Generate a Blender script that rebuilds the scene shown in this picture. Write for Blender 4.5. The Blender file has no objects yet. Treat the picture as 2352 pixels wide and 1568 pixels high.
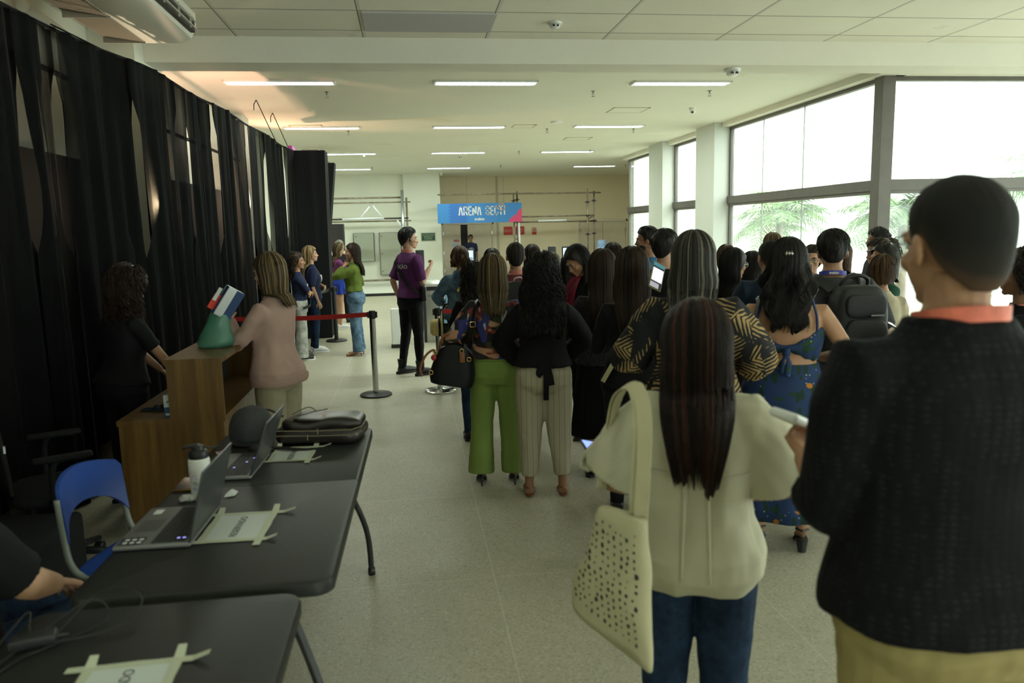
import bpy, bmesh, math, random
import numpy as np
from mathutils import Vector, Matrix, noise
random.seed(7)
PI = math.pi
SC = bpy.context.scene
COL = SC.collection

# ---------------------------------------------------------------- camera
cd = bpy.data.cameras.new('camera')
cam = bpy.data.objects.new('camera', cd)
COL.objects.link(cam)
_r = (0.99078581, -0.13343037, -0.02323409)
_u = (0.04218091, 0.14098062, 0.98911336)
_f = (0.1287022, 0.98097951, -0.14530981)
cam.matrix_world = Matrix(((_r[0], _u[0], -_f[0], 0), (_r[1], _u[1], -_f[1], 0), (_r[2], _u[2], -_f[2], 1.7), (0, 0, 0, 1)))
cd.sensor_width = 36
cd.lens = 1750 / 2352 * 36
cd.clip_start = 0.05
cd.dof.use_dof = True
cd.dof.focus_distance = 8.5
cd.dof.aperture_fstop = 2.8
SC.camera = cam

# ---------------------------------------------------------------- colour management, world
SC.view_settings.view_transform = 'Standard'
SC.view_settings.look = 'None'
SC.view_settings.gamma = 1
SC.view_settings.use_curve_mapping = False
SC.view_settings.exposure = 0.55
w = bpy.data.worlds.new('overcast_sky')
SC.world = w
w.use_nodes = True
_bg = w.node_tree.nodes['Background']
_bg.inputs[0].default_value = (0.94, 1.0, 0.95, 1)
_bg.inputs[1].default_value = 6.0
SC.cycles.max_bounces = 7
SC.cycles.diffuse_bounces = 5
SC.cycles.glossy_bounces = 3
SC.cycles.transparent_max_bounces = 12
SC.cycles.transmission_bounces = 4
SC.cycles.caustics_reflective = False
SC.cycles.caustics_refractive = False
SC.cycles.sample_clamp_indirect = 6

def area(name, loc, size, energy, col, direction, portal=False, spread=None):
    l = bpy.data.lights.new(name, 'AREA')
    l.shape = 'RECTANGLE'
    l.size, l.size_y = size
    l.energy = energy
    l.color = col
    if spread: l.spread = spread
    if portal: l.cycles.is_portal = True
    o = bpy.data.objects.new(name, l)
    COL.objects.link(o)
    o.location = loc
    o.rotation_euler = Vector(direction).to_track_quat('-Z', 'Y').to_euler()
    return o
# daylight comes in through the seen glazing and two added unseen windows (portals only guide the sky light)
area('daylight_portal', (6.05, 14.3, 1.8), (11.0, 3.4), 1, (1, 1, 1), (-1, 0, 0), portal=True)
area('daylight_portal', (8.1, 9.15, 1.8), (4.4, 3.4), 1, (1, 1, 1), (0, -1, 0), portal=True)
area('daylight_portal', (10.6, 1.9, 1.8), (13.2, 2.8), 1, (1, 1, 1), (-1, 0, 0), portal=True)
area('daylight_portal', (4.5, -5.1, 1.75), (7.0, 1.7), 1, (1, 1, 1), (0, 1, 0), portal=True)
# warm stage lights behind the curtain
def spot(name, loc, target, energy, col, angle, blend=.6, r=.06):
    l = bpy.data.lights.new(name, 'SPOT'); l.energy = energy; l.color = col; l.spot_size = angle; l.spot_blend = blend
    l.shadow_soft_size = r
    o = bpy.data.objects.new(name, l); COL.objects.link(o); o.location = loc
    o.rotation_euler = (Vector(target) - Vector(loc)).to_track_quat('-Z', 'Y').to_euler()
    return o
spot('stage_light', (-2.42, 8.2, 2.05), (-1.3, 13.2, 3.5), 150, (1.0, .55, .38), 1.9)
spot('stage_light', (-2.45, 13.6, 2.2), (-1.0, 12.2, 3.5), 90, (1.0, .58, .36), 2.2)
spot('stage_light', (-2.25, 7.6, 2.0), (-2.68, 5.6, 2.75), 80, (1.0, .80, .55), 2.2)
spot('stage_light', (-2.3, 12.4, 2.2), (-2.68, 10.0, 2.6), 30, (1.0, .72, .5), 2.2)
spot('stage_light', (-2.5, 14.6, 2.6), (-1.3, 11.4, 0.4), 210, (1.0, .66, .42), .5, .5)

# ---------------------------------------------------------------- materials
_mc = {}
def mat(name, col, rough=.6, metal=0.0, spec=.5, var=0.0, vscale=8.0, bump=0.0, bscale=60.0, emis=None, estr=0.0, stretch=None, trans=0.0):
    if name in _mc: return _mc[name]
    m = bpy.data.materials.new(name); m.use_nodes = True
    nt = m.node_tree; b = nt.nodes['Principled BSDF']
    b.inputs['Base Color'].default_value = (*col, 1)
    b.inputs['Roughness'].default_value = rough
    b.inputs['Metallic'].default_value = metal
    b.inputs['Specular IOR Level'].default_value = spec
    if var or bump:
        tc = nt.nodes.new('ShaderNodeTexCoord'); mp = nt.nodes.new('ShaderNodeMapping')
        nt.links.new(tc.outputs['Object'], mp.inputs[0])
        if stretch: mp.inputs['Scale'].default_value = stretch
    if var:
        n = nt.nodes.new('ShaderNodeTexNoise'); n.inputs['Scale'].default_value = vscale; n.inputs['Detail'].default_value = 5
        nt.links.new(mp.outputs[0], n.inputs['Vector'])
        r = nt.nodes.new('ShaderNodeValToRGB')
        r.color_ramp.elements[0].position = .3; r.color_ramp.elements[1].position = .7
        r.color_ramp.elements[0].color = (*[max(0, c * (1 - var)) for c in col], 1)
        r.color_ramp.elements[1].color = (*[min(1, c * (1 + var)) for c in col], 1)
        nt.links.new(n.outputs[0], r.inputs[0]); nt.links.new(r.outputs[0], b.inputs['Base Color'])
    if bump:
        n2 = nt.nodes.new('ShaderNodeTexNoise'); n2.inputs['Scale'].default_value = bscale; n2.inputs['Detail'].default_value = 3
        nt.links.new(mp.outputs[0], n2.inputs['Vector'])
        bp = nt.nodes.new('ShaderNodeBump'); bp.inputs['Strength'].default_value = bump; bp.inputs['Distance'].default_value = .01
        nt.links.new(n2.outputs[0], bp.inputs['Height']); nt.links.new(bp.outputs[0], b.inputs['Normal'])
    if emis:
        b.inputs['Emission Color'].default_value = (*emis, 1); b.inputs['Emission Strength'].default_value = estr
    if trans:
        tr = nt.nodes.new('ShaderNodeBsdfTransparent'); tr.inputs[0].default_value = (*[.5 + .5 * c for c in col], 1)
        mx = nt.nodes.new('ShaderNodeMixShader'); mx.inputs[0].default_value = trans
        nt.links.new(b.outputs[0], mx.inputs[1]); nt.links.new(tr.outputs[0], mx.inputs[2])
        nt.links.new(mx.outputs[0], nt.nodes['Material Output'].inputs[0])
    _mc[name] = m
    return m

def math_node(nt, op, a, b=None, c=None):
    n = nt.nodes.new('ShaderNodeMath'); n.operation = op
    for i, v in enumerate((a, b, c)):
        if v is None: continue
        if isinstance(v, (int, float)): n.inputs[i].default_value = v
        else: nt.links.new(v, n.inputs[i])
    return n.outputs[0]
def mixc(nt, fac, a, b):
    n = nt.nodes.new('ShaderNodeMix'); n.data_type = 'RGBA'
    for s, v in ((0, fac), (6, a), (7, b)):
        if isinstance(v, (int, float)): n.inputs[s].default_value = v
        elif isinstance(v, tuple): n.inputs[s].default_value = (*v, 1)
        else: nt.links.new(v, n.inputs[s])
    return n.outputs[2]
def noise_node(nt, vec, scale, detail=3, rough=.5):
    n = nt.nodes.new('ShaderNodeTexNoise'); n.inputs['Scale'].default_value = scale; n.inputs['Detail'].default_value = detail
    n.inputs['Roughness'].default_value = rough
    nt.links.new(vec, n.inputs['Vector']); return n.outputs[0]
def thresh(nt, v, t, soft=.02):
    n = nt.nodes.new('ShaderNodeMapRange'); n.inputs['From Min'].default_value = t - soft; n.inputs['From Max'].default_value = t + soft
    nt.links.new(v, n.inputs['Value']); return n.outputs[0]
def mapping(nt, scale=(1, 1, 1), rot=(0, 0, 0), loc=(0, 0, 0), kind='Object'):
    tc = nt.nodes.new('ShaderNodeTexCoord'); mp = nt.nodes.new('ShaderNodeMapping')
    mp.inputs['Scale'].default_value = scale; mp.inputs['Rotation'].default_value = rot; mp.inputs['Location'].default_value = loc
    nt.links.new(tc.outputs[kind], mp.inputs[0]); return mp.outputs[0]
def base(name, rough=.7, metal=0, spec=.4):
    m = bpy.data.materials.new(name); m.use_nodes = True; nt = m.node_tree; b = nt.nodes['Principled BSDF']
    b.inputs['Roughness'].default_value = rough; b.inputs['Metallic'].default_value = metal; b.inputs['Specular IOR Level'].default_value = spec
    _mc[name] = m
    return m, nt, b

def tile_ceiling_mat():
    m, nt, b = base('ceiling_tiles', .8, 0, .2)
    v = mapping(nt)
    s = nt.nodes.new('ShaderNodeSeparateXYZ'); nt.links.new(v, s.inputs[0])
    def line(c, off, per, wd):
        t = math_node(nt, 'FLOORED_MODULO', math_node(nt, 'ADD', c, off), per)
        t = math_node(nt, 'ABSOLUTE', math_node(nt, 'SUBTRACT', t, per / 2))
        return math_node(nt, 'LESS_THAN', t, wd)
    lx = line(s.outputs[0], .325 + .57, 1.14, .013)
    ly = line(s.outputs[1], -7.3 + .315, .63, .012)
    ex = line(s.outputs[0], .325 + .57 + .016, 1.14, .004)
    ey = line(s.outputs[1], -7.3 + .315 + .016, .63, .005)
    n = noise_node(nt, v, 3.0, 6)
    c = mixc(nt, n, (.84, .81, .71), (.90, .875, .79))
    st = thresh(nt, noise_node(nt, mapping(nt, (.9, .9, .9), loc=(3.1, 1.7, 0)), 1.3, 8, .7), .68, .04)
    c = mixc(nt, math_node(nt, 'MULTIPLY', st, .35), c, (.42, .36, .22))
    grid = math_node(nt, 'MAXIMUM', lx, ly); edge = math_node(nt, 'MAXIMUM', ex, ey)
    c = mixc(nt, grid, c, (.74, .72, .66)); c = mixc(nt, edge, c, (.16, .15, .12))
    nt.links.new(c, b.inputs['Base Color'])
    bp = nt.nodes.new('ShaderNodeBump'); bp.inputs['Distance'].default_value = .012; bp.inputs['Strength'].default_value = .6
    h = math_node(nt, 'ADD', math_node(nt, 'MULTIPLY', grid, -1.0), noise_node(nt, v, 1.7, 2))
    nt.links.new(h, bp.inputs['Height']); nt.links.new(bp.outputs[0], b.inputs['Normal'])
    return m
def plaster(name, col, stain=.25):
    m, nt, b = base(name, .85, 0, .2)
    v = mapping(nt)
    c = mixc(nt, noise_node(nt, v, 1.1, 5), tuple(x * .95 for x in col), tuple(min(1, x * 1.04) for x in col))
    st = thresh(nt, noise_node(nt, mapping(nt, (.5, .8, .5), loc=(5.3, .4, 2)), 1.0, 7, .65), .66, .06)
    c = mixc(nt, math_node(nt, 'MULTIPLY', st, stain), c, tuple(x * y for x, y in zip(col, (.72, .66, .45))))
    nt.links.new(c, b.inputs['Base Color'])
    bp = nt.nodes.new('ShaderNodeBump'); bp.inputs['Distance'].default_value = .004; bp.inputs['Strength'].default_value = .5
    nt.links.new(noise_node(nt, v, 90, 3), bp.inputs['Height']); nt.links.new(bp.outputs[0], b.inputs['Normal'])
    return m
def floor_mat():
    m, nt, b = base('terrazzo_floor', .42, 0, .35)
    v = mapping(nt)
    s = nt.nodes.new('ShaderNodeSeparateXYZ'); nt.links.new(v, s.inputs[0])
    c = mixc(nt, noise_node(nt, v, .9, 5), (.40, .375, .28), (.47, .445, .335))
    vo = nt.nodes.new('ShaderNodeTexVoronoi'); vo.inputs['Scale'].default_value = 130; nt.links.new(v, vo.inputs['Vector'])
    sp = nt.nodes.new('ShaderNodeSeparateColor'); nt.links.new(vo.outputs['Color'], sp.inputs[0])
    c = mixc(nt, math_node(nt, 'MULTIPLY', math_node(nt, 'GREATER_THAN', sp.outputs[0], .86), .35), c, (.16, .15, .12))
    c = mixc(nt, math_node(nt, 'MULTIPLY', math_node(nt, 'GREATER_THAN', sp.outputs[1], .85), .3), c, (.70, .68, .60))
    def line(cc, off, per, wd):
        t = math_node(nt, 'FLOORED_MODULO', math_node(nt, 'ADD', cc, off), per)
        return math_node(nt, 'LESS_THAN', math_node(nt, 'ABSOLUTE', math_node(nt, 'SUBTRACT', t, per / 2)), wd)
    l = math_node(nt, 'MAXIMUM', line(s.outputs[0], -.35 + .6, 1.2, .003), line(s.outputs[1], -3.55 + .6, 1.2, .003))
    c = mixc(nt, math_node(nt, 'MULTIPLY', l, .55), c, (.62, .60, .52))
    sm = thresh(nt, noise_node(nt, mapping(nt, (1, 1.6, 1), loc=(2, 8, 0)), 2.2, 7, .7), .60, .12)
    c = mixc(nt, math_node(nt, 'MULTIPLY', sm, .18), c, (.25, .24, .20))
    nt.links.new(c, b.inputs['Base Color'])
    r = nt.nodes.new('ShaderNodeMapRange'); r.inputs['To Min'].default_value = .34; r.inputs['To Max'].default_value = .55
    nt.links.new(noise_node(nt, v, 3, 4), r.inputs['Value']); nt.links.new(r.outputs[0], b.inputs['Roughness'])
    return m
def glass_mat(name='window_glass', haze=.04):
    m = bpy.data.materials.new(name); m.use_nodes = True; nt = m.node_tree; nt.nodes.clear()
    out = nt.nodes.new('ShaderNodeOutputMaterial'); tr = nt.nodes.new('ShaderNodeBsdfTransparent'); tr.inputs[0].default_value = (.93, .97, .95, 1)
    gl = nt.nodes.new('ShaderNodeBsdfGlossy'); gl.inputs['Roughness'].default_value = .03; gl.inputs[0].default_value = (.9, .95, .95, 1)
    di = nt.nodes.new('ShaderNodeBsdfTranslucent'); di.inputs[0].default_value = (.92, .95, .93, 1)
    v = mapping(nt, (1, 3.5, .55))
    hz = nt.nodes.new('ShaderNodeMapRange'); hz.inputs['From Min'].default_value = .35; hz.inputs['From Max'].default_value = .75
    hz.inputs['To Min'].default_value = haze * .5; hz.inputs['To Max'].default_value = haze * 3
    nt.links.new(noise_node(nt, v, 9, 8, .75), hz.inputs['Value'])
    m1 = nt.nodes.new('ShaderNodeMixShader'); nt.links.new(hz.outputs[0], m1.inputs[0]); nt.links.new(tr.outputs[0], m1.inputs[1]); nt.links.new(di.outputs[0], m1.inputs[2])
    lw = nt.nodes.new('ShaderNodeLayerWeight'); lw.inputs[0].default_value = .5
    fr = nt.nodes.new('ShaderNodeMath'); fr.operation = 'POWER'; nt.links.new(lw.outputs['Facing'], fr.inputs[0]); fr.inputs[1].default_value = 4.5
    fr2 = nt.nodes.new('ShaderNodeMath'); fr2.operation = 'MULTIPLY_ADD'; nt.links.new(fr.outputs[0], fr2.inputs[0]); fr2.inputs[1].default_value = .45; fr2.inputs[2].default_value = .02; fr = fr2
    m2 = nt.nodes.new('ShaderNodeMixShader'); nt.links.new(fr.outputs[0], m2.inputs[0]); nt.links.new(m1.outputs[0], m2.inputs[1]); nt.links.new(gl.outputs[0], m2.inputs[2])
    nt.links.new(m2.outputs[0], out.inputs[0]); _mc[name] = m
    return m
def curtain_mat():
    m = bpy.data.materials.new('black_drape'); m.use_nodes = True; nt = m.node_tree; b = nt.nodes['Principled BSDF']
    b.inputs['Base Color'].default_value = (.0045, .0047, .005, 1); b.inputs['Roughness'].default_value = .95; b.inputs['Specular IOR Level'].default_value = .08
    b.inputs['Sheen Weight'].default_value = .0
    tr = nt.nodes.new('ShaderNodeBsdfTransparent'); tr.inputs[0].default_value = (.85, .8, .75, 1)
    v = mapping(nt, (1, 1, .12))
    f = thresh(nt, noise_node(nt, v, 3.2, 2), .60, .10)
    f2 = thresh(nt, noise_node(nt, mapping(nt, (0, .55, .1), loc=(0, 3.1, 0)), 2.0, 1), .50, .12)
    f = math_node(nt, 'MULTIPLY', math_node(nt, 'MULTIPLY', f, f2), .42)
    mx = nt.nodes.new('ShaderNodeMixShader')
    nt.links.new(math_node(nt, 'ADD', f, .012), mx.inputs[0]); nt.links.new(b.outputs[0], mx.inputs[1]); nt.links.new(tr.outputs[0], mx.inputs[2])
    nt.links.new(mx.outputs[0], nt.nodes['Material Output'].inputs[0]); _mc['black_drape'] = m
    return m
def wood_mat():
    m, nt, b = base('walnut_laminate', .38, 0, .4)
    v = mapping(nt, (9, 9, .5))
    wv = noise_node(nt, v, 2.0, 7, .65)
    r = nt.nodes.new('ShaderNodeValToRGB'); e = r.color_ramp.elements
    e[0].position = .30; e[0].color = (.055, .028, .006, 1); e[1].position = .72; e[1].color = (.20, .115, .030, 1)
    k = e.new(.5); k.color = (.115, .062, .015, 1)
    nt.links.new(wv, r.inputs[0])
    fine = noise_node(nt, mapping(nt, (60, 60, 1.5)), 3, 4)
    nt.links.new(mixc(nt, math_node(nt, 'MULTIPLY', fine, .35), r.outputs[0], (.11, .06, .022)), b.inputs['Base Color'])
    return m

# ---------------------------------------------------------------- mesh builder
class MB:
    def __init__(s):
        s.v = []; s.f = []; s.m = []; s.n = 0; s.st = []
    def add(s, V, F, mi=0, streak=None):
        V = np.asarray(V, float).reshape(-1, 3)
        s.v.append(V); o = s.n; s.n += len(V)
        s.f.extend([tuple(int(i) + o for i in f) for f in F]); s.m.extend([mi] * len(F))
        s.st.append(np.zeros(len(V)) if streak is None else np.asarray(streak, float))
        return s
    def merge(s, other, mi=None):
        for k, f in enumerate(other.f):
            s.f.append(tuple(i + s.n for i in f)); s.m.append(other.m[k] if mi is None else mi)
        s.v.extend(other.v); s.st.extend(other.st); s.n += other.n
        return s
    def V(s): return np.concatenate(s.v) if s.v else np.zeros((0, 3))
    def xf(s, M):
        M = np.array(M); V = s.V(); s.v = [V @ M[:3, :3].T + M[:3, 3]]; s.st = [np.concatenate(s.st)]
        return s
    def box(s, a, b, mi=0, M=None):
        x0, y0, z0 = [min(p, q) for p, q in zip(a, b)]; x1, y1, z1 = [max(p, q) for p, q in zip(a, b)]
        V = np.array([(x0, y0, z0), (x1, y0, z0), (x1, y1, z0), (x0, y1, z0), (x0, y0, z1), (x1, y0, z1), (x1, y1, z1), (x0, y1, z1)], float)
        if M is not None: M = np.array(M); V = V @ M[:3, :3].T + M[:3, 3]
        return s.add(V, [(3, 2, 1, 0), (4, 5, 6, 7), (0, 1, 5, 4), (1, 2, 6, 5), (2, 3, 7, 6), (3, 0, 4, 7)], mi)
    def rbox(s, a, b, r, mi=0, M=None, seg=3):
        bm = bmesh.new(); bmesh.ops.create_cube(bm, size=1)
        c = [(p + q) / 2 for p, q in zip(a, b)]; d = [abs(q - p) for p, q in zip(a, b)]
        for v in bm.verts: v.co = Vector([c[i] + v.co[i] * d[i] for i in range(3)])
        bmesh.ops.bevel(bm, geom=bm.edges[:], offset=min(r, min(d) * .49), segments=seg, profile=.5, affect='EDGES')
        V = np.array([v.co[:] for v in bm.verts]); F = [[v.index for v in f.verts] for f in bm.faces]; bm.free()
        if M is not None: M = np.array(M); V = V @ M[:3, :3].T + M[:3, 3]
        return s.add(V, F, mi)
    def loft(s, rings, mi=0, cap=True, streak=None, closed=True):
        R = [np.asarray(r, float) for r in rings]; n = len(R[0]); F = []
        for i in range(len(R) - 1):
            for j in range(n if closed else n - 1):
                k = (j + 1) % n; F.append((i * n + j, i * n + k, (i + 1) * n + k, (i + 1) * n + j))
        if cap:
            F.append(tuple(range(n - 1, -1, -1))); F.append(tuple((len(R) - 1) * n + j for j in range(n)))
        return s.add(np.concatenate(R), F, mi, streak)
    def tube(s, path, rad, n=10, mi=0, up=None, flat=1.0, cap=True):
        P = [Vector(p) for p in path]; k = len(P)
        if not hasattr(rad, '__len__'): rad = [rad] * k
        T = []
        for i in range(k):
            t = (P[min(i + 1, k - 1)] - P[max(i - 1, 0)])
            T.append(t.normalized() if t.length > 1e-9 else Vector((0, 0, 1)))
        u = Vector(up) if up else (Vector((0, 0, 1)) if abs(T[0].z) < .9 else Vector((0, 1, 0)))
        rings = []
        for i in range(k):
            u = (u - T[i] * u.dot(T[i]))
            u = u.normalized() if u.length > 1e-6 else T[i].orthogonal().normalized()
            b = T[i].cross(u)
            rings.append([P[i] + (u * math.sin(a) * flat + b * math.cos(a)) * rad[i] for a in [2 * PI * j / n for j in range(n)]])
        rr = [[tuple(p) for p in r] for r in rings]
        return s.loft(rr[::-1] if False else rr, mi, cap)
    def ell(s, c, r, rot=None, nu=14, nv=9, mi=0):
        R = np.array(rot.to_3x3()) if rot is not None else np.eye(3)
        V = [(0, 0, 1)]; F = []
        for i in range(1, nv):
            a = PI * i / nv
            for j in range(nu):
                b = 2 * PI * j / nu; V.append((math.sin(a) * math.cos(b), math.sin(a) * math.sin(b), math.cos(a)))
        V.append((0, 0, -1)); L = len(V) - 1
        for j in range(nu):
            k = (j + 1) % nu
            F.append((0, 1 + j, 1 + k)); F.append((L, 1 + (nv - 2) * nu + k, 1 + (nv - 2) * nu + j))
            for i in range(nv - 2):
                a = 1 + i * nu; F.append((a + j, a + nu + j, a + nu + k, a + k))
        V = (np.array(V) * np.array(r)) @ R.T + np.array(c)
        return s.add(V, F, mi)
    def lathe(s, prof, c=(0, 0, 0), n=24, mi=0):
        rings = [[(c[0] + r * math.cos(2 * PI * j / n), c[1] + r * math.sin(2 * PI * j / n), c[2] + z) for j in range(n)] for r, z in prof]
        return s.loft(rings, mi)
    def prism(s, poly, M, depth, mi=0):
        # poly in local xy, extruded along local z
        M = np.array(M); n = len(poly)
        a = np.array([(x, y, 0) for x, y in poly], float); b = a + (0, 0, depth)
        V = np.concatenate([a, b]) @ M[:3, :3].T + M[:3, 3]
        F = [tuple(range(n - 1, -1, -1)), tuple(range(n, 2 * n))] + [(i, (i + 1) % n, n + (i + 1) % n, n + i) for i in range(n)]
        return s.add(V, F, mi)
    def mesh(s, name):
        me = bpy.data.meshes.new(name); me.from_pydata(s.V().tolist(), [], s.f); me.update(); return me

def fix_normals(me):
    bm = bmesh.new(); bm.from_mesh(me); bmesh.ops.recalc_face_normals(bm, faces=bm.faces); bm.to_mesh(me); bm.free()
def obj(name, mb, mats, parent=None, smooth=False, fix=True, streak=False):
    me = mb.mesh(name) if isinstance(mb, MB) else mb
    if not isinstance(mats, (list, tuple)): mats = [mats]
    for m in mats: me.materials.append(m)
    if isinstance(mb, MB):
        me.polygons.foreach_set('material_index', mb.m)
        if streak:
            a = me.attributes.new('streak', 'FLOAT', 'POINT'); a.data.foreach_set('value', np.concatenate(mb.st))
        if fix: fix_normals(me)
    if smooth: me.polygons.foreach_set('use_smooth', [True] * len(me.polygons)); 
    if smooth == 'auto': me.set_sharp_from_angle(angle=.7)
    me.update()
    o = bpy.data.objects.new(name, me); COL.objects.link(o)
    if parent: o.parent = parent
    return o
def thing(name, label, cat, loc=(0, 0, 0), rz=0.0, group=None):
    o = bpy.data.objects.new(name, None); COL.objects.link(o); o.location = loc; o.rotation_euler = (0, 0, rz)
    o.empty_display_size = .1
    o['label'] = label; o['category'] = cat
    if group: o['group'] = group
    return o
def tag(o, label, cat, group=None):
    o['label'] = label; o['category'] = cat
    if group: o['group'] = group
    return o
def struct(o, label=None):
    o['kind'] = 'structure'
    if label: o['label'] = label
    return o
def rootS(name):
    o = bpy.data.objects.new(name, None); COL.objects.link(o); o['kind'] = 'structure'; return o
def dup(root, loc, rz=None, label=None):
    r = root.copy(); COL.objects.link(r); r.location = loc
    if rz is not None: r.rotation_euler = (0, 0, rz)
    if label: r['label'] = label
    for ch in list(root.children):
        c = ch.copy(); COL.objects.link(c); c.parent = r
        for g in ch.children:
            d = g.copy(); COL.objects.link(d); d.parent = c
    return r
def tmpobj(mb):
    me = mb.mesh('t'); fix_normals(me)
    o = bpy.data.objects.new('t', me); COL.objects.link(o); return o
def remesh(mb, vox, smooth=2, fac=.5):
    """union of overlapping closed shapes as one smooth surface"""
    o = tmpobj(mb)
    m = o.modifiers.new('r', 'REMESH'); m.mode = 'VOXEL'; m.voxel_size = vox; m.adaptivity = 0
    if smooth: m2 = o.modifiers.new('s', 'SMOOTH'); m2.factor = fac; m2.iterations = smooth
    dg = bpy.context.evaluated_depsgraph_get(); dg.update()
    ev = o.evaluated_get(dg); me = ev.to_mesh()
    n = len(me.vertices); V = np.empty(n * 3); me.vertices.foreach_get('co', V); V = V.reshape(-1, 3)
    F = [tuple(p.vertices) for p in me.polygons]
    ev.to_mesh_clear(); old = o.data
    bpy.data.objects.remove(o); bpy.data.meshes.remove(old)
    r = MB(); r.add(V, F); return r
def text_mesh(s, size, M, depth=.002, xs=1.0, align='CENTER', mi=0, bold=0.0):
    cu = bpy.data.curves.new('t', 'FONT'); cu.body = s; cu.size = size; cu.extrude = depth / 2; cu.align_x = align; cu.align_y = 'CENTER'; cu.offset = bold; cu.resolution_u = 3
    o = bpy.data.objects.new('t', cu); COL.objects.link(o)
    dg = bpy.context.evaluated_depsgraph_get(); dg.update(); ev = o.evaluated_get(dg); me = ev.to_mesh()
    V = np.array([v.co[:] for v in me.vertices]).reshape(-1, 3); F = [tuple(p.vertices) for p in me.polygons]
    ev.to_mesh_clear(); bpy.data.objects.remove(o); bpy.data.curves.remove(cu)
    V = V * np.array((xs, 1, 1)); M = np.array(M); V = V @ M[:3, :3].T + M[:3, 3]
    r = MB(); r.add(V, F, mi); return r
def frameM(o, x, y):
    x = Vector(x).normalized(); y = Vector(y); y = (y - x * x.dot(y)).normalized(); z = x.cross(y)
    return Matrix(((x.x, y.x, z.x, o[0]), (x.y, y.y, z.y, o[1]), (x.z, y.z, z.z, o[2]), (0, 0, 0, 1)))
def T(x, y, z): return Matrix.Translation((x, y, z))
def Rz(a): return Matrix.Rotation(a, 4, 'Z')
def Rx(a): return Matrix.Rotation(a, 4, 'X')
def Ry(a): return Matrix.Rotation(a, 4, 'Y')
def one(name, m, a, b, parent=None, r=0.0):
    mb = MB(); (mb.rbox(a, b, r) if r else mb.box(a, b)); return obj(name, mb, m, parent, smooth='auto' if r else False)
# ================================================================ the room
M_ceil = plaster('ceiling_plaster', (.74, .73, .64), .35)
M_wall = plaster('wall_plaster', (.72, .73, .64), .12)
M_wallb = plaster('beige_wall_plaster', (.80, .71, .52), .10)
M_beam = plaster('beam_plaster', (.76, .74, .66), .12)
M_col = plaster('column_plaster', (.62, .64, .61), .05)
M_al = mat('dark_aluminium', (.12, .108, .095), .5, .1, .5, var=.08)
M_glass = glass_mat()
M_white = mat('white_plastic', (.75, .76, .74), .45)
M_chrome = mat('chrome', (.75, .75, .73), .2, 1.0)
M_steel = mat('brushed_steel', (.50, .50, .48), .35, 1.0, var=.1, vscale=30, stretch=(1, 1, .05))
M_blk = mat('black_plastic', (.015, .015, .016), .45)
M_blkr = mat('black_rubber', (.012, .012, .012), .8)
M_drape = curtain_mat()
M_cloth_blk = mat('black_cloth', (.010, .0105, .012), .9, spec=.2)
M_wood = wood_mat()

struct(one('floor', floor_mat(), (-4, -5, -.1), (11, 27, 0)))
mb = MB(); mb.box((-2.9, 7.8, 3.5), (6.0, 26.6, 3.7)); mb.box((6.0, 7.8, 3.5), (10.6, 9.1, 3.7)); mb.box((6.0, 19.7, 3.5), (9.8, 26.6, 3.7))
struct(obj('ceiling', mb, M_ceil))
mt = tile_ceiling_mat()
struct(one('ceiling', mt, (-2.9, -5, 3.5), (10.6, 7.6, 3.7)))
struct(one('trim_1', M_beam, (-2.9, 7.54, 3.27), (10.6, 7.93, 3.56)), 'white cross beam under the ceiling')
struct(one('trim_2', M_beam, (5.62, 7.9, 3.42), (6.0, 19.8, 3.56)))
struct(one('wall_left', M_wall, (-2.9, -5, 0), (-2.68, 24.9, 3.6)))
struct(one('trim_3', M_wall, (-2.7, 7.3, 0), (-2.30, 8.05, 3.55)), 'pilaster on the left wall')
struct(one('trim_4', M_wall, (-2.7, 12.2, 0), (-2.40, 12.7, 3.55)))
struct(one('wall_back', M_wall, (-2.9, 24.8, 0), (-.1, 25.2, 3.6)))
struct(one('trim_5', M_wall, (-.1, 24.55, 0), (1.04, 26.5, 3.6)), 'wide white column on the back wall')
mb = MB(); mb.box((1.0, 26.4, 0), (9.8, 26.7, 3.6))
struct(obj('wall_alcove', mb, M_wallb))
struct(one('wall_far_right', M_wallb, (9.5, 19.6, 0), (9.8, 26.7, 3.6)))
struct(one('wall_return', M_wall, (5.9, 19.72, 0), (9.8, 19.95, 3.6)))
mb = MB(); mb.box((-2.9, -5.2, 0), (1.0, -5, 3.6)); mb.box((8.0, -5.2, 0), (10.6, -5, 3.6)); mb.box((1.0, -5.2, 0), (8.0, -5, .9)); mb.box((1.0, -5.2, 2.6), (8.0, -5, 3.6))
struct(obj('wall_behind', mb, M_wall))
mb = MB(); mb.box((10.3, -5, 0), (10.6, -4.6, 3.6)); mb.box((10.3, -5, 3.2), (10.6, 9.1, 3.6)); mb.box((10.3, -5, 0), (10.6, 9.1, .5)); mb.box((10.3, 8.4, 0), (10.6, 9.1, 3.6))
struct(obj('wall_right', mb, M_wall))
# wall joints on the alcove wall
mb = MB()
for x in (2.02, 3.28): mb.box((x, 26.385, 1.92), (x + .012, 26.41, 3.5))
mb.box((3.02, 26.38, 0), (3.10, 26.41, 3.5)); 
struct(obj('trim_6', mb, mat('wall_joint', (.50, .46, .36), .8)))
# columns by the glass
struct(one('trim_7', M_col, (5.48, 13.36, 0), (5.86, 14.25, 3.55)), 'white column beside the large window')
struct(one('trim_8', M_col, (5.50, 16.25, 0), (5.86, 17.2, 3.55)), 'white column between the two narrow windows')
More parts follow.
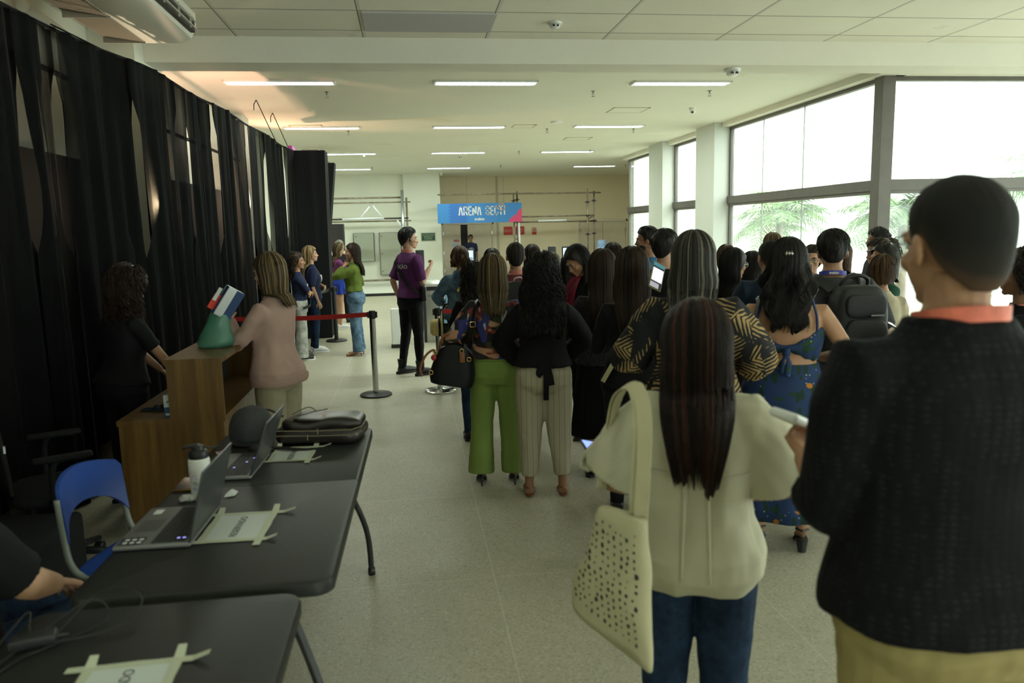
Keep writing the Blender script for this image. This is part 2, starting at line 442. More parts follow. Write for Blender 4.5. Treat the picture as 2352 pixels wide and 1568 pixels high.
# replaced ceiling tile, lilac grey
one('ceiling_tile', mat('lilac_tile', (.50, .49, .52), .8), (-.305, 6.69, 3.488), (.815, 7.28, 3.502))
tag(bpy.data.objects['ceiling_tile'], 'lilac grey replacement tile among the cream ceiling tiles', 'ceiling tile')

def window(idx, p0, p1, z0, z1, mulls=(), joints=()):
    """glazed bay between p0 and p1 (xy), frame of dark aluminium with a transom"""
    root = rootS('window_%d' % idx)
    a = Vector((p0[0], p0[1], 0)); b = Vector((p1[0], p1[1], 0)); d = (b - a); L = d.length; d.normalize(); n = Vector((-d.y, d.x, 0))
    M = Matrix(((d.x, n.x, 0, a.x), (d.y, n.y, 0, a.y), (0, 0, 1, 0), (0, 0, 0, 1)))
    f = MB()
    f.box((0, -.04, z0), (L, .04, z0 + .08), 0, M); f.box((0, -.04, z1 - .05), (L, .04, z1), 0, M)
    f.box((0, -.035, z0), (.05, .035, z1), 0, M); f.box((L - .05, -.035, z0), (L, .035, z1), 0, M)
    for m in mulls: f.box((m - .04, -.06, z0), (m + .04, .06, z1), 0, M)
    struct(obj('window_frame', f, M_al, root))
    t = MB(); t.box((0, -.07, 2.07), (L, .07, 2.20), 0, M); t.box((0, -.05, 2.03), (L, .05, 2.07), 0, M)
    struct(obj('transom', t, M_al, root))
    g = MB(); g.box((.02, .0, z0 + .04), (L - .02, .008, z1 - .03), 0, M)
    struct(obj('pane', g, M_glass, root))
    if joints:
        j = MB()
        for x in joints: j.box((x, -.004, z0), (x + .012, .012, z1), 0, M)
        struct(obj('glazing_joint', j, mat('glass_joint', (.35, .37, .36), .5), root))
window(1, (5.8, 13.36), (5.8, 8.93), 0, 3.42, joints=(1.25, 2.55))
window(2, (5.8, 16.25), (5.8, 14.25), 0, 3.42)
window(3, (5.8, 19.75), (5.8, 17.2), 0, 3.42)
window(4, (5.85, 8.88), (10.35, 8.88), 0, 3.42)
window(6, (1.0, -5.1), (8.0, -5.1), .9, 2.6)  # unseen window added behind the camera to light the near ceiling and backs
window(5, (10.45, 8.4), (10.45, -4.6), .5, 3.2)  # unseen window added on the right to brighten the near bay
struct(one('trim_10', M_beam, (5.85, 8.78, 3.42), (10.35, 8.98, 3.56)))
struct(one('trim_9', M_al, (5.72, 8.80, 0), (5.88, 8.98, 3.5)), 'dark aluminium corner post')

# doors in the alcove
M_door = mat('door_laminate', (.66, .58, .45), .5, var=.03)
M_doorf = mat('door_frame', (.70, .64, .52), .5)
def door(idx, x0, x1, split, gap=0):
    r = rootS('door_%d' % idx); y = 26.4
    f = MB(); f.box((x0 - .06, y - .05, 0), (x0, y, 1.97)); f.box((x1, y - .05, 0), (x1 + .06, y, 1.97)); f.box((x0 - .06, y - .05, 1.91), (x1 + .06, y, 1.97))
    struct(obj('door_frame', f, M_doorf, r))
    for a, b in ((x0 + .01, split - .01), (split + gap + .01, x1 - .01)):
        l = struct(one('door_leaf', M_door, (a, y - .035, .01), (b, y, 1.9), r))
        h = MB()
        xh = a if a < split - .2 else b
        for z in (.35, .95, 1.62): h.box((xh - .03, y - .06, z - .06), (xh + .03, y - .03, z + .06))
        obj('hinge', h, M_steel, l)
    if gap: struct(one('doorway', M_blkr, (split, y - .012, .0), (split + gap, y + .02, 1.9), r))  # black sheet stands in for the dark opening between the leaves
    return r
door(1, 1.17, 2.86, 1.78, gap=.23)
door(2, 5.93, 7.6, 6.76)

# ---------------------------------------------------------------- outside
M_conc = mat('pale_concrete', (.80, .81, .80), .8, var=.05, vscale=2)
struct(one('ground', mat('wet_paving', (.60, .60, .57), .5, var=.1, vscale=2), (-20, -25, -.25), (40, 45, -.11)))
mb = MB(); mb.box((13.5, 15.0, -.1), (14.2, 40, 9))
for z in (1.1, 2.3, 3.55, 4.9): mb.box((13.47, 15.0, z), (13.5, 40, z + .03), 1)
for y in (18.5, 22, 25.5, 29): mb.box((13.47, y, 0), (13.5, y + .03, 9), 1)
o = obj('neighbouring_building', mb, [M_conc, mat('panel_seam', (.45, .46, .46), .8)]); tag(o, 'pale concrete panel building standing outside the glass', 'building')
o = one('concrete_pillar', mat('grey_concrete', (.52, .52, .51), .8, var=.08), (9.0, 14.9, -.1), (9.5, 15.5, 7)); tag(o, 'grey concrete pillar outside the large window', 'pillar')
M_frond = mat('palm_green', (.06, .16, .02), .5, var=.35, vscale=6, trans=.0)
M_trunk = mat('palm_trunk', (.24, .19, .13), .9, var=.2, vscale=14)
def palm(loc, hgt, rad, label, seed, nf=26):
    rnd = random.Random(seed)
    r = thing('palm_tree', label, 'palm tree', loc)
    t = MB(); t.tube([(0, 0, 0), (.03, .02, hgt * .5), (0, 0, hgt)], [.11, .08, .07], 10); obj('trunk', t, M_trunk, r, smooth=True)
    f = MB()
    for k in range(nf):
        az = 2 * PI * k / nf * 2.4 + rnd.uniform(-.2, .2); el = rnd.uniform(.05, 1.15); L = rad * rnd.uniform(.8, 1.15)
        pts = []
        for i in range(13):
            u = i / 12; rr = L * u * math.cos(el * (1 - .35 * u)); zz = L * (u * math.sin(el) - .62 * u * u * (1.15 - el * .35))
            pts.append(Vector((rr * math.cos(az), rr * math.sin(az), hgt + zz)))
        f.tube(pts, [.012 * (1 - .7 * i / 12) for i in range(13)], 3)
        side = Vector((-math.sin(az), math.cos(az), 0))
        for i in range(2, 13):
          for sub in (0, .5):
            a = pts[i - 1].lerp(pts[i], sub); tdir = (pts[i] - pts[i - 1]).normalized(); ll = rad * .36 * math.sin(PI * min(1, (i + sub) / 13.2)) + .04
            for sgn in (-1, 1):
                d = (side * sgn + tdir * .75 + Vector((0, 0, rnd.uniform(-.35, .15)))).normalized()
                w = tdir * .016; tip = a + d * ll - Vector((0, 0, ll * .22)); mid = a + d * ll * .5
                f.add([a - w, a + w, mid + w * 1.2, tip, mid - w * 1.2], [(0, 1, 2, 4), (4, 2, 3)])
    obj('fronds', f, M_frond, r, fix=False)
    return r
palm((9.0, 17.8, -.1), 1.95, 1.5, 'broad green palm seen through the large window', 3, 30)
palm((8.4, 12.2, -.1), 1.9, 1.15, 'palm tree half hidden by the corner post', 5)
palm((11.9, 12.6, -.1), 2.45, 1.5, 'palm tree behind the head of the man in black', 9)
palm((12.0, 24.0, -.1), 1.6, 1.2, 'small palm outside the narrow windows', 12)

# ---------------------------------------------------------------- ceiling fittings
M_tube = mat('fluorescent_tube', (1, 1, 1), .4, emis=(.86, .97, 1.0), estr=9.0)
M_refl = mat('light_reflector', (.85, .86, .86), .3, .6)
def fixture(loc, label):
    r = thing('ceiling_light', label, 'ceiling light', loc, 0, 'recessed fluorescent ceiling lights')
    f = MB()
    for a, b in (((-.64, -.12), (.64, -.10)), ((-.64, .10), (.64, .12)), ((-.64, -.12), (-.62, .12)), ((.62, -.12), (.64, .12))):
        f.box((*a, -.025), (*b, .0))
    f.box((-.62, -.10, -.004), (.62, .10, .0), 1)
    obj('housing', f, [M_white, M_refl], r)
    for y in (-.05, .05):
        t = MB(); t.tube([(-.60, y, -.016), (.60, y, -.016)], .011, 8); obj('tube', t, M_tube, r, smooth=True)
    l = MB()
    for i in range(15): l.box((-.58 + i * .083, -.10, -.024), (-.577 + i * .083, .10, -.004))
    l.box((-.61, -.002, -.024), (.61, .002, -.004)); obj('louvre', l, M_refl, r)
    return r
FX = [(-1.43, 9.67), (1.02, 9.67), (3.51, 9.67), (-1.38, 13.7), (1.13, 13.7), (3.64, 13.7), (-1.28, 18.1), (1.22, 18.1), (3.8, 18.1), (-1.6, 22.4), (1.23, 22.4), (5.5, 22.4)]
rown = ['nearest row of ceiling lights behind the beam', 'second row of ceiling lights', 'third row of ceiling lights', 'furthest row of ceiling lights']
pos = ['left', 'middle', 'right']
f0 = None
for i, (x, y) in enumerate(FX):
    lab = '%s light in the %s' % (pos[i % 3], rown[i // 3])
    if f0 is None: f0 = fixture((x, y, 3.5), lab)
    else: dup(f0, (x, y, 3.5), label=lab)
    area('fixture_and_fill_glow', (x, y, 3.46), (1.2, .16), 27, (.88, 1.0, .86), (0, 0, -1))
# lamps added out of view under the tiles to light the foreground, no fixtures
for x in (-1.4, 1.0, 3.4, 6.0):
    for y in (-1.2, 2.2):
        area('fixture_and_fill_glow', (x, y, 3.46), (1.2, .16), 3.5, (.90, 1.0, .86), (0, 0, -1))

M_spr = mat('sprinkler_metal', (.28, .27, .25), .4, .8)
def sprinkler(loc, label):
    m = MB(); m.lathe([(.028, 0), (.028, -.006), (.010, -.012), (.010, -.035)], n=12); m.tube([(-.012, 0, -.03), (-.014, 0, -.055), (0, 0, -.07)], .003, 5); m.tube([(.012, 0, -.03), (.014, 0, -.055), (0, 0, -.07)], .003, 5)
    m.lathe([(.004, -.066), (.024, -.07), (.024, -.074), (.004, -.074)], n=12)
    o = obj('ceiling_sprinkler', m, M_spr, smooth='auto'); o.location = loc; tag(o, label, 'sprinkler', 'ceiling sprinklers'); return o
SP = [((-.96, 10.35), 'ceiling sprinkler below the left light of the nearest row'), ((2.52, 10.29), 'ceiling sprinkler between the middle and right light of the nearest row'),
      ((4.13, 10.26), 'ceiling sprinkler below the right end of the nearest light row'), ((-.98, 14.19), 'ceiling sprinkler behind the left light of the second row'),
      ((2.58, 14.07), 'ceiling sprinkler between the middle and right light of the second row'), ((4.23, 14.16), 'ceiling sprinkler behind the right light of the second row'),
      ((2.63, 18.0), 'ceiling sprinkler between middle and right light of the third row'), ((4.32, 17.97), 'ceiling sprinkler at the right light of the third row'),
      ((-.93, 18.12), 'ceiling sprinkler beside the left light of the third row'), ((2.65, 21.75), 'tiny ceiling sprinkler between the furthest lights'),
      ((6.38, 22.16), 'tiny ceiling sprinkler beside the far right light'), ((-.92, 21.93), 'tiny ceiling sprinkler beside the furthest left light')]
for (x, y), l in SP: sprinkler((x, y, 3.5), l)
def detector(loc, label, s=1.0, flat=False):
    r = thing('smoke_detector', label, 'smoke detector', loc)
    b = MB(); b.lathe([(.06 * s, 0), (.062 * s, -.014 * s), (.055 * s, -.02 * s)] + ([] if flat else [(.04 * s, -.022 * s)])); obj('base', b, M_white, r, smooth='auto')
    if not flat:
        c = MB(); c.lathe([(.042 * s, -.02 * s), (.045 * s, -.04 * s), (.03 * s, -.052 * s)]); obj('sensor_cap', c, M_white, r, smooth='auto')
        d = MB()
        for k in (-1, 1): d.box((k * .018 * s - .010 * s, -.048 * s, -.042 * s), (k * .018 * s + .010 * s, -.038 * s, -.026 * s))
        obj('sensor_slot', d, M_blk, r)
    return r
detector((1.36, 6.95, 3.5), 'white smoke detector on the tiled ceiling')
detector((3.35, 7.73, 3.27), 'large white smoke detector under the cross beam', 1.35)
detector((2.57, 13.14, 3.5), 'flat white disc detector between the second row lights', 1.5, True)
detector((1.33, 19.0, 3.5), 'small smoke detector behind the third light row', 1.2)
r = thing('security_camera', 'small white dome security camera on the ceiling near the windows', 'security camera', (4.44, 11.72, 3.5))
m = MB(); m.lathe([(.05, 0), (.05, -.03), (.03, -.035)]); obj('mount', m, M_white, r, smooth='auto')
m = MB(); m.ell((0, -.01, -.055), (.042, .042, .038)); obj('camera_ball', m, M_white, r, smooth=True)
m = MB(); m.ell((-.008, -.035, -.07), (.022, .022, .018)); obj('lens', m, M_blk, r, smooth=True)
r = thing('security_camera', 'tiny white security camera at the wide column on the far wall', 'security camera', (1.1, 24.4, 3.5))
m = MB(); m.lathe([(.05, 0), (.05, -.03), (.03, -.035)]); obj('mount', m, M_white, r); m = MB(); m.ell((0, -.02, -.06), (.04, .05, .035)); obj('camera_ball', m, M_white, r, smooth=True)
M_hf = mat('hatch_edge', (.52, .50, .38), .8)
for (x0, x1, y0, y1), l in (((3.18, 3.76, 11.66, 12.16), 'square access hatch in the ceiling near the right lights'), ((3.22, 3.76, 15.4, 15.8), 'square access hatch behind the second light row'), ((1.9, 2.3, 13.5, 13.9), 'faint square access hatch in front of the disc detector'), ((-1.9, -1.35, 13.4, 13.7), 'access hatch in the pink lit ceiling corner')):
    m = MB(); m.box((x0, y0, 3.492), (x1, y0 + .03, 3.5)); m.box((x1 - .03, y0, 3.492), (x1, y1, 3.5)); m.box((x0, y1 - .015, 3.492), (x1, y1, 3.5)); m.box((x0, y0, 3.492), (x0 + .012, y1, 3.5)); m.box((x0 + .02, y0 + .03, 3.494), (x1 - .03, y1 - .015, 3.5), 1)
    o = obj('ceiling_hatch', m, [M_hf, M_ceil]); tag(o, l, 'ceiling hatch')

# ---------------------------------------------------------------- air conditioner on the left
r = thing('air_conditioner', 'long cream air conditioner hanging under the ceiling on the left', 'air conditioner', (0, 0, 0))
M_ac = mat('cream_ac_plastic', (.62, .60, .52), .4)
prof = [(-2.34, 3.42), (-2.34, 3.30), (-2.30, 3.262), (-1.98, 3.222), (-1.72, 3.222), (-1.64, 3.26), (-1.60, 3.36), (-1.60, 3.45), (-1.66, 3.49), (-2.30, 3.49)]
m = MB(); m.loft([[(x, y, z) for x, z in prof] for y in (5.05, 6.62)]); obj('casing', m, M_ac, r, smooth='auto')
m = MB()
for i in range(27):
    t = i / 26; x = -2.29 + .30 * t; z = 3.262 - .04 * t - .004
    m.box((x, 5.10, z - .002), (x + .004, 6.57, z + .003))
for y in (5.1, 5.85, 6.57): m.box((-2.29, y, 3.21), (-1.98, y + .008, 3.255))
obj('intake_grille', m, mat('grille_shadow', (.30, .26, .20), .7), r)
m = MB(); m.box((-1.625, 5.12, 3.285), (-1.592, 6.54, 3.39)); obj('outlet', m, M_blk, r)
m = MB()
for z in (3.31, 3.36): m.box((-1.60, 5.12, z), (-1.575, 6.54, z + .006), M=None)
for y in (5.4, 5.75, 6.1, 6.4): m.box((-1.60, y, 3.29), (-1.58, y + .006, 3.39))
obj('louvre', m, M_ac, r)
# drain pipe behind the unit
m = MB(); m.tube([(-2.60, 6.0, 3.33), (-2.60, 6.4, 3.31), (-2.60, 6.9, 3.27), (-2.60, 7.3, 3.24)], .035, 12); m.ell((-2.60, 6.0, 3.33), (.045, .03, .045))
o = obj('drain_pipe', m, M_ac, smooth=True); tag(o, 'pale drain pipe running along the wall below the air conditioner', 'pipe')

# ---------------------------------------------------------------- black curtain line on the left
def curx(y):
    ys = [-1, 3.6, 4.9, 6.5, 9, 12.7]; xs = [-2.32, -2.28, -2.2, -1.97, -1.86, -1.78]
    return float(np.interp(y, ys, xs))
rt = thing('stage_curtain', 'long black gathered curtain hung along the left side of the hall', 'curtain', (0, 0, 0))
edges = [2.2, 3.0, 3.7, 4.36, 4.66, 4.9, 5.05, 5.25, 5.9, 6.18, 6.95, 7.32, 7.62, 8.1, 8.7, 9.5, 9.85, 10.5, 11.2, 11.9, 12.72]
rc = random.Random(4)
for k in range(len(edges) - 1):
    y0, y1 = edges[k], edges[k + 1]; ph = rc.uniform(0, 6); fr = rc.uniform(17, 26); lean = rc.uniform(-.03, .03)
    ga = (0.004 if y0 < 3.5 else rc.choice([.008, .022, .032, .045]) if y0 < 6.5 else rc.choice([.0, .010, .024])); zo = rc.uniform(2.68, 2.86)
    gb = ga
    ny = max(10, int((y1 - y0) / .022)); nz = 26; V = []
    ov = .05
    for j in range(nz + 1):
        tz = j / nz
        for i in range(ny + 1):
            u = i / ny
            z_top = 3.0 + .012 * math.sin(3.1 * (y0 + (y1 - y0) * u)) + .012 * noise.noise((y0 + (y1 - y0) * u) * Vector((4, 0, 0)))
            z = z_top * (1 - tz) + .01 * tz
            op = max(0, min(1, (zo - z) / (zo - 2.1))); op = op ** 1.2 if z > 1.9 else max(0, 1 - (1.9 - z) / .3)
            gap = ga * op - ov * (1 - min(1, op * 6))
            ya = y0 + gap - (.0 if z > 2.0 else .0); yb = y1 - gap
            y = ya + (yb - ya) * u + lean * tz
            amp = .012 + .020 * min(1, tz * 1.3)
            wob = noise.noise(Vector((y * 2.2, z * .35, k * .7)))
            x = curx(y) + amp * (math.sin(fr * y + ph + 2.5 * wob) + .5 * math.sin(fr * 2.1 * y + ph * 2)) + .05 * wob * tz
            x += (k % 2) * .035
            if y < 4.9 and z < 1.2: x -= .0
            V.append((x, y, z))
    F = [(j * (ny + 1) + i, j * (ny + 1) + i + 1, (j + 1) * (ny + 1) + i + 1, (j + 1) * (ny + 1) + i) for j in range(nz) for i in range(ny)]
    m = MB(); m.add(V, F); obj('curtain_panel', m, M_drape, rt, smooth=True, fix=False)
m = MB()
pts = [(curx(y) + .015, y, 3.0 + .012 * math.sin(3.1 * y)) for y in np.arange(2.2, 12.7, .2)]
m.tube(pts, .012, 6); obj('top_rope', m, M_cloth_blk, rt)
# dark cloth hung lower behind it
o = one('backing_cloth', M_cloth_blk, (-2.62, 2.0, 0), (-2.60, 12.1, 2.34)); tag(o, 'dark cloth hung along the wall behind the curtain', 'cloth')
m = MB(); m.tube([(-2.45, 2.2, 2.88), (-2.45, 7.2, 2.88)], .02, 8); m.tube([(-2.45, 8.3, 2.80), (-2.45, 12.0, 2.80)], .02, 8)
o = obj('curtain_pipe', m, M_cloth_blk); tag(o, 'dark horizontal pipe behind the curtain', 'pipe')
for p, q, l in (((-2.33, 5.75, 3.14), (curx(6) + .0, 6.0, 3.0), 'thin wire holding the curtain near the air conditioner'), ((-1.95, 10.95, 3.5), (curx(11.4), 11.5, 3.0), 'thin wire from the ceiling to the curtain, nearer one'), ((-1.93, 12.1, 3.5), (curx(12.5), 12.55, 3.0), 'thin wire from the ceiling to the curtain end')):
    m = MB(); m.tube([p, q], .006, 5)
    if q[1] > 7: m.tube([p, (p[0] - .03, p[1] - .02, p[2] - .06), (p[0] - .03, p[1] - .05, p[2] - .14)], .006, 5)
    o = obj('hanging_wire', m, M_cloth_blk); tag(o, l, 'wire')
# black draped columns at its end
def drapebox(x0, x1, y0, y1, z1, dx, label):
    m = MB(); n = 14; rings = []
    for j in range(9):
        t = j / 8; ring = []
        for (a, b), (c, d) in (((x0, y0), (x1, y0)), ((x1, y0), (x1, y1)), ((x1, y1), (x0, y1)), ((x0, y1), (x0, y0))):
            for i in range(n):
                u = i / n; x = a + (c - a) * u; y = b + (d - b) * u
                k = .008 * noise.noise(Vector((x * 9, y * 9, t * 1.2)))
                ring.append((x - dx * (1 - t) * (x - x0) / (x1 - x0) + k, y + k, .01 + (z1 - .01) * t))
        rings.append(ring)
    m.loft(rings); r = thing('draped_column', label, 'draped column', (0, 0, 0)); obj('drape', m, M_cloth_blk, r, smooth='auto')
    m = MB(); m.rbox((x0 + .12, y0 + .06, z1), (x1 - .1, y1 - .05, z1 + .03), .008); obj('cap_plate', m, mat('pale_cap', (.45, .42, .38), .6), r)
drapebox(-1.76, -1.27, 12.75, 13.2, 3.02, .05, 'black cloth covered column at the end of the curtain')
drapebox(-1.98, -1.50, 16.9, 17.4, 3.19, .40, 'black cloth covered column further back than the first')
r = thing('loudspeaker', 'black loudspeaker on a stand behind the draped columns', 'loudspeaker', (-1.86, 20.5, 0))
obj('cabinet', MB().rbox((-.2, -.15, 1.25), (.2, .15, 1.95), .02), M_blk, r); obj('pole', MB().tube([(0, 0, 0), (0, 0, 1.26)], .02, 8), M_blk, r)
o = one('lit_wall_strip', mat('purple_light_paint', (.35, .04, .30), .6), (-1.86, 12.95, 2.55), (-1.80, 13.3, 3.12)); tag(o, 'magenta strip standing in for purple lit wall behind the curtain end', 'banner')  # purple light on the wall put in as a coloured strip
# ================================================================ people
EYEW = mat('eye_white', (.42, .40, .37), .35)
IRIS = mat('iris', (.02, .012, .008), .2)
LIPM = mat('lips', (.36, .12, .10), .45)
def skin_mat(name, c): 
    if name in _mc: return _mc[name]
    m = mat(name, c, .55, 0, .35, var=.08, vscale=9); b = m.node_tree.nodes['Principled BSDF']
    b.inputs['Subsurface Weight'].default_value = .0
    return m
SK = {'light': skin_mat('skin_light', (.50, .29, .19)), 'tan': skin_mat('skin_tan', (.40, .215, .125)), 'brown': skin_mat('skin_brown', (.25, .125, .07)), 'dark': skin_mat('skin_dark', (.15, .075, .045))}
def hair_mat(name, c0, c1, c2=None, rough=.50):
    if name in _mc: return _mc[name]
    m, nt, b = base(name, rough, 0, .28)
    a = nt.nodes.new('ShaderNodeAttribute'); a.attribute_name = 'streak'
    r = nt.nodes.new('ShaderNodeValToRGB'); e = r.color_ramp.elements
    e[0].position = .35; e[0].color = (*c0, 1); e[1].position = .75; e[1].color = (*c1, 1)
    if c2: k = e.new(.92); k.color = (*c2, 1)
    nt.links.new(a.outputs['Fac'], r.inputs[0]); nt.links.new(r.outputs[0], b.inputs['Base Color'])
    return m
HBK = hair_mat('black_hair', (.006, .005, .005), (.018, .014, .012))
HDB = hair_mat('dark_brown_hair', (.010, .006, .004), (.045, .024, .014))
HBR = hair_mat('brown_hair', (.03, .016, .009), (.12, .065, .03))
HRD = hair_mat('reddish_tipped_hair', (.006, .0035, .003), (.022, .009, .006), (.085, .022, .012))
HBL = hair_mat('blonde_streaked_hair', (.03, .019, .009), (.19, .13, .06), (.34, .25, .12))
HGB = hair_mat('golden_hair', (.10, .06, .025), (.48, .33, .15), (.62, .46, .24))
HGS = hair_mat('dark_hair_with_ash_streaks', (.010, .009, .008), (.055, .048, .038), (.22, .195, .145))
HGY = hair_mat('grey_hair', (.16, .15, .14), (.34, .33, .31))
HBZ = hair_mat('cropped_black_hair', (.010, .009, .0085), (.022, .017, .014), (.085, .048, .030), rough=.8)
H_OPTS = {}

def head_primitives(full=True, fem=False):
    m = MB(); j = .93 if fem else 1.0
    m.ell((0, -.012, .03), (.076, .095, .088), nu=24, nv=14)
    m.ell((0, .026, -.028), (.063 * j, .064, .082), nu=20, nv=12)
    m.ell((0, .040, -.074), (.044 * j, .042, .038)); m.ell((0, .070, -.094), (.022 * j, .020, .018))
    for s in (-1, 1):
        m.ell((s * .036, .062, -.028), (.024, .022, .022))
        R = Matrix.Rotation(s * .35, 4, 'Z') @ Matrix.Rotation(-.2, 4, 'X')
        m.ell((s * .079, -.006, -.008), (.009, .019, .031), R); m.ell((s * .076, .004, -.026), (.010, .010, .012))
        m.ell((s * .031, .0745, .0135), (.018, .012, .0065)); m.ell((s * .031, .075, -.014), (.016, .010, .005))
    m.ell((0, .080, .024), (.046, .014, .012))
    m.loft([[(x * k, y0 + dy, z) for x, dy in ((-.5, 0), (-.28, .8 * d), (0, d), (.28, .8 * d), (.5, 0), (0, -.03))] for k, y0, d, z in ((.016, .084, .008, .018), (.022, .083, .020, -.006), (.040, .082, .034, -.030), (.034, .082, .018, -.040))])
    m.ell((0, .108, -.030), (.011, .010, .009)); 
    for s in (-1, 1): m.ell((s * .013, .098, -.034), (.009, .011, .007))
    m.ell((0, .086, -.0545), (.024, .012, .007)); m.ell((0, .085, -.070), (.019, .012, .008))
    return m
def ik(S, W, l1, l2, pole):
    S = Vector(S); W = Vector(W); d = W - S; L = min(d.length, (l1 + l2) * .995); dn = d.normalized(); W = S + dn * L
    a = (l1 * l1 - l2 * l2 + L * L) / (2 * L); h = math.sqrt(max(0, l1 * l1 - a * a))
    p = Vector(pole); p = (p - dn * p.dot(dn)); p = p.normalized() if p.length > 1e-6 else dn.orthogonal().normalized()
    return S + dn * a + p * h, W
def hand(W, d, pn, curl=.5, k=1.0, side=1, spread=1.0, thumb=.6):
    """palm + four fingers + thumb. d: wrist->knuckles, pn: palm normal, side=+1 thumb towards d x pn"""
    d = Vector(d).normalized(); pn = Vector(pn); pn = (pn - d * pn.dot(d)).normalized(); s = d.cross(pn) * side
    m = MB(); W = Vector(W)
    def ring(c, w, t):
        return [tuple(c + s * (w * math.cos(a)) + pn * (t * math.sin(a))) for a in [2 * PI * i / 12 for i in range(12)]]
    m.loft([ring(W - d * .02 * k, .026 * k, .019 * k), ring(W + d * .012 * k, .028 * k, .018 * k), ring(W + d * .045 * k, .038 * k, .016 * k), ring(W + d * .082 * k, .040 * k, .0135 * k), ring(W + d * .094 * k, .034 * k, .010 * k)])
    for i, (o, L, r) in enumerate(((.029, .072, .0088), (.0095, .080, .0090), (-.010, .075, .0086), (-.028, .058, .0076))):
        p = W + d * (.080 - (.006 if i == 3 else 0)) * k + s * o * k; dr = (d + s * o * 2.5 * spread).normalized(); pts = [p]; ang = 0
        for q, fr in enumerate((.46, .30, .24)):
            ang += curl * (.9 if q == 0 else 1.15) * (1 + .08 * i); v = dr * math.cos(ang) + pn * math.sin(ang); pts.append(pts[-1] + v * L * fr * k)
        m.tube([pts[0] - dr * .012 * k] + pts, [r * k * x for x in (1, 1.02, .98, .92, .68)], 8, up=tuple(s))
        m.ell(pts[-1], (r * k * .7,) * 3, nu=8, nv=6)
    b = W + d * .022 * k + s * .024 * k; t1 = (s * .75 + d * .55 + pn * thumb * .5).normalized(); t2 = (s * .25 + d * .8 + pn * thumb).normalized()
    pts = [b - t1 * .01 * k, b + t1 * .026 * k, b + t1 * .045 * k + t2 * .004, b + t1 * .045 * k + t2 * .032 * k, b + t1 * .045 * k + t2 * .052 * k]
    m.tube(pts, [.014 * k, .0125 * k, .0105 * k, .0095 * k, .0065 * k], 8)
    return m
def shift_noise(V, amp, freq, seed=0, aniso=(1, 1, 1)):
    o = Vector((seed * 3.7, seed * 1.3, 0)); out = V.copy()
    for i in range(len(V)):
        p = Vector((V[i][0] * freq * aniso[0], V[i][1] * freq * aniso[1], V[i][2] * freq * aniso[2])) + o
        n = noise.noise_vector(p); out[i] += np.array(n) * amp
    return out

# torso profile: z, half width, half depth, y centre   (for a 1.75 m figure)
TM = [(.80, .150, .105, -.005), (.86, .172, .120, -.01), (.94, .172, .122, -.01), (1.05, .152, .105, 0), (1.16, .155, .108, .005), (1.28, .172, .118, .0), (1.36, .178, .112, -.01), (1.405, .152, .094, -.015), (1.445, .112, .076, -.02), (1.48, .076, .063, -.02), (1.52, .058, .057, -.015)]
TF = [(.80, .155, .105, -.01), (.86, .180, .125, -.02), (.93, .182, .128, -.02), (1.04, .140, .100, 0), (1.12, .128, .092, .005), (1.24, .150, .118, .015), (1.33, .153, .105, -.005), (1.38, .130, .086, -.015), (1.42, .094, .070, -.02), (1.455, .064, .056, -.02), (1.50, .048, .050, -.015)]
def ring_at(z, w, d, y, n=28, e=.9, x=0.0):
    R = []
    for i in range(n):
        a = 2 * PI * i / n; c, s = math.cos(a), math.sin(a)
        R.append((x + w * abs(c) ** e * (1 if c >= 0 else -1), y + d * abs(s) ** e * (1 if s >= 0 else -1), z))
    return R
def torso_at(prof, z):
    zs = [p[0] for p in prof]; return [float(np.interp(z, zs, [p[k] for p in prof])) for k in (1, 2, 3)]

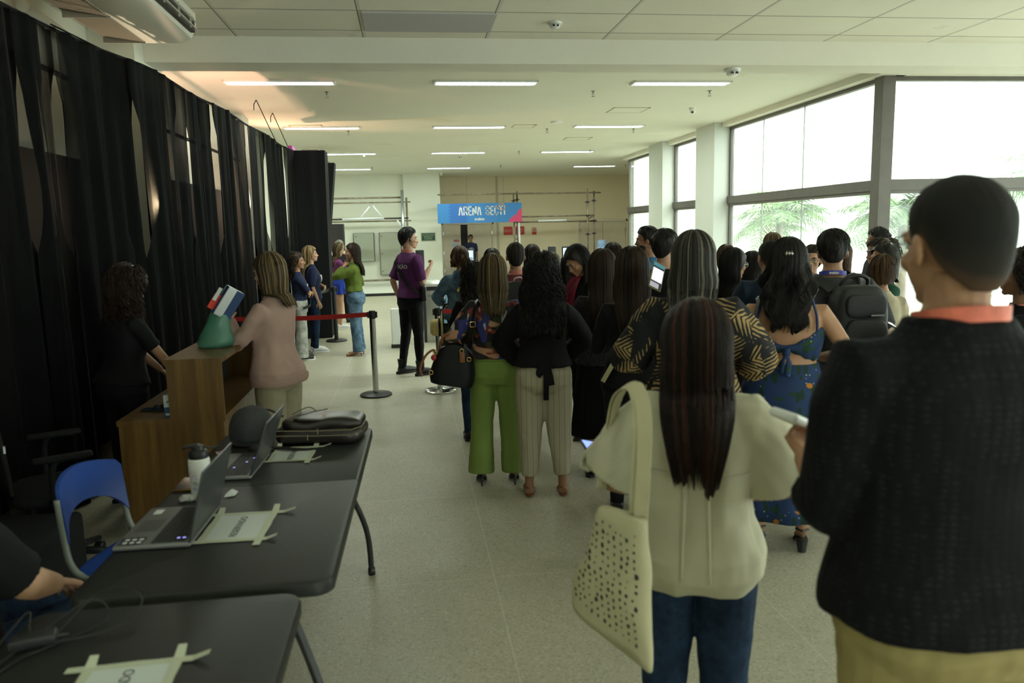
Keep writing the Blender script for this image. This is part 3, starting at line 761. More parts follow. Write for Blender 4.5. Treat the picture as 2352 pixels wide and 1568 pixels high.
def hair(mb, hz, M, style, L=.0, wid=1.0, seed=1, th=.016, nst=140, wave=0.0, parts='', A=1.9, back=0.0, tips=.06, body=None):
    """mb collects; M head matrix (4x4), hz local height unused. style short/buzz/long/curly"""
    rnd = random.Random(seed); cz, rz_, rx, ry, cy = .030, .090, .079, .097, -.012
    def hairline(a):        # a: 0 back, pi front
        a = abs((a + PI) % (2 * PI) - PI)
        if style in ('short', 'buzz'):
            return float(np.interp(a, [0, .5, 1.0, 1.35, 1.5, 1.75, 2.1, 2.6, PI], [-.085, -.082, -.055, -.020, .012, -.020 if style == 'short' else -.012, .052, .068, .070]))
        return float(np.interp(a, [0, 1.0, 1.5, 1.8, 2.1, 2.6, PI], [-.09, -.09, -.085, -.05, .040, .074, .082]))
    def pt(a, v, r=0.0):
        zh = hairline(a)
        ph = math.acos(max(-1, min(1, (zh - cz) / (rz_ + th)))) if zh > cz else PI / 2 + (cz - zh) / .11
        p = ph * v
        if p <= PI / 2: z = cz + (rz_ + th + r) * math.cos(p); k = math.sin(p)
        else: dz = (p - PI / 2) * .11; z = cz - dz; k = math.sqrt(max(.1, 1 - (dz / .175) ** 2))
        if z < cz: pass
        e = (th + r)
        if style in ('short', 'buzz'): e = e * (1 - .75 * max(0, v - .55) / .45) - .006 * (v > .97)
        front = .5 - .5 * math.cos(a)
        return Vector((math.sin(a) * (rx + e) * k, cy - math.cos(a) * (ry + e) * k, z)), ph
    NA, NV = 72, 22
    V = []; S = []
    amp = {'short': .004, 'buzz': .0012, 'long': .0035, 'curly': .012, 'wavy': .006}[style]
    for j in range(NV + 1):
        v = j / NV
        for i in range(NA):
            a = 2 * PI * i / NA
            nn = noise.noise(Vector((math.sin(a) * 9, math.cos(a) * 9, v * (1.2 if style in ('long', 'wavy') else 7) + seed)))
            if style == 'curly': nn = noise.noise(Vector((math.sin(a) * 6, math.cos(a) * 6, v * 7 + seed))) + .6 * noise.noise(Vector((math.sin(a) * 14, math.cos(a) * 14, v * 16 + seed)))
            p, _ = pt(a, max(v, .001), amp * nn * 1.6)
            V.append(M @ p); S.append(max(0, (v - .55) / .45) if style == 'buzz' else .5 + .9 * noise.noise(Vector((math.sin(a) * 16 + seed, math.cos(a) * 16, v * .8))))
    F = [(j * NA + i, j * NA + (i + 1) % NA, (j + 1) * NA + (i + 1) % NA, (j + 1) * NA + i) for j in range(NV) for i in range(NA)]
    mb.add([tuple(v) for v in V], F, 0, S)
    Rot = M.to_3x3(); yaw = math.atan2(-(Rot @ Vector((0, 1, 0))).x, (Rot @ Vector((0, 1, 0))).y)
    My = M.copy()
    H0 = M @ Vector((0, 0, 0)); Ryaw = Matrix.Rotation(yaw, 3, 'Z')
    def fall(a, t, r=0.0):     # a from back, t 0..1 from ear height to tips
        s = t * (L + .05); z = .06 - s
        wv = wave * (math.sin(s * 38 + a * 5 + seed) * .6 + math.sin(s * 21 + a * 9) * .5) * min(1, t * 2) * (1 + 1.2 * t)
        cw = rx + .012 + wid * .030 * min(1, s / .16) - (.018 * max(0, t - .6) / .4 if style != 'curly' else 0); cd = .108 + .012 * min(1, s / .1) + back * min(1, s / .3)
        nar = 1.0 if style == 'curly' else 1 - .30 * t * t
        k = 1 + (r + wv) / .1
        p = Vector((math.sin(a) * cw * k * nar, cy - math.cos(a * .93) * cd * k * .97, 0))
        if p.y > .02: p.y = .02 + (p.y - .02) * .8
        q = Ryaw @ p
        if body and q.y + H0.y < .03:
            zz = H0.z + z; prof, fat_, off_ = body
            if zz < 1.475:
                w_, d_, y_ = torso_at(prof, zz); Wd_ = w_ * fat_ + off_ + .02; Dd_ = d_ * fat_ * 1.02 + off_ + .012
                lim = y_ - Dd_ * max(0, 1 - min(1, abs(q.x + H0.x) / Wd_) ** 2.2) ** .45
                if q.y + H0.y > lim - .012 - r: q.y = lim - .012 - r - H0.y
        zk = math.sqrt(max(.05, 1 - (max(0, z - cz) / (rz_ + th)) ** 2)); top = M @ Vector((math.sin(a) * (rx + th + r + wv) * zk, cy - math.cos(a) * (ry + th + r + wv) * zk, max(z, -.06)))
        low = Vector((H0.x + q.x, H0.y + q.y, H0.z + z))
        b = max(0, min(1, (s - .05) / .11)); b = b * b * (3 - 2 * b)
        return top.lerp(low, b) if s > 0 else top
    if L > .02:
        NA2, NT = 56, 26; V = []; S = []
        tipv = [1 + tips * 2 * noise.noise(Vector((i * .35, seed, 0))) for i in range(NA2 + 1)]
        for j in range(NT + 1):
            t = j / NT
            for i in range(NA2 + 1):
                a = -A + 2 * A * i / NA2
                if style == 'curly': rr = amp * 1.6 * (noise.noise(Vector((a * 4, t * 9, seed))) + .6 * noise.noise(Vector((a * 10, t * 22, seed))))
                else: rr = amp * 1.5 * noise.noise(Vector((a * 9, t * 1.3, seed)))
                edge = .55 if i in (0, NA2) else 1
                V.append(fall(a * (1 if j < NT else .98), t * tipv[i], rr)); S.append(.5 + .9 * noise.noise(Vector((math.sin(a) * 16 + seed, math.cos(a) * 16, t * .8))))
        no = len(V)
        for j in range(NT + 1):
            t = j / NT
            for i in range(NA2 + 1):
                a = -A + 2 * A * i / NA2; V.append(fall(a * .97, t * tipv[i] * .985, -.032 - .0 * t)); S.append(.4)
        W2 = NA2 + 1; F = []
        for j in range(NT):
            for i in range(NA2):
                q = (j * W2 + i, j * W2 + i + 1, (j + 1) * W2 + i + 1, (j + 1) * W2 + i); F.append(q); F.append(tuple(no + x for x in q[::-1]))
            for i in (0, NA2): F.append((j * W2 + i, (j + 1) * W2 + i, no + (j + 1) * W2 + i, no + j * W2 + i))
        for i in range(NA2): F.append((NT * W2 + i, NT * W2 + i + 1, no + NT * W2 + i + 1, no + NT * W2 + i))
        mb.add([tuple(v) for v in V], F, 0, S)
    # single strands
    for k in range(int(nst * (1.5 if style not in ('short',) else 1))):
        fq = rnd.uniform(55, 100); a = rnd.uniform(-min(A, PI), min(A, PI)) if L > .02 else rnd.uniform(-PI, PI); r0 = rnd.uniform(.000, .006 if style != 'curly' else .02); pts = []
        sv = .5 + .9 * noise.noise(Vector((math.sin(a) * 16 + seed, math.cos(a) * 16, .3))) + rnd.uniform(-.18, .18); ph = rnd.uniform(0, 6)
        if style in ('short', 'buzz'):
            if style == 'buzz': break
            v0 = rnd.uniform(.02, .8); lv = rnd.uniform(.12, .25); da = rnd.uniform(-.25, .25)
            for q in range(4): pts.append(M @ pt(a + da * q / 3, min(.97, v0 + lv * q / 3), r0 * .6 + .002 + .003 * q / 3)[0])
            rad = [.0022, .002, .0016, .0004]
        else:
            v0 = rnd.uniform(.05, .9) if style == 'curly' else rnd.uniform(.03, .35)
            for q in range(5):
                v = v0 + (1 - v0) * q / 5 * (.62 if L > .02 else 1)
                if L > .02 and v > .58: continue
                cw_ = .12 if style == 'curly' else 0
                pts.append(M @ pt(a + cw_ * math.sin(v * 16 + ph), min(v, .98), r0 + (.008 * math.cos(v * 16 + ph) if cw_ else 0))[0])
            if L > .02:
                tl = rnd.uniform(.82, 1.10) if style != 'curly' else rnd.uniform(.3, 1.06); nn = 16 if style != 'curly' else 30
                for q in range(nn):
                    t = (q + 1) / nn * tl; aa = a
                    rr = r0 + .001
                    if style == 'curly': aa = a + (.10 + .05 * math.sin(ph)) * math.sin(t * L * fq + ph) + .1 * math.sin(t * 5 + ph); rr = r0 + .010 * math.cos(t * L * fq + ph)
                    pts.append(fall(aa + (.10 * (q / nn) ** 2 * math.sin(ph)), t, rr))
            rw = .0016 if style != 'curly' else .0024
            rad = [rw * (1 - .75 * (q / (len(pts) - 1)) ** 2) for q in range(len(pts))]
        n0 = mb.n; mb.tube(pts, rad, 3); mb.st[-1] = np.full(mb.n - n0, sv)

def person(label, X, Y, h, rz, sex='f', fat=1.0, skin='tan', vox=.009, hd=(0, 0, 0), armL=None, armR=None, hair_=None, top=None, bottom=None, shoes=None,
           lean=0.0, face=True, eyes=False, hands=True, legs=((0, 0), (0, 0)), extras=None, headk=1.0, thg=(0, 0), fvox=.005, heel=0.0, skirtlegs=True, group=None, sit=False):
    """armX = (wrist xyz, pole xyz, palm normal, curl) in 1.75 m body units, facing +Y"""
    s = h / 1.75; prof = TF if sex == 'f' else TM
    root = thing('person', label, 'person', (X, Y, 0), rz, group)
    root.rotation_euler = (0, 0, rz)
    if sit: root.location.z = -.42 * s
    LM = T(0, 0, .9) @ Rx(-lean) @ T(0, 0, -.9)      # forward lean above the hips
    P = {'root': root, 's': s}
    fw = lambda z: fat if z < 1.42 else 1 + (fat - 1) * .4
    core = MB()
    hk_ = lambda z: .93 if (bottom and z < 1.0) else 1.0
    core.loft([ring_at(z, w * fw(z) * hk_(z), d * hk_(z) * (fw(z) * 1.02 if z < 1.42 else 1), y) for z, w, d, y in prof]); core.xf(LM)
    core.tube([LM @ Vector((0, -.022, 1.44)), LM @ Vector((0, -.014, 1.50)), LM @ Vector((0, -.004, 1.57))], [.060 if sex == 'm' else .049] * 2 + [.055 if sex == 'm' else .047], 16)
    # head
    hy, hp, hr = hd; hs = headk * (.5 + .5 / s) * 1.0
    HM = LM @ T(0, -.015, 1.535) @ Rz(hy) @ Rx(hp) @ Ry(hr) @ Matrix.Scale(hs, 4) @ T(0, .012, .097)
    hm = head_primitives(True, sex == 'f'); hm.xf(HM)
    nk = MB(); nk.tube([LM @ Vector((0, -.02, 1.47)), HM @ Vector((0, -.02, -.05))], [.052 if sex == 'm' else .044, .054 if sex == 'm' else .046], 14)
    hm.merge(nk)
    # arms
    sx = .178 if sex == 'm' else .152; sx *= (1 + (fat - 1) * .8); sz = 1.382 if sex == 'm' else 1.358
    ar = (1.0 if sex == 'm' else .86) * (1 + (fat - 1) * .9); arms = []; hands_m = MB()
    for sd, arm in ((-1, armL), (1, armR)):
        if arm is None: arm = ((sd * (sx + .055), .03, .86), (sd * .5, -1, 0), (-sd, .3, 0), .35)
        S = LM @ Vector((sd * sx, -.012, sz)); E_, W_ = ik(S, arm[0], .275, .245, arm[1]); arms.append((S, E_, W_))
        inn = LM @ Vector((sd * sx * .45, -.012, sz - .005))
        core.tube([inn, S, S.lerp(E_, .35), S.lerp(E_, .8), E_, E_.lerp(W_, .3), E_.lerp(W_, .75), W_], [r * ar for r in (.052, .054, .047, .040, .037, .038, .030, .0245)], 14)
        if hands:
            dd = (W_ - E_).normalized(); bend = arm[4] if len(arm) > 4 else (0, 0, 0); dd = (dd + Vector(bend)).normalized()
            hands_m.merge(hand(W_ + dd * .004, dd, arm[2], arm[3], .95 if sex == 'm' else .86, side=(1 if sd < 0 else -1) * (1 if len(arm) < 6 else arm[5])))
    # legs
    lw = 1 + (fat - 1) * .9; LG = []
    for i, sd in ((0, -1), (1, 1)):
        fx, fy = legs[i]; hip = Vector((sd * .088 * lw, -.01, .87)); an = Vector((sd * .095 * lw + fx, -.03 + fy, .085 + heel)); kn = hip.lerp(an, .5) + Vector((0, .018, 0))
        if sit: kn = Vector((sd * .13, .42, .92)); an = Vector((sd * .14, .42, .50))
        LG.append((hip, kn, an))
        core.tube([hip - Vector((0, 0, .02)), hip.lerp(kn, .35), kn, kn.lerp(an, .3), an.lerp(kn, .15), an - Vector((0, 0, .02))], [.084 * lw, .076 * lw, .051, .050, .035, .033], 14)
        if heel: core.tube([an - Vector((0, .01, 0)), an + Vector((0, .05, -.055)), (an.x, an.y + .13, .028)], [.036, .032, .026], 12, flat=.8); core.ell((an.x, an.y + .16, .024), (.036, .045, .018))
        else: zf = an.z - .085; core.tube([(an.x, an.y - .035, .042 + zf), (an.x, an.y + .03, .048 + zf), (an.x + sd * .012, an.y + .12, .034 + zf), (an.x + sd * .015, an.y + .185, .024 + zf)], [.036, .040, .038, .022], 12, flat=.8)
    P['LM'] = LM; P['HM'] = HM; P['arms'] = arms; P['legs'] = LG
    Sc = Matrix.Scale(s, 4)
    body = remesh(core, vox / s, 2)
    body.merge(remesh(hm, fvox, 2, .45))
    if hands: body.merge(remesh(hands_m, .0048, 2, .4))
    ms = [SK[skin], EYEW, IRIS, LIPM]
    if eyes:
        ex = MB()
        for sd in (-1, 1):
            ex.ell((sd * .031, .0722, 0), (.0125, .0118, .0075), nu=12, nv=8, mi=1); ex.ell((sd * .031, .0792, 0), (.0060, .0058, .0066), nu=10, nv=6, mi=2)
            ex.tube([(sd * .014, .0965, .023), (sd * .030, .0925, .0285), (sd * .047, .079, .022)], [.0028, .0034, .0018], 6, mi=2)
        ex.ell((0, .0925, -.0555), (.021, .0072, .0042), nu=12, nv=7, mi=3); ex.ell((0, .0920, -.068), (.017, .0072, .0055), nu=12, nv=7, mi=3)
        ex.xf(HM); body.merge(ex)
    body.xf(Sc); obj('body', body, ms, root, smooth=True)
    # hair
    if hair_:
        hk = dict(hair_); hmt = hk.pop('mat'); hb = MB(); hk.setdefault('body', (prof, fat, (top or {}).get('off', .012) + (top or {}).get('loose', .01))); hair(hb, 0, HM, hk.pop('style'), **hk)
        P['hair_mb'] = hb
        if extras and 'hair' in extras: extras['hair'](hb, HM)
        hb.xf(Sc); obj('hair', hb, hmt, root, smooth=True, fix=False, streak=True)
    # top garment
    def torso_rings(z0, z1, off, loose, hemw=0.0):
        R = []; zs = sorted(set([z0, z1] + [p[0] for p in prof if z0 < p[0] < z1] + list(np.arange(z0, z1, .05))))
        for z in zs:
            w, d, y = torso_at(prof, z); f = fw(z); t = max(0, min(1, (1.30 - z) / (1.30 - z0 + 1e-6)))
            R.append(ring_at(z, w * f + off + loose * t + hemw * t, d * f * 1.02 + off + loose * t * .8 + hemw * t * .8, y))
        return R
    P['torso_rings'] = torso_rings
    tf_ = (top or {}).get('off', .012) + .6 * (top or {}).get('loose', .01)
    def surf_pt(x, z, e, sgn):
        w_, d_, y_ = torso_at(prof, z); W_ = w_ * fw(z) + tf_; D_ = d_ * fw(z) * 1.02 + tf_ + e
        return LM @ Vector((x, y_ + sgn * D_ * max(0, 1 - min(1, abs(x) / W_) ** 2.2) ** .45, z))
    P['bk'] = lambda x, z, e=.006: surf_pt(x, z, e, -1)
    P['fr'] = lambda x, z, e=.006: surf_pt(x, z, e, 1)
    if top:
        off = top.get('off', .012); g = MB(); z0 = top.get('hem', .90); z1 = top.get('neck', 1.475)
        g.loft(torso_rings(z0, z1, off, top.get('loose', .01), top.get('flare', 0))); g.xf(LM)
        if top.get('gather'): g.xf(Matrix.Identity(4))
        sl = top.get('sleeve', .55); sr = top.get('srad', 1.0); so = top.get('soff', .012)
        if sl > 0:
            for sd, (S, E_, W_) in zip((-1, 1), arms):
                inn = LM @ Vector((sd * sx * .45, -.012, sz - .008)); pts = [inn, S]; rr = [(.052 * ar + so), (.056 * ar + so)]
                U = [(.2, .050), (.4, .047), (.6, .044), (.8, .041), (1, .039), (1.3, .039), (1.6, .034), (1.9, .028), (2, .027)]
                for u, r0 in U:
                    if u > sl: break
                    pts.append(S.lerp(E_, u) if u <= 1 else E_.lerp(W_, u - 1)); rr.append((r0 * ar + so) * (1 + (sr - 1) * min(1, u / sl)))
                pts.append(S.lerp(E_, sl) if sl <= 1 else E_.lerp(W_, sl - 1)); rr.append(rr[-1] * top.get('cuff', 1.0))
                g.tube(pts, rr, 16)
        gm = remesh(g, top.get('vox', vox) / s, top.get('sm', 3), .5)
        V = gm.V(); wa = top.get('wr', .008)
        if wa: V = shift_noise(V, wa, 7, len(label), top.get('aniso', (1.2, 1.2, .6))); V = shift_noise(V, wa * .55, 17, len(label) + 3, (1, 1, .6))
        gm.v = [V]; gm.st = [np.zeros(len(V))]; gm.xf(Sc)
        P['top'] = obj(top.get('name', 'shirt'), gm, top['mat'], root, smooth=True)
    if bottom:
        g = MB(); kind = bottom.get('kind', 'trousers'); waist = bottom.get('waist', 1.03); off = bottom.get('off', .014)
        if kind in ('skirt', 'dress'):
            hem = bottom.get('hem', .45); n = 64; rings = []
            zs = list(np.linspace(hem, .80, 8)) + [z for z in np.arange(.84, waist, .04)] + [waist]
            wf = bottom.get('flare', .06)
            for z in zs:
                w, d, y = torso_at(prof, max(z, .86)); t = max(0, (.86 - z) / .8); rg = ring_at(z, w * fw(z) + off + wf * t * 2, d * fw(z) + off + wf * t * 2, y, n)
                fold = bottom.get('fold', .012) * min(1, max(0, (.95 - z) / .3))
                rings.append([(x * (1 + fold * 5 * math.sin(i / n * 2 * PI * 9 + 2)), yy * (1 + fold * 5 * math.sin(i / n * 2 * PI * 9 + 2)), zz) for i, (x, yy, zz) in enumerate(rg)])
            g.loft(rings); gm = g
        else:
            LR = bottom.get('legr', (.100, .088, .066, .060, .050, .048)); end = bottom.get('end', .07)
            g.loft(torso_rings(.80, waist, off, 0))
            for sd, (hip, kn, an) in zip((-1, 1), LG):
                k = lw; e = 1 - (end - an.z) / (kn.z - an.z) if kn.z > end else 0
                lo = kn.lerp(an, max(0.0, min(1.12, (kn.z - end) / (kn.z - an.z)))) if end < kn.z else hip.lerp(kn, (hip.z - end) / (hip.z - kn.z))
                if end < kn.z: pts = [hip + Vector((0, 0, .03)), hip.lerp(kn, .35), kn, kn.lerp(lo, .33), kn.lerp(lo, .7), lo]; rr = [LR[0] * k, LR[1] * k, LR[2] * (1 + (k - 1) * .6), LR[3], LR[4], LR[5]]
                else: pts = [hip + Vector((0, 0, .02)), hip.lerp(lo, .5), lo]; rr = [LR[0] * k, LR[1] * k, LR[2]]
                g.tube(pts, rr, 18)
            gm = remesh(g, bottom.get('vox', vox) / s, 3, .5)
            V = gm.V(); wa = bottom.get('wr', .006)
            if wa: V = shift_noise(V, wa, 8, len(label) + 7, (1, 1, .8)); V = shift_noise(V, wa * .4, 22, 3, (1, 1, 1))
            gm.v = [V]; gm.st = [np.zeros(len(V))]
        gm.xf(Sc); P['bottom'] = obj(bottom.get('name', 'trousers'), gm, bottom['mat'], root, smooth=True)
    if shoes:
        kind = shoes.get('kind', 'shoe')
        for sd, (hip, kn, an) in zip((-1, 1), LG):
            g = MB(); x, y = an.x, an.y; mats = [shoes['mat'], shoes.get('sole', M_blkr)]
            if kind in ('shoe', 'boot'):
                sh = MB(); sh.tube([(x, y - .05, .048), (x, y + .02, .058), (x + sd * .01, y + .10, .048), (x + sd * .014, y + .20, .034)], [.040, .046, .044, .028], 14, flat=.9)
                if kind == 'boot': sh.tube([(x, y, .05), (x, y - .005, .13), (x, y - .01, .19)], [.046, .047, .052], 14)
                g.merge(remesh(sh, .008, 2)); 
                g.loft([[(x + sd * .008 + wx * k, y + yy, z) for wx, yy in ((0, -.085), (.034, -.06), (.036, 0), (.044, .10), (.034, .19), (0, .225), (-.030, .19), (-.040, .10), (-.036, 0), (-.034, -.06))] for k, z in ((1, 0.001), (1, shoes.get('st', .022)))], 1)
            else:   # sandals and heels
                hh = heel
                g.loft([[(x + wx, y + yy, zz) for wx, yy, zz in ((0, -.07, hh + b + .02), (.030, -.04, hh + b + .02), (.030, .02, hh * .7 + b + .014), (.042, .10, b + .006), (.030, .17, b + .006), (0, .20, b + .006), (-.030, .17, b + .006), (-.042, .10, b + .006), (-.030, .02, hh * .7 + b + .014), (-.030, -.04, hh + b + .02))] for b in (0, -.006 if hh else -.006)], 0)
                if hh: hr_ = shoes.get('heelr', .007); g.tube([(x, y - .045, hh + .016), (x, y - .05, .001)], [hr_ * 1.5, hr_], 8)
                g.tube([(x - .034, y + .0 - .02, an.z - .01), (x, y - .058, an.z - .01), (x + .034, y - .02, an.z - .01), (x + .02, y + .045, an.z - .02), (x - .02, y + .045, an.z - .02), (x - .034, y - .02, an.z - .01)], .005, 6)
                g.tube([(x - .040, y + .09, .02), (x - .02, y + .09, .058), (x + .02, y + .09, .058), (x + .040, y + .09, .02)], .006, 6)
            if sit: g.xf(T(0, 0, an.z - .085))
            g.xf(Sc); obj('shoe' if kind in ('shoe', 'boot') else 'sandal', g, mats, root, smooth='auto')
    P['W'] = lambda p: Vector((X, Y, 0)) + Rz(rz).to_3x3() @ (Vector(p) * s)
    P['Mw'] = T(X, Y, 0) @ Rz(rz) @ Matrix.Scale(s, 4)
    return P
def lanyard(P, m, neck_r=.066, drop=.30, wid=.010, z=1.470, fat=1.0, front=.125, flat=.18):
    """band round the neck with its ends meeting on the chest"""
    LM = P['LM']; pts = []
    for i in range(33):
        t = -PI * .78 + PI * 1.56 * i / 32
        pts.append(LM @ Vector((math.sin(t) * neck_r * 1.06, -.022 - math.cos(t) * neck_r, z - .030 * (1 - math.cos(t)) / 2 + .010)))
    e0, e1 = pts[0], pts[-1]; mid = LM @ Vector((0, front, z - drop))
    def chain(e): return [e.lerp(mid, k) + Vector((0, .03 * math.sin(k * PI), 0)) for k in (1, .8, .6, .4, .2)]
    pts = chain(e0) + pts + chain(e1)[::-1]
    g = MB(); rings = []
    C0 = LM @ Vector((0, -.02, 1.3))
    for i, p in enumerate(pts):
        t = (pts[min(i + 1, len(pts) - 1)] - pts[max(i - 1, 0)]).normalized()
        out = (p - C0); out.z = 0; out.normalize(); out = (out - t * out.dot(t)).normalized(); b = t.cross(out)
        rings.append([tuple(p + b * wid * a + out * .0012 * c) for a, c in ((-1, -1), (1, -1), (1, 1), (-1, 1))])
    g.loft(rings); g.xf(Matrix.Scale(P['s'], 4)); return obj('lanyard', g, m, P['root'])
def glasses(P, m, rim=.021, kind='round'):
    HM = P['HM']; g = MB(); ln = MB()
    for sd in (-1, 1):
        c = Vector((sd * .033, .101, .0)); k = 20
        pts = [HM @ (c + Vector((math.cos(2 * PI * i / k) * rim * 1.15, -.006 * abs(math.cos(2 * PI * i / k)), math.sin(2 * PI * i / k) * rim))) for i in range(k + 1)]
        g.tube(pts, .0014, 5, cap=False)
        g.tube([HM @ Vector((sd * .057, .097, .004)), HM @ Vector((sd * .076, .06, .006)), HM @ Vector((sd * .084, .0, .004)), HM @ Vector((sd * .080, -.025, -.012))], .0016, 5)
        ln.loft([[tuple(HM @ (c + Vector((math.cos(2 * PI * i / k) * rim * 1.13, dy, math.sin(2 * PI * i / k) * rim * .97)))) for i in range(k)] for dy in (-.001, .001)])
    g.tube([HM @ Vector((-.011, .103, .004)), HM @ Vector((0, .105, .008)), HM @ Vector((.011, .103, .004))], .0014, 5)
    S = Matrix.Scale(P['s'], 4); g.xf(S); ln.xf(S)
    o = obj('glasses', g, m, P['root'], smooth=True); lm = _mc.get('lens_glass') or glass_mat('lens_glass', .02)
    obj('lenses', ln, lm, o); return o
def strap(name, pts, wid, m, parent=None, out=None, thick=.0025, center=None):
    g = MB(); rings = []; P_ = [Vector(p) for p in pts]
    for i, p in enumerate(P_):
        t = (P_[min(i + 1, len(P_) - 1)] - P_[max(i - 1, 0)]).normalized(); o = Vector(out) if out else (p - Vector(center))
        o = (o - t * o.dot(t)).normalized(); b = t.cross(o)
        rings.append([tuple(p + b * wid * a + o * thick * c) for a, c in ((-1, -1), (1, -1), (1, 1), (-1, 1))])
    g.loft(rings); return obj(name, g, m, parent, smooth='auto')
def smooth_path(pts, n=6):
    P_ = [Vector(p) for p in pts]; out = []
    for i in range(len(P_) - 1):
        p0 = P_[max(i - 1, 0)]; p1 = P_[i]; p2 = P_[i + 1]; p3 = P_[min(i + 2, len(P_) - 1)]
        for j in range(n):
            t = j / n; out.append(.5 * ((2 * p1) + (p2 - p0) * t + (2 * p0 - 5 * p1 + 4 * p2 - p3) * t * t + (3 * p1 - p0 - 3 * p2 + p3) * t ** 3))
    return out + [P_[-1]]
# ---------------------------------------------------------------- cloth materials
def fabric(name, c, var=.12, sc=14, bump=.10, rough=.85, bs=300):
    return mat(name, c, rough, 0, .25, var=var, vscale=sc, bump=bump, bscale=bs)
F_black = fabric('black_fabric', (.0045, .0045, .0055)); F_black2 = fabric('charcoal_black_fabric', (.009, .009, .011)); F_navy = fabric('navy_fabric', (.014, .020, .055))
F_blktr = fabric('black_trouser_fabric', (.004, .004, .005)); F_pink = fabric('pink_suede', (.40, .265, .23), .06, 6, .15); F_beige = fabric('beige_trouser_fabric', (.33, .295, .21), .08)
F_purple = fabric('purple_jersey', (.085, .018, .095), .08); F_plum = fabric('plum_jersey', (.13, .03, .11)); F_blue = fabric('royal_blue_fabric', (.012, .035, .25))
F_olive = fabric('olive_knit', (.10, .14, .022), .2, 60); F_green = fabric('lime_green_fabric', (.175, .245, .060), .07, 7, .1)
F_maroon = fabric('maroon_fabric', (.16, .035, .05)); F_grey = fabric('grey_fabric', (.055, .058, .06)); F_lgrey = fabric('light_grey_fabric', (.22, .22, .21))
F_magenta = fabric('magenta_fabric', (.40, .03, .15)); F_red = fabric('crimson_fabric', (.20, .008, .03)); F_dkteal = fabric('dark_blue_shirt_fabric', (.012, .022, .045))
F_royal = fabric('blue_shirt_fabric', (.03, .10, .22)); F_cream = fabric('cream_linen', (.49, .465, .345), .05, 10, .10, bs=220); F_cream2 = fabric('cream_knit', (.40, .35, .25))
F_dgreen = fabric('dark_green_fabric', (.012, .06, .035)); F_tan = fabric('tan_trouser_fabric', (.20, .11, .035)); F_khaki = fabric('khaki_fabric', (.30, .24, .10))
F_brown = fabric('brown_skirt_fabric', (.09, .04, .015)); F_canvas = fabric('natural_canvas', (.52, .48, .31), .04, 20, .3); M_leather = mat('black_leather', (.008, .007, .007), .38, 0, .35, bump=.08, bscale=120)
M_tan_leather = mat('tan_leather', (.20, .07, .025), .45); M_gold = mat('gold_metal', (.75, .52, .18), .25, 1.0)
def denim(name, a, b):
    m, nt, bs = base(name, .85, 0, .2); v = mapping(nt)
    n = noise_node(nt, v, 7, 6, .7); f = noise_node(nt, mapping(nt, (300, 300, 60)), 1, 2)
    c = mixc(nt, thresh(nt, n, .5, .12), tuple(x * .7 for x in a), tuple(x * 1.2 for x in b)); c = mixc(nt, math_node(nt, 'MULTIPLY', thresh(nt, noise_node(nt, v, 26, 4, .8), .6, .1), .4), c, tuple(min(1, x * 1.9) for x in b)); nt.links.new(mixc(nt, math_node(nt, 'MULTIPLY', f, .35), c, tuple(x * .4 for x in a)), bs.inputs['Base Color'])
    return m
D_dark = denim('dark_denim', (.008, .018, .045), (.018, .04, .085)); D_mid = denim('blue_denim', (.05, .10, .17), (.12, .20, .29)); D_jack = denim('washed_denim', (.035, .075, .12), (.09, .16, .22)); D_light = denim('pale_denim', (.34, .35, .33), (.46, .46, .42))
def stripes_mat():
    m, nt, b = base('cream_striped_linen', .85, 0, .2); v = mapping(nt)
    s = nt.nodes.new('ShaderNodeSeparateXYZ'); nt.links.new(v, s.inputs[0])
    w = noise_node(nt, v, 5, 2); x = math_node(nt, 'ADD', s.outputs[0], math_node(nt, 'MULTIPLY', w, .015))
    t = math_node(nt, 'FLOORED_MODULO', math_node(nt, 'ADD', x, 10.0), .034)
    l = math_node(nt, 'LESS_THAN', t, .0042)
    nt.links.new(mixc(nt, math_node(nt, 'MULTIPLY', l, .8), (.37, .345, .265), (.30, .17, .03)), b.inputs['Base Color']); return m
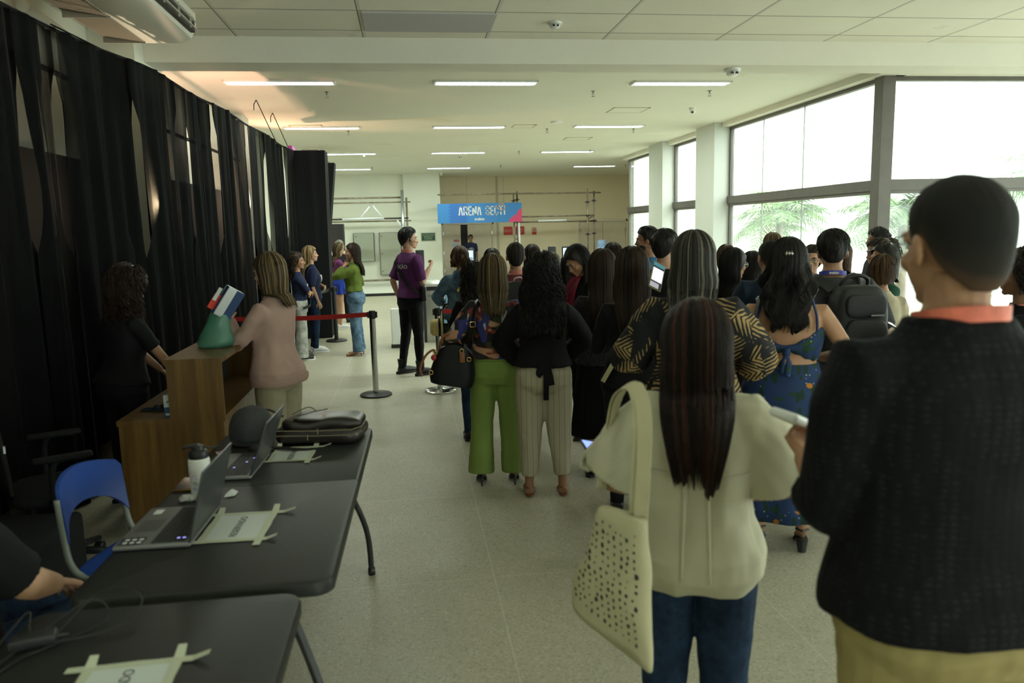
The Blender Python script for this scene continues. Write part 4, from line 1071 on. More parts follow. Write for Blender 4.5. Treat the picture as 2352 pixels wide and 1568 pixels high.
def palm_print():
    m, nt, b = base('palm_leaf_print', .8, 0, .25); v = mapping(nt, (1, 1, 1))
    vo = nt.nodes.new('ShaderNodeTexVoronoi'); vo.inputs['Scale'].default_value = 6.0; vo.inputs['Randomness'].default_value = 1.0
    nt.links.new(v, vo.inputs['Vector'])
    sub = nt.nodes.new('ShaderNodeVectorMath'); sub.operation = 'SUBTRACT'; nt.links.new(v, sub.inputs[0]); nt.links.new(vo.outputs['Position'], sub.inputs[1])
    sc = nt.nodes.new('ShaderNodeSeparateColor'); nt.links.new(vo.outputs['Color'], sc.inputs[0])
    vr = nt.nodes.new('ShaderNodeVectorRotate'); vr.rotation_type = 'Y_AXIS'; nt.links.new(sub.outputs[0], vr.inputs['Vector']); nt.links.new(math_node(nt, 'MULTIPLY', sc.outputs[0], 6.28), vr.inputs['Angle'])
    s = nt.nodes.new('ShaderNodeSeparateXYZ'); nt.links.new(vr.outputs[0], s.inputs[0])
    ax = math_node(nt, 'ABSOLUTE', s.outputs[0])
    ph = math_node(nt, 'ADD', math_node(nt, 'MULTIPLY', noise_node(nt, v, 11, 2), 9.0), math_node(nt, 'ADD', math_node(nt, 'MULTIPLY', s.outputs[2], 230.0), math_node(nt, 'MULTIPLY', ax, -300.0)))
    wv = math_node(nt, 'SINE', ph)
    leaf = math_node(nt, 'GREATER_THAN', wv, math_node(nt, 'MULTIPLY_ADD', ax, 21.0, math_node(nt, 'MULTIPLY_ADD', noise_node(nt, v, 25, 2), 2.2, -1.5)))
    sel = math_node(nt, 'GREATER_THAN', sc.outputs[1], .12)
    f = math_node(nt, 'MULTIPLY', leaf, sel)
    lc = mixc(nt, noise_node(nt, v, 9, 2), (.20, .11, .03), (.40, .29, .13))
    nt.links.new(mixc(nt, f, (.010, .010, .012), lc), b.inputs['Base Color']); return m
def abstract_print():
    m, nt, b = base('abstract_print', .7, 0, .25)
    c = (.018, .014, .018)
    for i, (col, sc, th, st) in enumerate((((.04, .055, .02), 8, .56, (1, 1, 1.4)), ((.16, .025, .02), 9, .60, (1.4, 1, .8)), ((.42, .22, .13), 8, .61, (.8, 1, 1.6)), ((.03, .035, .16), 7, .61, (1.8, 1, 1)), ((.22, .05, .03), 11, .64, (1, 1, 1.8)), ((.38, .37, .36), 9, .665, (2.2, 1, .9)))):
        v = mapping(nt, st, (0, .5 * i, .4 * i), (i * 3.1, i * 1.7, i * 2.3))
        c = mixc(nt, thresh(nt, noise_node(nt, v, sc, 1.5, .4), th, .006), c, col)
    nt.links.new(c, b.inputs['Base Color']); return m
def floral_print():
    m, nt, b = base('navy_floral_print', .75, 0, .25); v = mapping(nt)
    c = mixc(nt, noise_node(nt, v, 4, 2), (.012, .028, .085), (.02, .045, .125))
    def vor(sc, st, loc, rad, col, c, keep=.5, ry=0):
        vo = nt.nodes.new('ShaderNodeTexVoronoi'); vo.inputs['Scale'].default_value = sc; nt.links.new(mapping(nt, st, (0, ry, 0), loc), vo.inputs['Vector'])
        s = nt.nodes.new('ShaderNodeSeparateColor'); nt.links.new(vo.outputs['Color'], s.inputs[0])
        f = math_node(nt, 'MULTIPLY', math_node(nt, 'LESS_THAN', vo.outputs['Distance'], rad), math_node(nt, 'GREATER_THAN', s.outputs[0], keep))
        return mixc(nt, f, c, col)
    c = vor(16, (1.9, 1, .7), (1, 2, 3), .36, (.012, .035, .022), c, .3, .6); c = vor(16, (.7, 1, 1.9), (4, 2, 3), .30, (.015, .05, .02), c, .4, -.5)
    c = vor(60, (1, 1, 1), (0, 0, 0), .25, (.30, .33, .38), c, .86)
    c = vor(7, (1.6, 1, 1), (2, 5, 1), .22, (.48, .46, .42), c, .62, .8); c = vor(8, (1, 1, 1.3), (7, 5, 1), .18, (.42, .15, .015), c, .70)
    nt.links.new(c, b.inputs['Base Color']); return m
def heather(name, a, b_):
    m, nt, b = base(name, .95, 0, .15); v = mapping(nt, (1, 1, 2.5)); n = noise_node(nt, v, 110, 3, .8)
    nt.links.new(mixc(nt, thresh(nt, n, .52, .07), a, b_), b.inputs['Base Color']); return m
def dotted_black():
    m, nt, b = base('black_jacquard', .85, 0, .2); v = mapping(nt, (1, 1, 1.6))
    vo = nt.nodes.new('ShaderNodeTexVoronoi'); vo.inputs['Scale'].default_value = 48; vo.inputs['Randomness'].default_value = .25; nt.links.new(v, vo.inputs['Vector'])
    f = math_node(nt, 'MULTIPLY', math_node(nt, 'LESS_THAN', vo.outputs['Distance'], .30), noise_node(nt, v, 6, 2))
    nt.links.new(mixc(nt, f, (.0045, .0045, .006), (.020, .021, .026)), b.inputs['Base Color'])
    bp = nt.nodes.new('ShaderNodeBump'); bp.inputs['Distance'].default_value = .003; bp.inputs['Strength'].default_value = .6; nt.links.new(vo.outputs['Distance'], bp.inputs['Height']); nt.links.new(bp.outputs[0], b.inputs['Normal'])
    return m
def straw_mat():
    m, nt, b = base('straw', .8, 0, .2); v = mapping(nt, (1, 1, 1)); n = noise_node(nt, v, 90, 2)
    nt.links.new(mixc(nt, n, (.42, .33, .14), (.66, .56, .28)), b.inputs['Base Color']); return m
X_stripe = stripes_mat(); X_palm = palm_print(); X_abs = abstract_print(); X_flor = floral_print(); X_heath = heather('charcoal_marl_knit', (.010, .008, .010), (.065, .058, .065)); X_grey = heather('grey_marl_jersey', (.035, .037, .04), (.075, .078, .082)); X_dot = dotted_black(); X_straw = straw_mat()
L_pink = mat('pink_lanyard', (.62, .16, .17), .6); L_coral = mat('coral_lanyard', (.68, .16, .10), .6, var=.25, vscale=30); L_blue = mat('blue_lanyard', (.05, .06, .36), .6)
M_white_print = mat('white_print', (.72, .72, .72), .6); M_screen = mat('phone_screen', (.02, .02, .02), .1, emis=(.62, .62, .68), estr=.45); M_screen_dk = mat('dark_screen', (.01, .012, .02), .1, emis=(.01, .02, .03), estr=.12)
M_txt = mat('dark_ink', (.03, .03, .04), .6)

def chest_print(P, y, z, w, name='shirt_print', blobs=((0, 0, .05, 'w'),), back=False, fat=1.0):
    """printed motif following the chest or the back"""
    pal = {'w': M_white_print, 'r': L_pink, 'g': mat('green_print', (.25, .55, .10), .6), 'd': mat('dusty_blue_print', (.10, .12, .20), .6)}
    s = P['s']
    for i, (bx, bz, r, c) in enumerate(blobs):
        g = MB(); d = torso_at(TF, z + bz)
        k = 18; rr = [r * (1 + .18 * math.sin(q * 2.7 + i * 2)) for q in range(k)]
        yy = y
        pts = [(bx + rr[q] * math.cos(2 * PI * q / k), yy + i * .0012 * (1 if y > 0 else -1), z + bz + rr[q] * math.sin(2 * PI * q / k)) for q in range(k)]
        g.loft([pts, [(a, b - (.03 if y > 0 else -.03), c_) for a, b, c_ in pts]]); g.xf(P['LM']); g.xf(Matrix.Scale(s, 4)); obj(name, g, pal[c], P['root'])
DN = lambda sd, y=.03, z=.86, x=.235, c=.35: ((sd * x, y, z), (sd * .3, -1, 0), (-sd, .2, 0), c)
UP = lambda sd, x=.10, y=.30, z=1.12, c=.9: ((sd * x, y, z), (sd * .8, -.4, -1), (-sd * .5, -.1, 1), c)
def hop(style, m, L=0, **k): d = dict(style=style, mat=m, L=L); d.update(k); return d
TR = lambda m=F_blktr, **k: dict(dict(mat=m, waist=1.04), **k)
SHOE = dict(mat=M_leather)

# ================= left side
P = person('person with long curly dark hair in a black T-shirt leaning over the wooden counter', -1.84, 5.06, 1.50, -.70, 'f', 1.12, 'tan', hd=(-.22, -.30, 0), lean=.10,
    armL=((-.02, .40, .88), (-1, -.2, -.2), (0, .2, -1), .5), armR=((.30, .30, .90), (1, -.6, -.1), (0, .2, -1), .5), hair_=hop('curly', HDB, .36, wid=2.0, nst=330, seed=3, th=.03, A=2.3, back=.03, body=None), eyes=True,
    top=dict(mat=F_black, sleeve=.75, hem=.92, loose=.02, cuff=1.08), bottom=TR(), shoes=SHOE)
chest_print(P, .15, 1.26, 0, blobs=((.05, 0, .022, 'w'), (.10, .015, .014, 'w')))
strap('name_badge', [P['W']((.10, .165, 1.22)), P['W']((.10, .172, 1.15))], .018, M_white_print, out=P['root'].rotation_euler.to_matrix() @ Vector((0, 1, 0))); tag(bpy.data.objects['name_badge'], 'white badge hanging on the black T-shirt of the curly haired person at the counter', 'badge')

P = person('person with blonde streaked hair in a pink jacket and beige trousers at the counter', -.885, 5.02, 1.57, 1.15, 'f', 1.08, 'light', hd=(.0, -.12, 0),
    armL=((-.12, .27, 1.32), (-.6, -.5, -1), (.5, -.2, .6), .8), armR=((.14, .32, 1.10), (.7, -.4, -1), (-.3, .1, 1), .8), hair_=hop('long', HBL, .24, wid=.75, nst=220, seed=5, tips=.03), eyes=True,
    top=dict(name='jacket', mat=F_pink, sleeve=1.9, off=.018, soff=.022, loose=.018, hem=.86, wr=.014, srad=1.0, cuff=1.05), bottom=TR(F_beige, legr=(.105, .100, .09, .09, .09, .09), wr=.010), shoes=SHOE)
glasses(P, M_blk)
s = P['s']
g = MB(); g.xf if False else None
for nm, z0, z1, ko in (('jacket_hem', .845, .895, .024),):
    g = MB(); g.loft(P['torso_rings'](z0, z1, .020 + ko, 0), cap=True); g.xf(P['LM']); g.xf(Matrix.Scale(s, 4)); obj(nm, g, F_pink, P['root'], smooth='auto')
Ppink = P

P = person('person with dark curly hair in a navy T-shirt and pale wide trousers, arms crossed', -1.50, 10.63, 1.43, -1.45, 'f', 1.0, 'tan', vox=.009, hd=(-.15, 0, 0), eyes=True,
    armL=((.10, .17, 1.12), (-1, .1, -.3), (0, -1, 0), .4), armR=((-.10, .20, 1.10), (1, .1, -.3), (0, -1, 0), .4), hair_=hop('curly', HDB, .30, wid=.9, nst=120, seed=8, th=.018, A=1.5),
    top=dict(mat=F_navy, sleeve=.95, soff=.02, loose=.01, hem=1.0), bottom=TR(D_light, legr=(.105, .10, .095, .10, .11, .125), end=.05, waist=1.06), shoes=dict(mat=M_blk, sole=M_white_print))
chest_print(P, .145, 1.22, 0, blobs=((.06, 0, .045, 'w'), (.07, -.01, .02, 'd')))
strap('waist_bag', [P['W'](p) for p in smooth_path([(-.20, .02, 1.06), (-.15, .13, 1.03), (0, .17, .97), (.13, .15, .91), (.20, .05, .88)])], .022, M_blk, center=P['W']((0, 0, 1.0))); tag(bpy.data.objects['waist_bag'], 'black belt bag worn across the pale wide trousers', 'belt bag')
P = person('person with long golden hair in a navy T-shirt behind the one in pale trousers', -1.40, 11.3, 1.51, -1.25, 'f', .98, 'light', vox=.011, hd=(-.1, .05, 0), eyes=True,
    armL=((.05, .17, 1.10), (-1, .1, -.3), (0, -1, 0), .4), armR=DN(1), hair_=hop('long', HGB, .40, wid=.5, nst=120, seed=9, wave=.008, A=1.6),
    top=dict(mat=F_navy, sleeve=.9, soff=.02, loose=.02, hem=.9), bottom=TR(D_dark), shoes=dict(mat=M_white_print, sole=M_white_print))
chest_print(P, .145, 1.24, 0, blobs=((.03, 0, .05, 'w'), (.0, -.05, .02, 'g'), (.03, .02, .02, 'd')))
P = person('person with ombre hair in a plum top and royal blue shorts looking down', -1.28, 14.0, 1.53, -1.2, 'f', 1.0, 'light', vox=.012, hd=(0, -.5, 0), eyes=True,
    armL=UP(-1, .08, .26, 1.15), armR=UP(1, .04, .30, 1.30), hair_=hop('long', HBL, .34, wid=.6, nst=80, seed=10, A=1.7),
    top=dict(mat=F_plum, sleeve=1.9, hem=1.03, loose=.0), bottom=TR(F_blue, kind='skirt', hem=.72, waist=1.06, flare=.10, fold=.03), shoes=dict(mat=M_white_print, sole=M_white_print))
P = person('grey haired person in black clothes behind the one in blue shorts', -1.32, 15.0, 1.56, 3.3, 'm', 1.0, 'light', vox=.012, hd=(.2, 0, 0), eyes=True,
    armL=UP(-1, .12, .25, 1.05), armR=DN(1), hair_=hop('short', HGY, 0, nst=60, seed=11, th=.010), top=dict(mat=F_black2, sleeve=.9, soff=.02, hem=.9), bottom=TR(), shoes=SHOE)
P = person('person with long dark hair in an olive sweater and blue jeans, hand on cheek', -.78, 10.81, 1.545, 1.45, 'f', 1.0, 'tan', vox=.009, hd=(.12, -.05, 0), eyes=True, heel=.03,
    armL=((-.05, .135, 1.42), (-1, .2, -1), (0, -.3, 1), .7), armR=((.17, .10, 1.0), (.8, -.6, -.1), (-1, 0, 0), .5), hair_=hop('long', HDB, .36, wid=.45, nst=140, seed=12, A=1.6, th=.012),
    top=dict(name='sweater', mat=F_olive, sleeve=1.85, soff=.030, loose=.018, off=.018, hem=1.02, cuff=.75, wr=.010), bottom=TR(D_mid, waist=1.05, legr=(.102, .092, .078, .078, .08, .085), end=.055, wr=.010), shoes=dict(mat=M_tan_leather, kind='sandal'))
P = person('tall person with black hair and moustache in a purple production T-shirt and black boots', .0, 9.12, 1.735, -1.05, 'm', 1.02, 'light', vox=.008, hd=(-.38, -.03, 0), eyes=True,
    armL=((-.24, -.02, .90), (-.3, -1, 0), (1, .2, 0), .6), armR=((.12, .20, 1.29), (.2, -.4, -1), (-.7, -.1, .6), .9), hair_=hop('short', HBK, 0, nst=260, seed=13, th=.020), legs=((-.05, -.05), (.02, .05)),
    top=dict(mat=F_purple, sleeve=.88, soff=.024, loose=.012, hem=.94), bottom=TR(legr=(.098, .088, .060, .058, .048, .046)), shoes=dict(mat=M_leather, kind='boot', st=.03))
Pm = P; lanyard(P, L_pink, fat=1, z=1.492, neck_r=.070)
g = MB(); HM = P['HM']; g.tube([HM @ Vector((-.022, .100, -.047)), HM @ Vector((0, .106, -.044)), HM @ Vector((.022, .100, -.047))], [.002, .004, .002], 6); g.ell(HM @ Vector((.090, .002, -.012)), (.012, .014, .020)); g.tube([HM @ Vector((.094, .004, -.02)), HM @ Vector((.094, .03, -.035))], .004, 6)
g.xf(Matrix.Scale(P['s'], 4)); obj('earpiece', g, M_blk, P['root'], smooth=True)
P_sh = Matrix.Scale(P['s'], 4)
def wrap(P, tm, y0, back=True):
    V = tm.V(); tm.v = [np.array([tuple((P['bk'] if back else P['fr'])(x, z, .010 + abs(y - y0))) for x, y, z in V])]; return tm
tm = wrap(P, text_mesh('PRODU\u00c7\u00c3O', .060, frameM((0, -.15, 1.31), (1, 0, 0), (0, 0, 1)), .004, .85, bold=.002), -.15); tm.xf(P_sh); obj('shirt_lettering', tm, M_white_print, P['root'])
tm = wrap(P, text_mesh('trakto', .024, frameM((-.02, -.155, 1.235), (1, 0, 0), (0, 0, 1)), .004, 1.0, bold=.001), -.155); tm.xf(P_sh); obj('shirt_lettering', tm, M_white_print, P['root'])
W = P['W']
strap('crossbody_bag', [W(p) for p in smooth_path([(.215, -.02, 1.00), P['bk'](.14, 1.08, .014), P['bk'](.08, 1.16, .014), P['bk'](.02, 1.24, .014), P['bk'](-.04, 1.32, .016), P['bk'](-.085, 1.385, .02), (-.105, -.03, 1.462), P['fr'](-.08, 1.37, .016), P['fr'](.0, 1.24, .014), P['fr'](.1, 1.10, .014), (.215, .05, 1.0)])], .020, M_blk, center=W((0, 0, 1.2)))
tag(bpy.data.objects['crossbody_bag'], 'black crossbody bag over the back of the purple T-shirt', 'bag')
g = MB(); g.rbox((-.07, -.03, -.09), (.07, .03, .09), .02, M=T(*W((.20, .06, .99))) @ Rz(-1.6)); obj('pouch', g, M_blk, bpy.data.objects['crossbody_bag'], smooth='auto')
def phone(name, M, label, case=M_blk, screen=None, size=(.074, .155, .009)):
    r = thing('smartphone', label, 'smartphone', M.translation[:]); R = M.to_3x3().to_4x4(); r.rotation_euler = R.to_euler()
    w_, h_, t_ = size
    g = MB(); g.rbox((-w_ / 2, -h_ / 2, -t_ / 2), (w_ / 2, h_ / 2, t_ / 2), .004, seg=2); obj('case', g, case, r, smooth='auto')
    g = MB(); g.box((-w_ / 2 + .004, -h_ / 2 + .004, t_ / 2 - .001), (w_ / 2 - .004, h_ / 2 - .004, t_ / 2 + .0006)); obj('screen', g, screen or M_screen_dk, r)
    return r
phone('p', frameM(P['W']((-.245, .03, .79)), (0, 1, 0), (.2, 0, 1)), 'black phone held low in the left hand of the person in purple')

P = person('person in a navy T-shirt with a round print standing in the far doorway', 2.05, 25.6, 1.545, PI + .05, 'm', 1.0, 'brown', vox=.013, hd=(0, -.05, 0), eyes=True, hair_=hop('short', HBK, 0, nst=0, th=.012),
    top=dict(mat=F_navy, sleeve=.9, soff=.02, hem=.9), bottom=TR(D_dark), shoes=SHOE)
chest_print(P, .16, 1.22, 0, blobs=((0, 0, .085, 'd'), (.0, -.01, .045, 'w'), (.05, .04, .02, 'r'), (-.04, -.06, .018, 'g')))

# ================= the queue
def q(label, px, Y, zt, rz=0.0, sex='f', fat=1.0, skin='tan', hair_=None, top=None, bottom=None, **k):
    k.setdefault('armL', UP(-1)); k.setdefault('armR', UP(1)); k.setdefault('shoes', SHOE)
    return person(label, px, Y, zt, rz, sex, fat, skin, hair_=hair_, top=top, bottom=bottom or TR(), **k)
P = q('person with wavy brown bob in a denim jacket with a rainbow ring on the back', .55, 8.4, 1.50, -.12, 'f', 1.08, hair_=hop('wavy', HBR, .12, wid=1.3, nst=320, seed=21, wave=.028, th=.022, tips=.10), top=dict(name='denim_jacket', mat=D_jack, sleeve=1.5, soff=.032, off=.026, loose=.03, hem=.86, wr=.012),
    bottom=TR(F_blktr), armL=((-.20, .16, .98), (-.8, -.4, 0), (1, .2, 0), .6))
RB = [(.55, .40, .08), (.03, .28, .22), (.15, .08, .45), (.50, .04, .35), (.60, .10, .20)]
for i, c in enumerate(RB):
    g = MB(); a0 = PI * .9 - i * .98 - .0; pts = [P['bk'](.02 + .055 * math.cos(a0 - .98 * k / 6), 1.20 + .07 * math.sin(a0 - .98 * k / 6), .008) for k in range(7)]
    g.tube(pts, .017, 8, flat=1.0); g.xf(Matrix.Scale(P['s'], 4)); obj('ring_print', g, mat('ring_%d' % i, c, .7), P['root'], smooth=True)
q('person with black curly hair mostly hidden between the denim jacket and the blonde hair', .50, 6.1, 1.42, .0, hair_=hop('curly', HBK, .28, wid=1.0, nst=80, seed=22), top=dict(mat=F_black, sleeve=1.4), vox=.012, bottom=TR(D_dark))
P = q('person with blonde streaked hair in an abstract print blouse and lime green trousers', .535, 4.97, 1.52, -.08, 'f', 1.06, 'light', hair_=hop('long', HBL, .30, wid=.95, nst=300, seed=23, tips=.04, th=.016), heel=.06,
    armL=((-.20, .12, 1.0), (-.8, -.6, 0), (.6, .6, 0), .6), top=dict(name='blouse', mat=X_abs, sleeve=1.0, soff=.030, off=.016, loose=.03, hem=1.0, wr=.010, neck=1.45),
    bottom=TR(F_green, waist=1.03, off=.016, legr=(.107, .097, .086, .090, .099, .105), end=.055, wr=.007), legs=((-.028, 0), (.028, 0)), shoes=dict(mat=M_blk, kind='sandal'), hd=(.0, -.05, .0))
Pg = P
g = MB()
for k in range(3): g.loft([[tuple(Vector(p)) for p in P['torso_rings'](1.00, 1.001, .022 + .006 * e, 0)[0]] for e in (0, 1)], cap=False) if False else None
g = MB(); rings = []
for z, o in ((.985, .020), (.992, .028), (1.000, .022), (1.008, .029), (1.016, .022), (1.024, .029), (1.032, .020)):
    rr = P['torso_rings'](z, z + .001, o, 0)[0]; rings.append([(x * (1 + .012 * math.sin(i * 2.6)), y * (1 + .02 * math.sin(i * 2.6)), z) for i, (x, y, _) in enumerate(rr)])
g.loft(rings); g.xf(Matrix.Scale(P['s'], 4)); obj('elastic_waistband', g, F_green, P['root'], smooth=True)
q('person with black hair showing just above the blonde hair', .88, 8.2, 1.475, .0, hair_=hop('long', HBK, .2, nst=60, seed=24), top=dict(mat=F_black2, sleeve=1.0), vox=.012)
P = q('person with short cropped hair, maroon shirt and pink lanyard carrying a black backpack', .90, 6.5, 1.57, -.05, 'm', 1.05, hair_=hop('short', HBZ, 0, nst=0, seed=25, th=.009), top=dict(mat=F_maroon, sleeve=.9, soff=.022, hem=.9), vox=.010, bottom=TR(F_tan, end=.36))
lanyard(P, L_pink, wid=.012, z=1.485); Pmar = P
q('person with straight brown hair behind the cropped head', 1.365, 8.5, 1.50, .1, hair_=hop('long', HDB, .3, nst=80, seed=26), top=dict(mat=F_black2, sleeve=1.0), vox=.012)
P = q('person with long black curls in a black blouse and cream striped trousers', .81, 4.68, 1.515, -.15, 'f', 1.06, 'brown', hair_=hop('curly', HBK, .42, wid=1.45, nst=420, seed=27, th=.022, A=2.0, tips=.12),
    armL=((-.16, .18, .98), (-1, -.2, .1), (.8, .4, 0), .6), armR=((.16, .20, 1.0), (1, -.2, .1), (-.8, .4, 0), .6), top=dict(name='blouse', mat=F_black, sleeve=1.85, soff=.035, srad=1.15, off=.018, loose=.03, hem=.98, wr=.008),
    bottom=TR(X_stripe, waist=1.02, off=.012, legr=(.112, .106, .088, .080, .070, .062), end=.16, wr=.008), shoes=dict(mat=M_tan_leather, kind='sandal'), legs=((-.02, 0), (.03, .01)))
# tie belt at the back of the blouse
for pts, wd in (([(0, -.165, 1.02), (-.02, -.185, .99), (-.035, -.19, .955), (-.015, -.175, .935)], .020), ([(.01, -.165, 1.02), (.015, -.185, .93), (.012, -.18, .80), (.012, -.172, .755)], .017), ([(.015, -.165, 1.02), (.035, -.19, .95), (.05, -.185, .865)], .022)):
    strap('waist_tie', [Vector(p) * P['s'] for p in smooth_path(pts)], wd * 1.0, F_black, P['root'], out=(0, -1, 0))
q('person with highlighted grey and brown hair and dark glasses at the gate', 1.43, 7.6, 1.43, -.9, 'f', 1.0, 'brown', hair_=hop('long', HBL, .28, nst=100, seed=28, A=1.6), top=dict(mat=F_lgrey, sleeve=1.6), vox=.011, eyes=True)
q('person with long black hair in a magenta top leaning at the ticket gate', 1.74, 8.4, 1.35, -.2, 'f', 1.0, hair_=hop('long', HBK, .38, nst=80, seed=29), top=dict(mat=F_magenta, sleeve=.95, soff=.02), vox=.011)
P = q('person with dark hair in profile looking down, crimson top under a black jacket', 1.37, 6.0, 1.565, 1.95, 'f', 1.05, 'tan', hair_=hop('long', HBK, .38, nst=180, seed=30, A=1.75, th=.017), top=dict(name='jacket', mat=F_black, sleeve=1.9, soff=.022, hem=.86), hd=(.0, -.62, 0), eyes=True, vox=.009)
strap('scarf', [Vector(p) * P['s'] for p in smooth_path([(-.035, .06, 1.47), (-.05, .13, 1.36), (-.035, .155, 1.2), (-.03, .15, 1.02)])], .030, F_red, P['root'], out=(0, 1, 0))
strap('scarf', [Vector(p) * P['s'] for p in smooth_path([(.035, .06, 1.47), (.05, .13, 1.36), (.035, .155, 1.2), (.03, .15, 1.02)])], .030, F_red, P['root'], out=(0, 1, 0))
P = q('person with very long dark hair in a charcoal marl knit top', 1.28, 5.0, 1.53, -.25, 'f', 1.04, 'tan', hair_=hop('long', HDB, .52, wid=.55, nst=320, seed=31, tips=.07), top=dict(name='knit_top', mat=X_heath, sleeve=1.9, soff=.026, off=.018, loose=.012, hem=.9, wr=.008), bottom=TR(kind='skirt', hem=.34, waist=.98, mat=F_black, flare=.04), shoes=dict(mat=M_leather, kind='shoe'), armR=((.22, .26, 1.06), (1, -.3, -1), (-.4, 0, 1), .8))
Pk = P
q('person with a dark brown bob seen just above the long haired heads', 2.02, 7.5, 1.52, .3, hair_=hop('long', HDB, .16, nst=100, seed=32), top=dict(mat=F_black2, sleeve=1.0), vox=.012)
P = q('person with long brown hair in a black top with a cream shoulder strap', 1.27, 4.28, 1.555, -.28, 'f', 1.05, 'tan', hair_=hop('long', HDB, .40, wid=1.05, nst=380, seed=33, tips=.04, th=.02), top=dict(mat=F_black, sleeve=1.9, soff=.018, hem=.88), bottom=TR(), armR=((.19, .30, 1.20), (1, -.4, -.8), (-.6, .1, .6), .9))
Pl = P
strap('shoulder_strap', [P['W'](p) for p in smooth_path([(.10, .13, 1.20), (.105, .06, 1.41), (.10, -.02, 1.462), (.07, -.12, 1.40), (0, -.16, 1.25), (-.12, -.17, 1.05), (-.19, -.12, .92)])], .013, F_canvas, center=P['W']((0, 0, 1.25))); tag(bpy.data.objects['shoulder_strap'], 'cream bag strap over the right shoulder of the long brown haired person', 'bag strap')
P = q('bearded person in profile with black hair and a blue shirt near the narrow window', 2.22, 7.0, 1.68, 1.1, 'm', 1.0, 'brown', hair_=hop('short', HBK, 0, nst=200, seed=34, th=.017), top=dict(mat=F_royal, sleeve=.9), hd=(.15, -.05, 0), eyes=True, vox=.010)
g = MB(); HM = P['HM']
for sd in (-1, 1): g.ell(HM @ Vector((sd * .045, .040, -.065)), (.020, .035, .036))
g.ell(HM @ Vector((0, .078, -.092)), (.032, .024, .022)); g.xf(Matrix.Scale(P['s'], 4)); obj('beard', remesh(g, .006, 1), mat('black_beard', (.008, .007, .006), .9), P['root'], smooth=True)
P = q('person with short black hair and bare ear looking to the right in the queue', 1.88, 5.5, 1.65, -.55, 'm', .95, 'light', hair_=hop('short', HBK, 0, nst=320, seed=35, th=.024), top=dict(mat=F_black2, sleeve=.9), hd=(-.25, -.08, 0), eyes=True, vox=.009)
P = q('person with ash streaked straight hair in a black and gold palm leaf print outfit', 1.31, 3.42, 1.65, -.42, 'f', 1.20, 'tan', hair_=hop('long', HGS, .36, wid=1.0, nst=520, seed=36, tips=.04, th=.020), top=dict(name='blouse', mat=X_palm, sleeve=1.35, soff=.045, srad=1.2, off=.022, loose=.03, hem=.86, wr=.012), bottom=TR(X_palm, legr=(.115, .115, .11, .11, .115, .12), end=.06, wr=.010), vox=.008,
    armL=((-.20, .24, 1.14), (-1, -.3, -1), (.5, .1, .8), .8), armR=((.22, .26, 1.05), (1, -.3, -.8), (-.5, 0, 1), .8), shoes=dict(mat=M_blk, kind='sandal', heelr=.02), heel=.045)
P = q('person with straight black hair and glasses in profile facing right', 2.44, 5.55, 1.495, -1.05, 'f', 1.0, 'tan', hair_=hop('long', HBK, .34, nst=150, seed=37, A=1.6), top=dict(mat=F_black, sleeve=1.6), hd=(-.25, -.1, 0), eyes=True, vox=.010); glasses(P, M_steel)
q('person with light brown hair peeking above the one in glasses', 3.15, 7.35, 1.47, 0, hair_=hop('long', HBR, .2, nst=80, seed=38), top=dict(mat=F_grey, sleeve=1), vox=.013)
q('person with smooth black hair between the glasses wearer and the dark blue shirt', 2.86, 6.15, 1.44, .2, hair_=hop('long', HBK, .3, nst=80, seed=39), top=dict(mat=F_black2, sleeve=1), vox=.013)
q('person with buzz cut hair and a dark blue shirt, back turned', 2.46, 5.0, 1.57, -.15, 'm', 1.10, 'tan', hair_=hop('buzz', HBZ, 0, seed=40, th=.004), top=dict(mat=F_dkteal, sleeve=.9, soff=.024), vox=.010, hd=(.1, 0, 0))
q('person with blonde highlights showing behind the buzz cut head', 3.86, 7.8, 1.58, 0, hair_=hop('long', HBL, .2, nst=80, seed=41), top=dict(mat=F_black2, sleeve=1), vox=.013)
# bare-backed dress
def clip(hb, HM):
    pass
P = q('person with half tied wavy black hair in a navy floral dress with an open back', 1.90, 3.66, 1.605, -.44, 'f', 1.26, 'tan', vox=.007, hair_=hop('wavy', HBK, .34, wid=1.2, nst=480, seed=42, wave=.022, tips=.14, th=.014, A=1.8), armL=((-.20, .22, 1.06), (-1, -.4, -.6), (.4, 0, 1), .7), armR=((.20, .20, 1.08), (1, -.6, -.6), (-.4, 0, 1), .7),
    bottom=dict(kind='skirt', name='dress_skirt', mat=X_flor, waist=1.085, hem=.20, flare=.012, fold=.010, off=.010), shoes=dict(mat=M_blk, kind='sandal', heelr=.022), heel=.05)
Pd = P; s = P['s']; g = MB(); rings = []
n = 60
for i in range(n):
    a = 2 * PI * i / n; back = max(0, -math.sin(a)); ctr = max(0, 1 - abs(math.cos(a)) / .9) * (1 if math.sin(a) < 0 else 0)
    zt = 1.285 - .095 * back * ctr ** .6 - .0; zb = 1.13 + .030 * (1 - ctr) * back if math.sin(a) < 0 else 1.09
    zb = 1.10 + .065 * ctr * back; ring = []
    for z, o in ((zb, .004), (zb + (zt - zb) * .1, .018), ((zt + zb) / 2, .020), (zt - (zt - zb) * .1, .018), (zt, .004)):
        w_, d_, y_ = torso_at(TF, z); f_ = 1.26; rad = .9; c_, s_ = math.cos(a), math.sin(a)
        ring.append(((w_ * f_ + o) * abs(c_) ** rad * (1 if c_ >= 0 else -1), y_ + (d_ * f_ * 1.02 + o) * abs(s_) ** rad * (1 if s_ >= 0 else -1), z + .004 * math.sin(i * 1.7)))
    rings.append(ring)
V = [p for r_ in rings for p in r_]; F = [(i * 5 + j, ((i + 1) % n) * 5 + j, ((i + 1) % n) * 5 + j + 1, i * 5 + j + 1) for i in range(n) for j in range(4)]
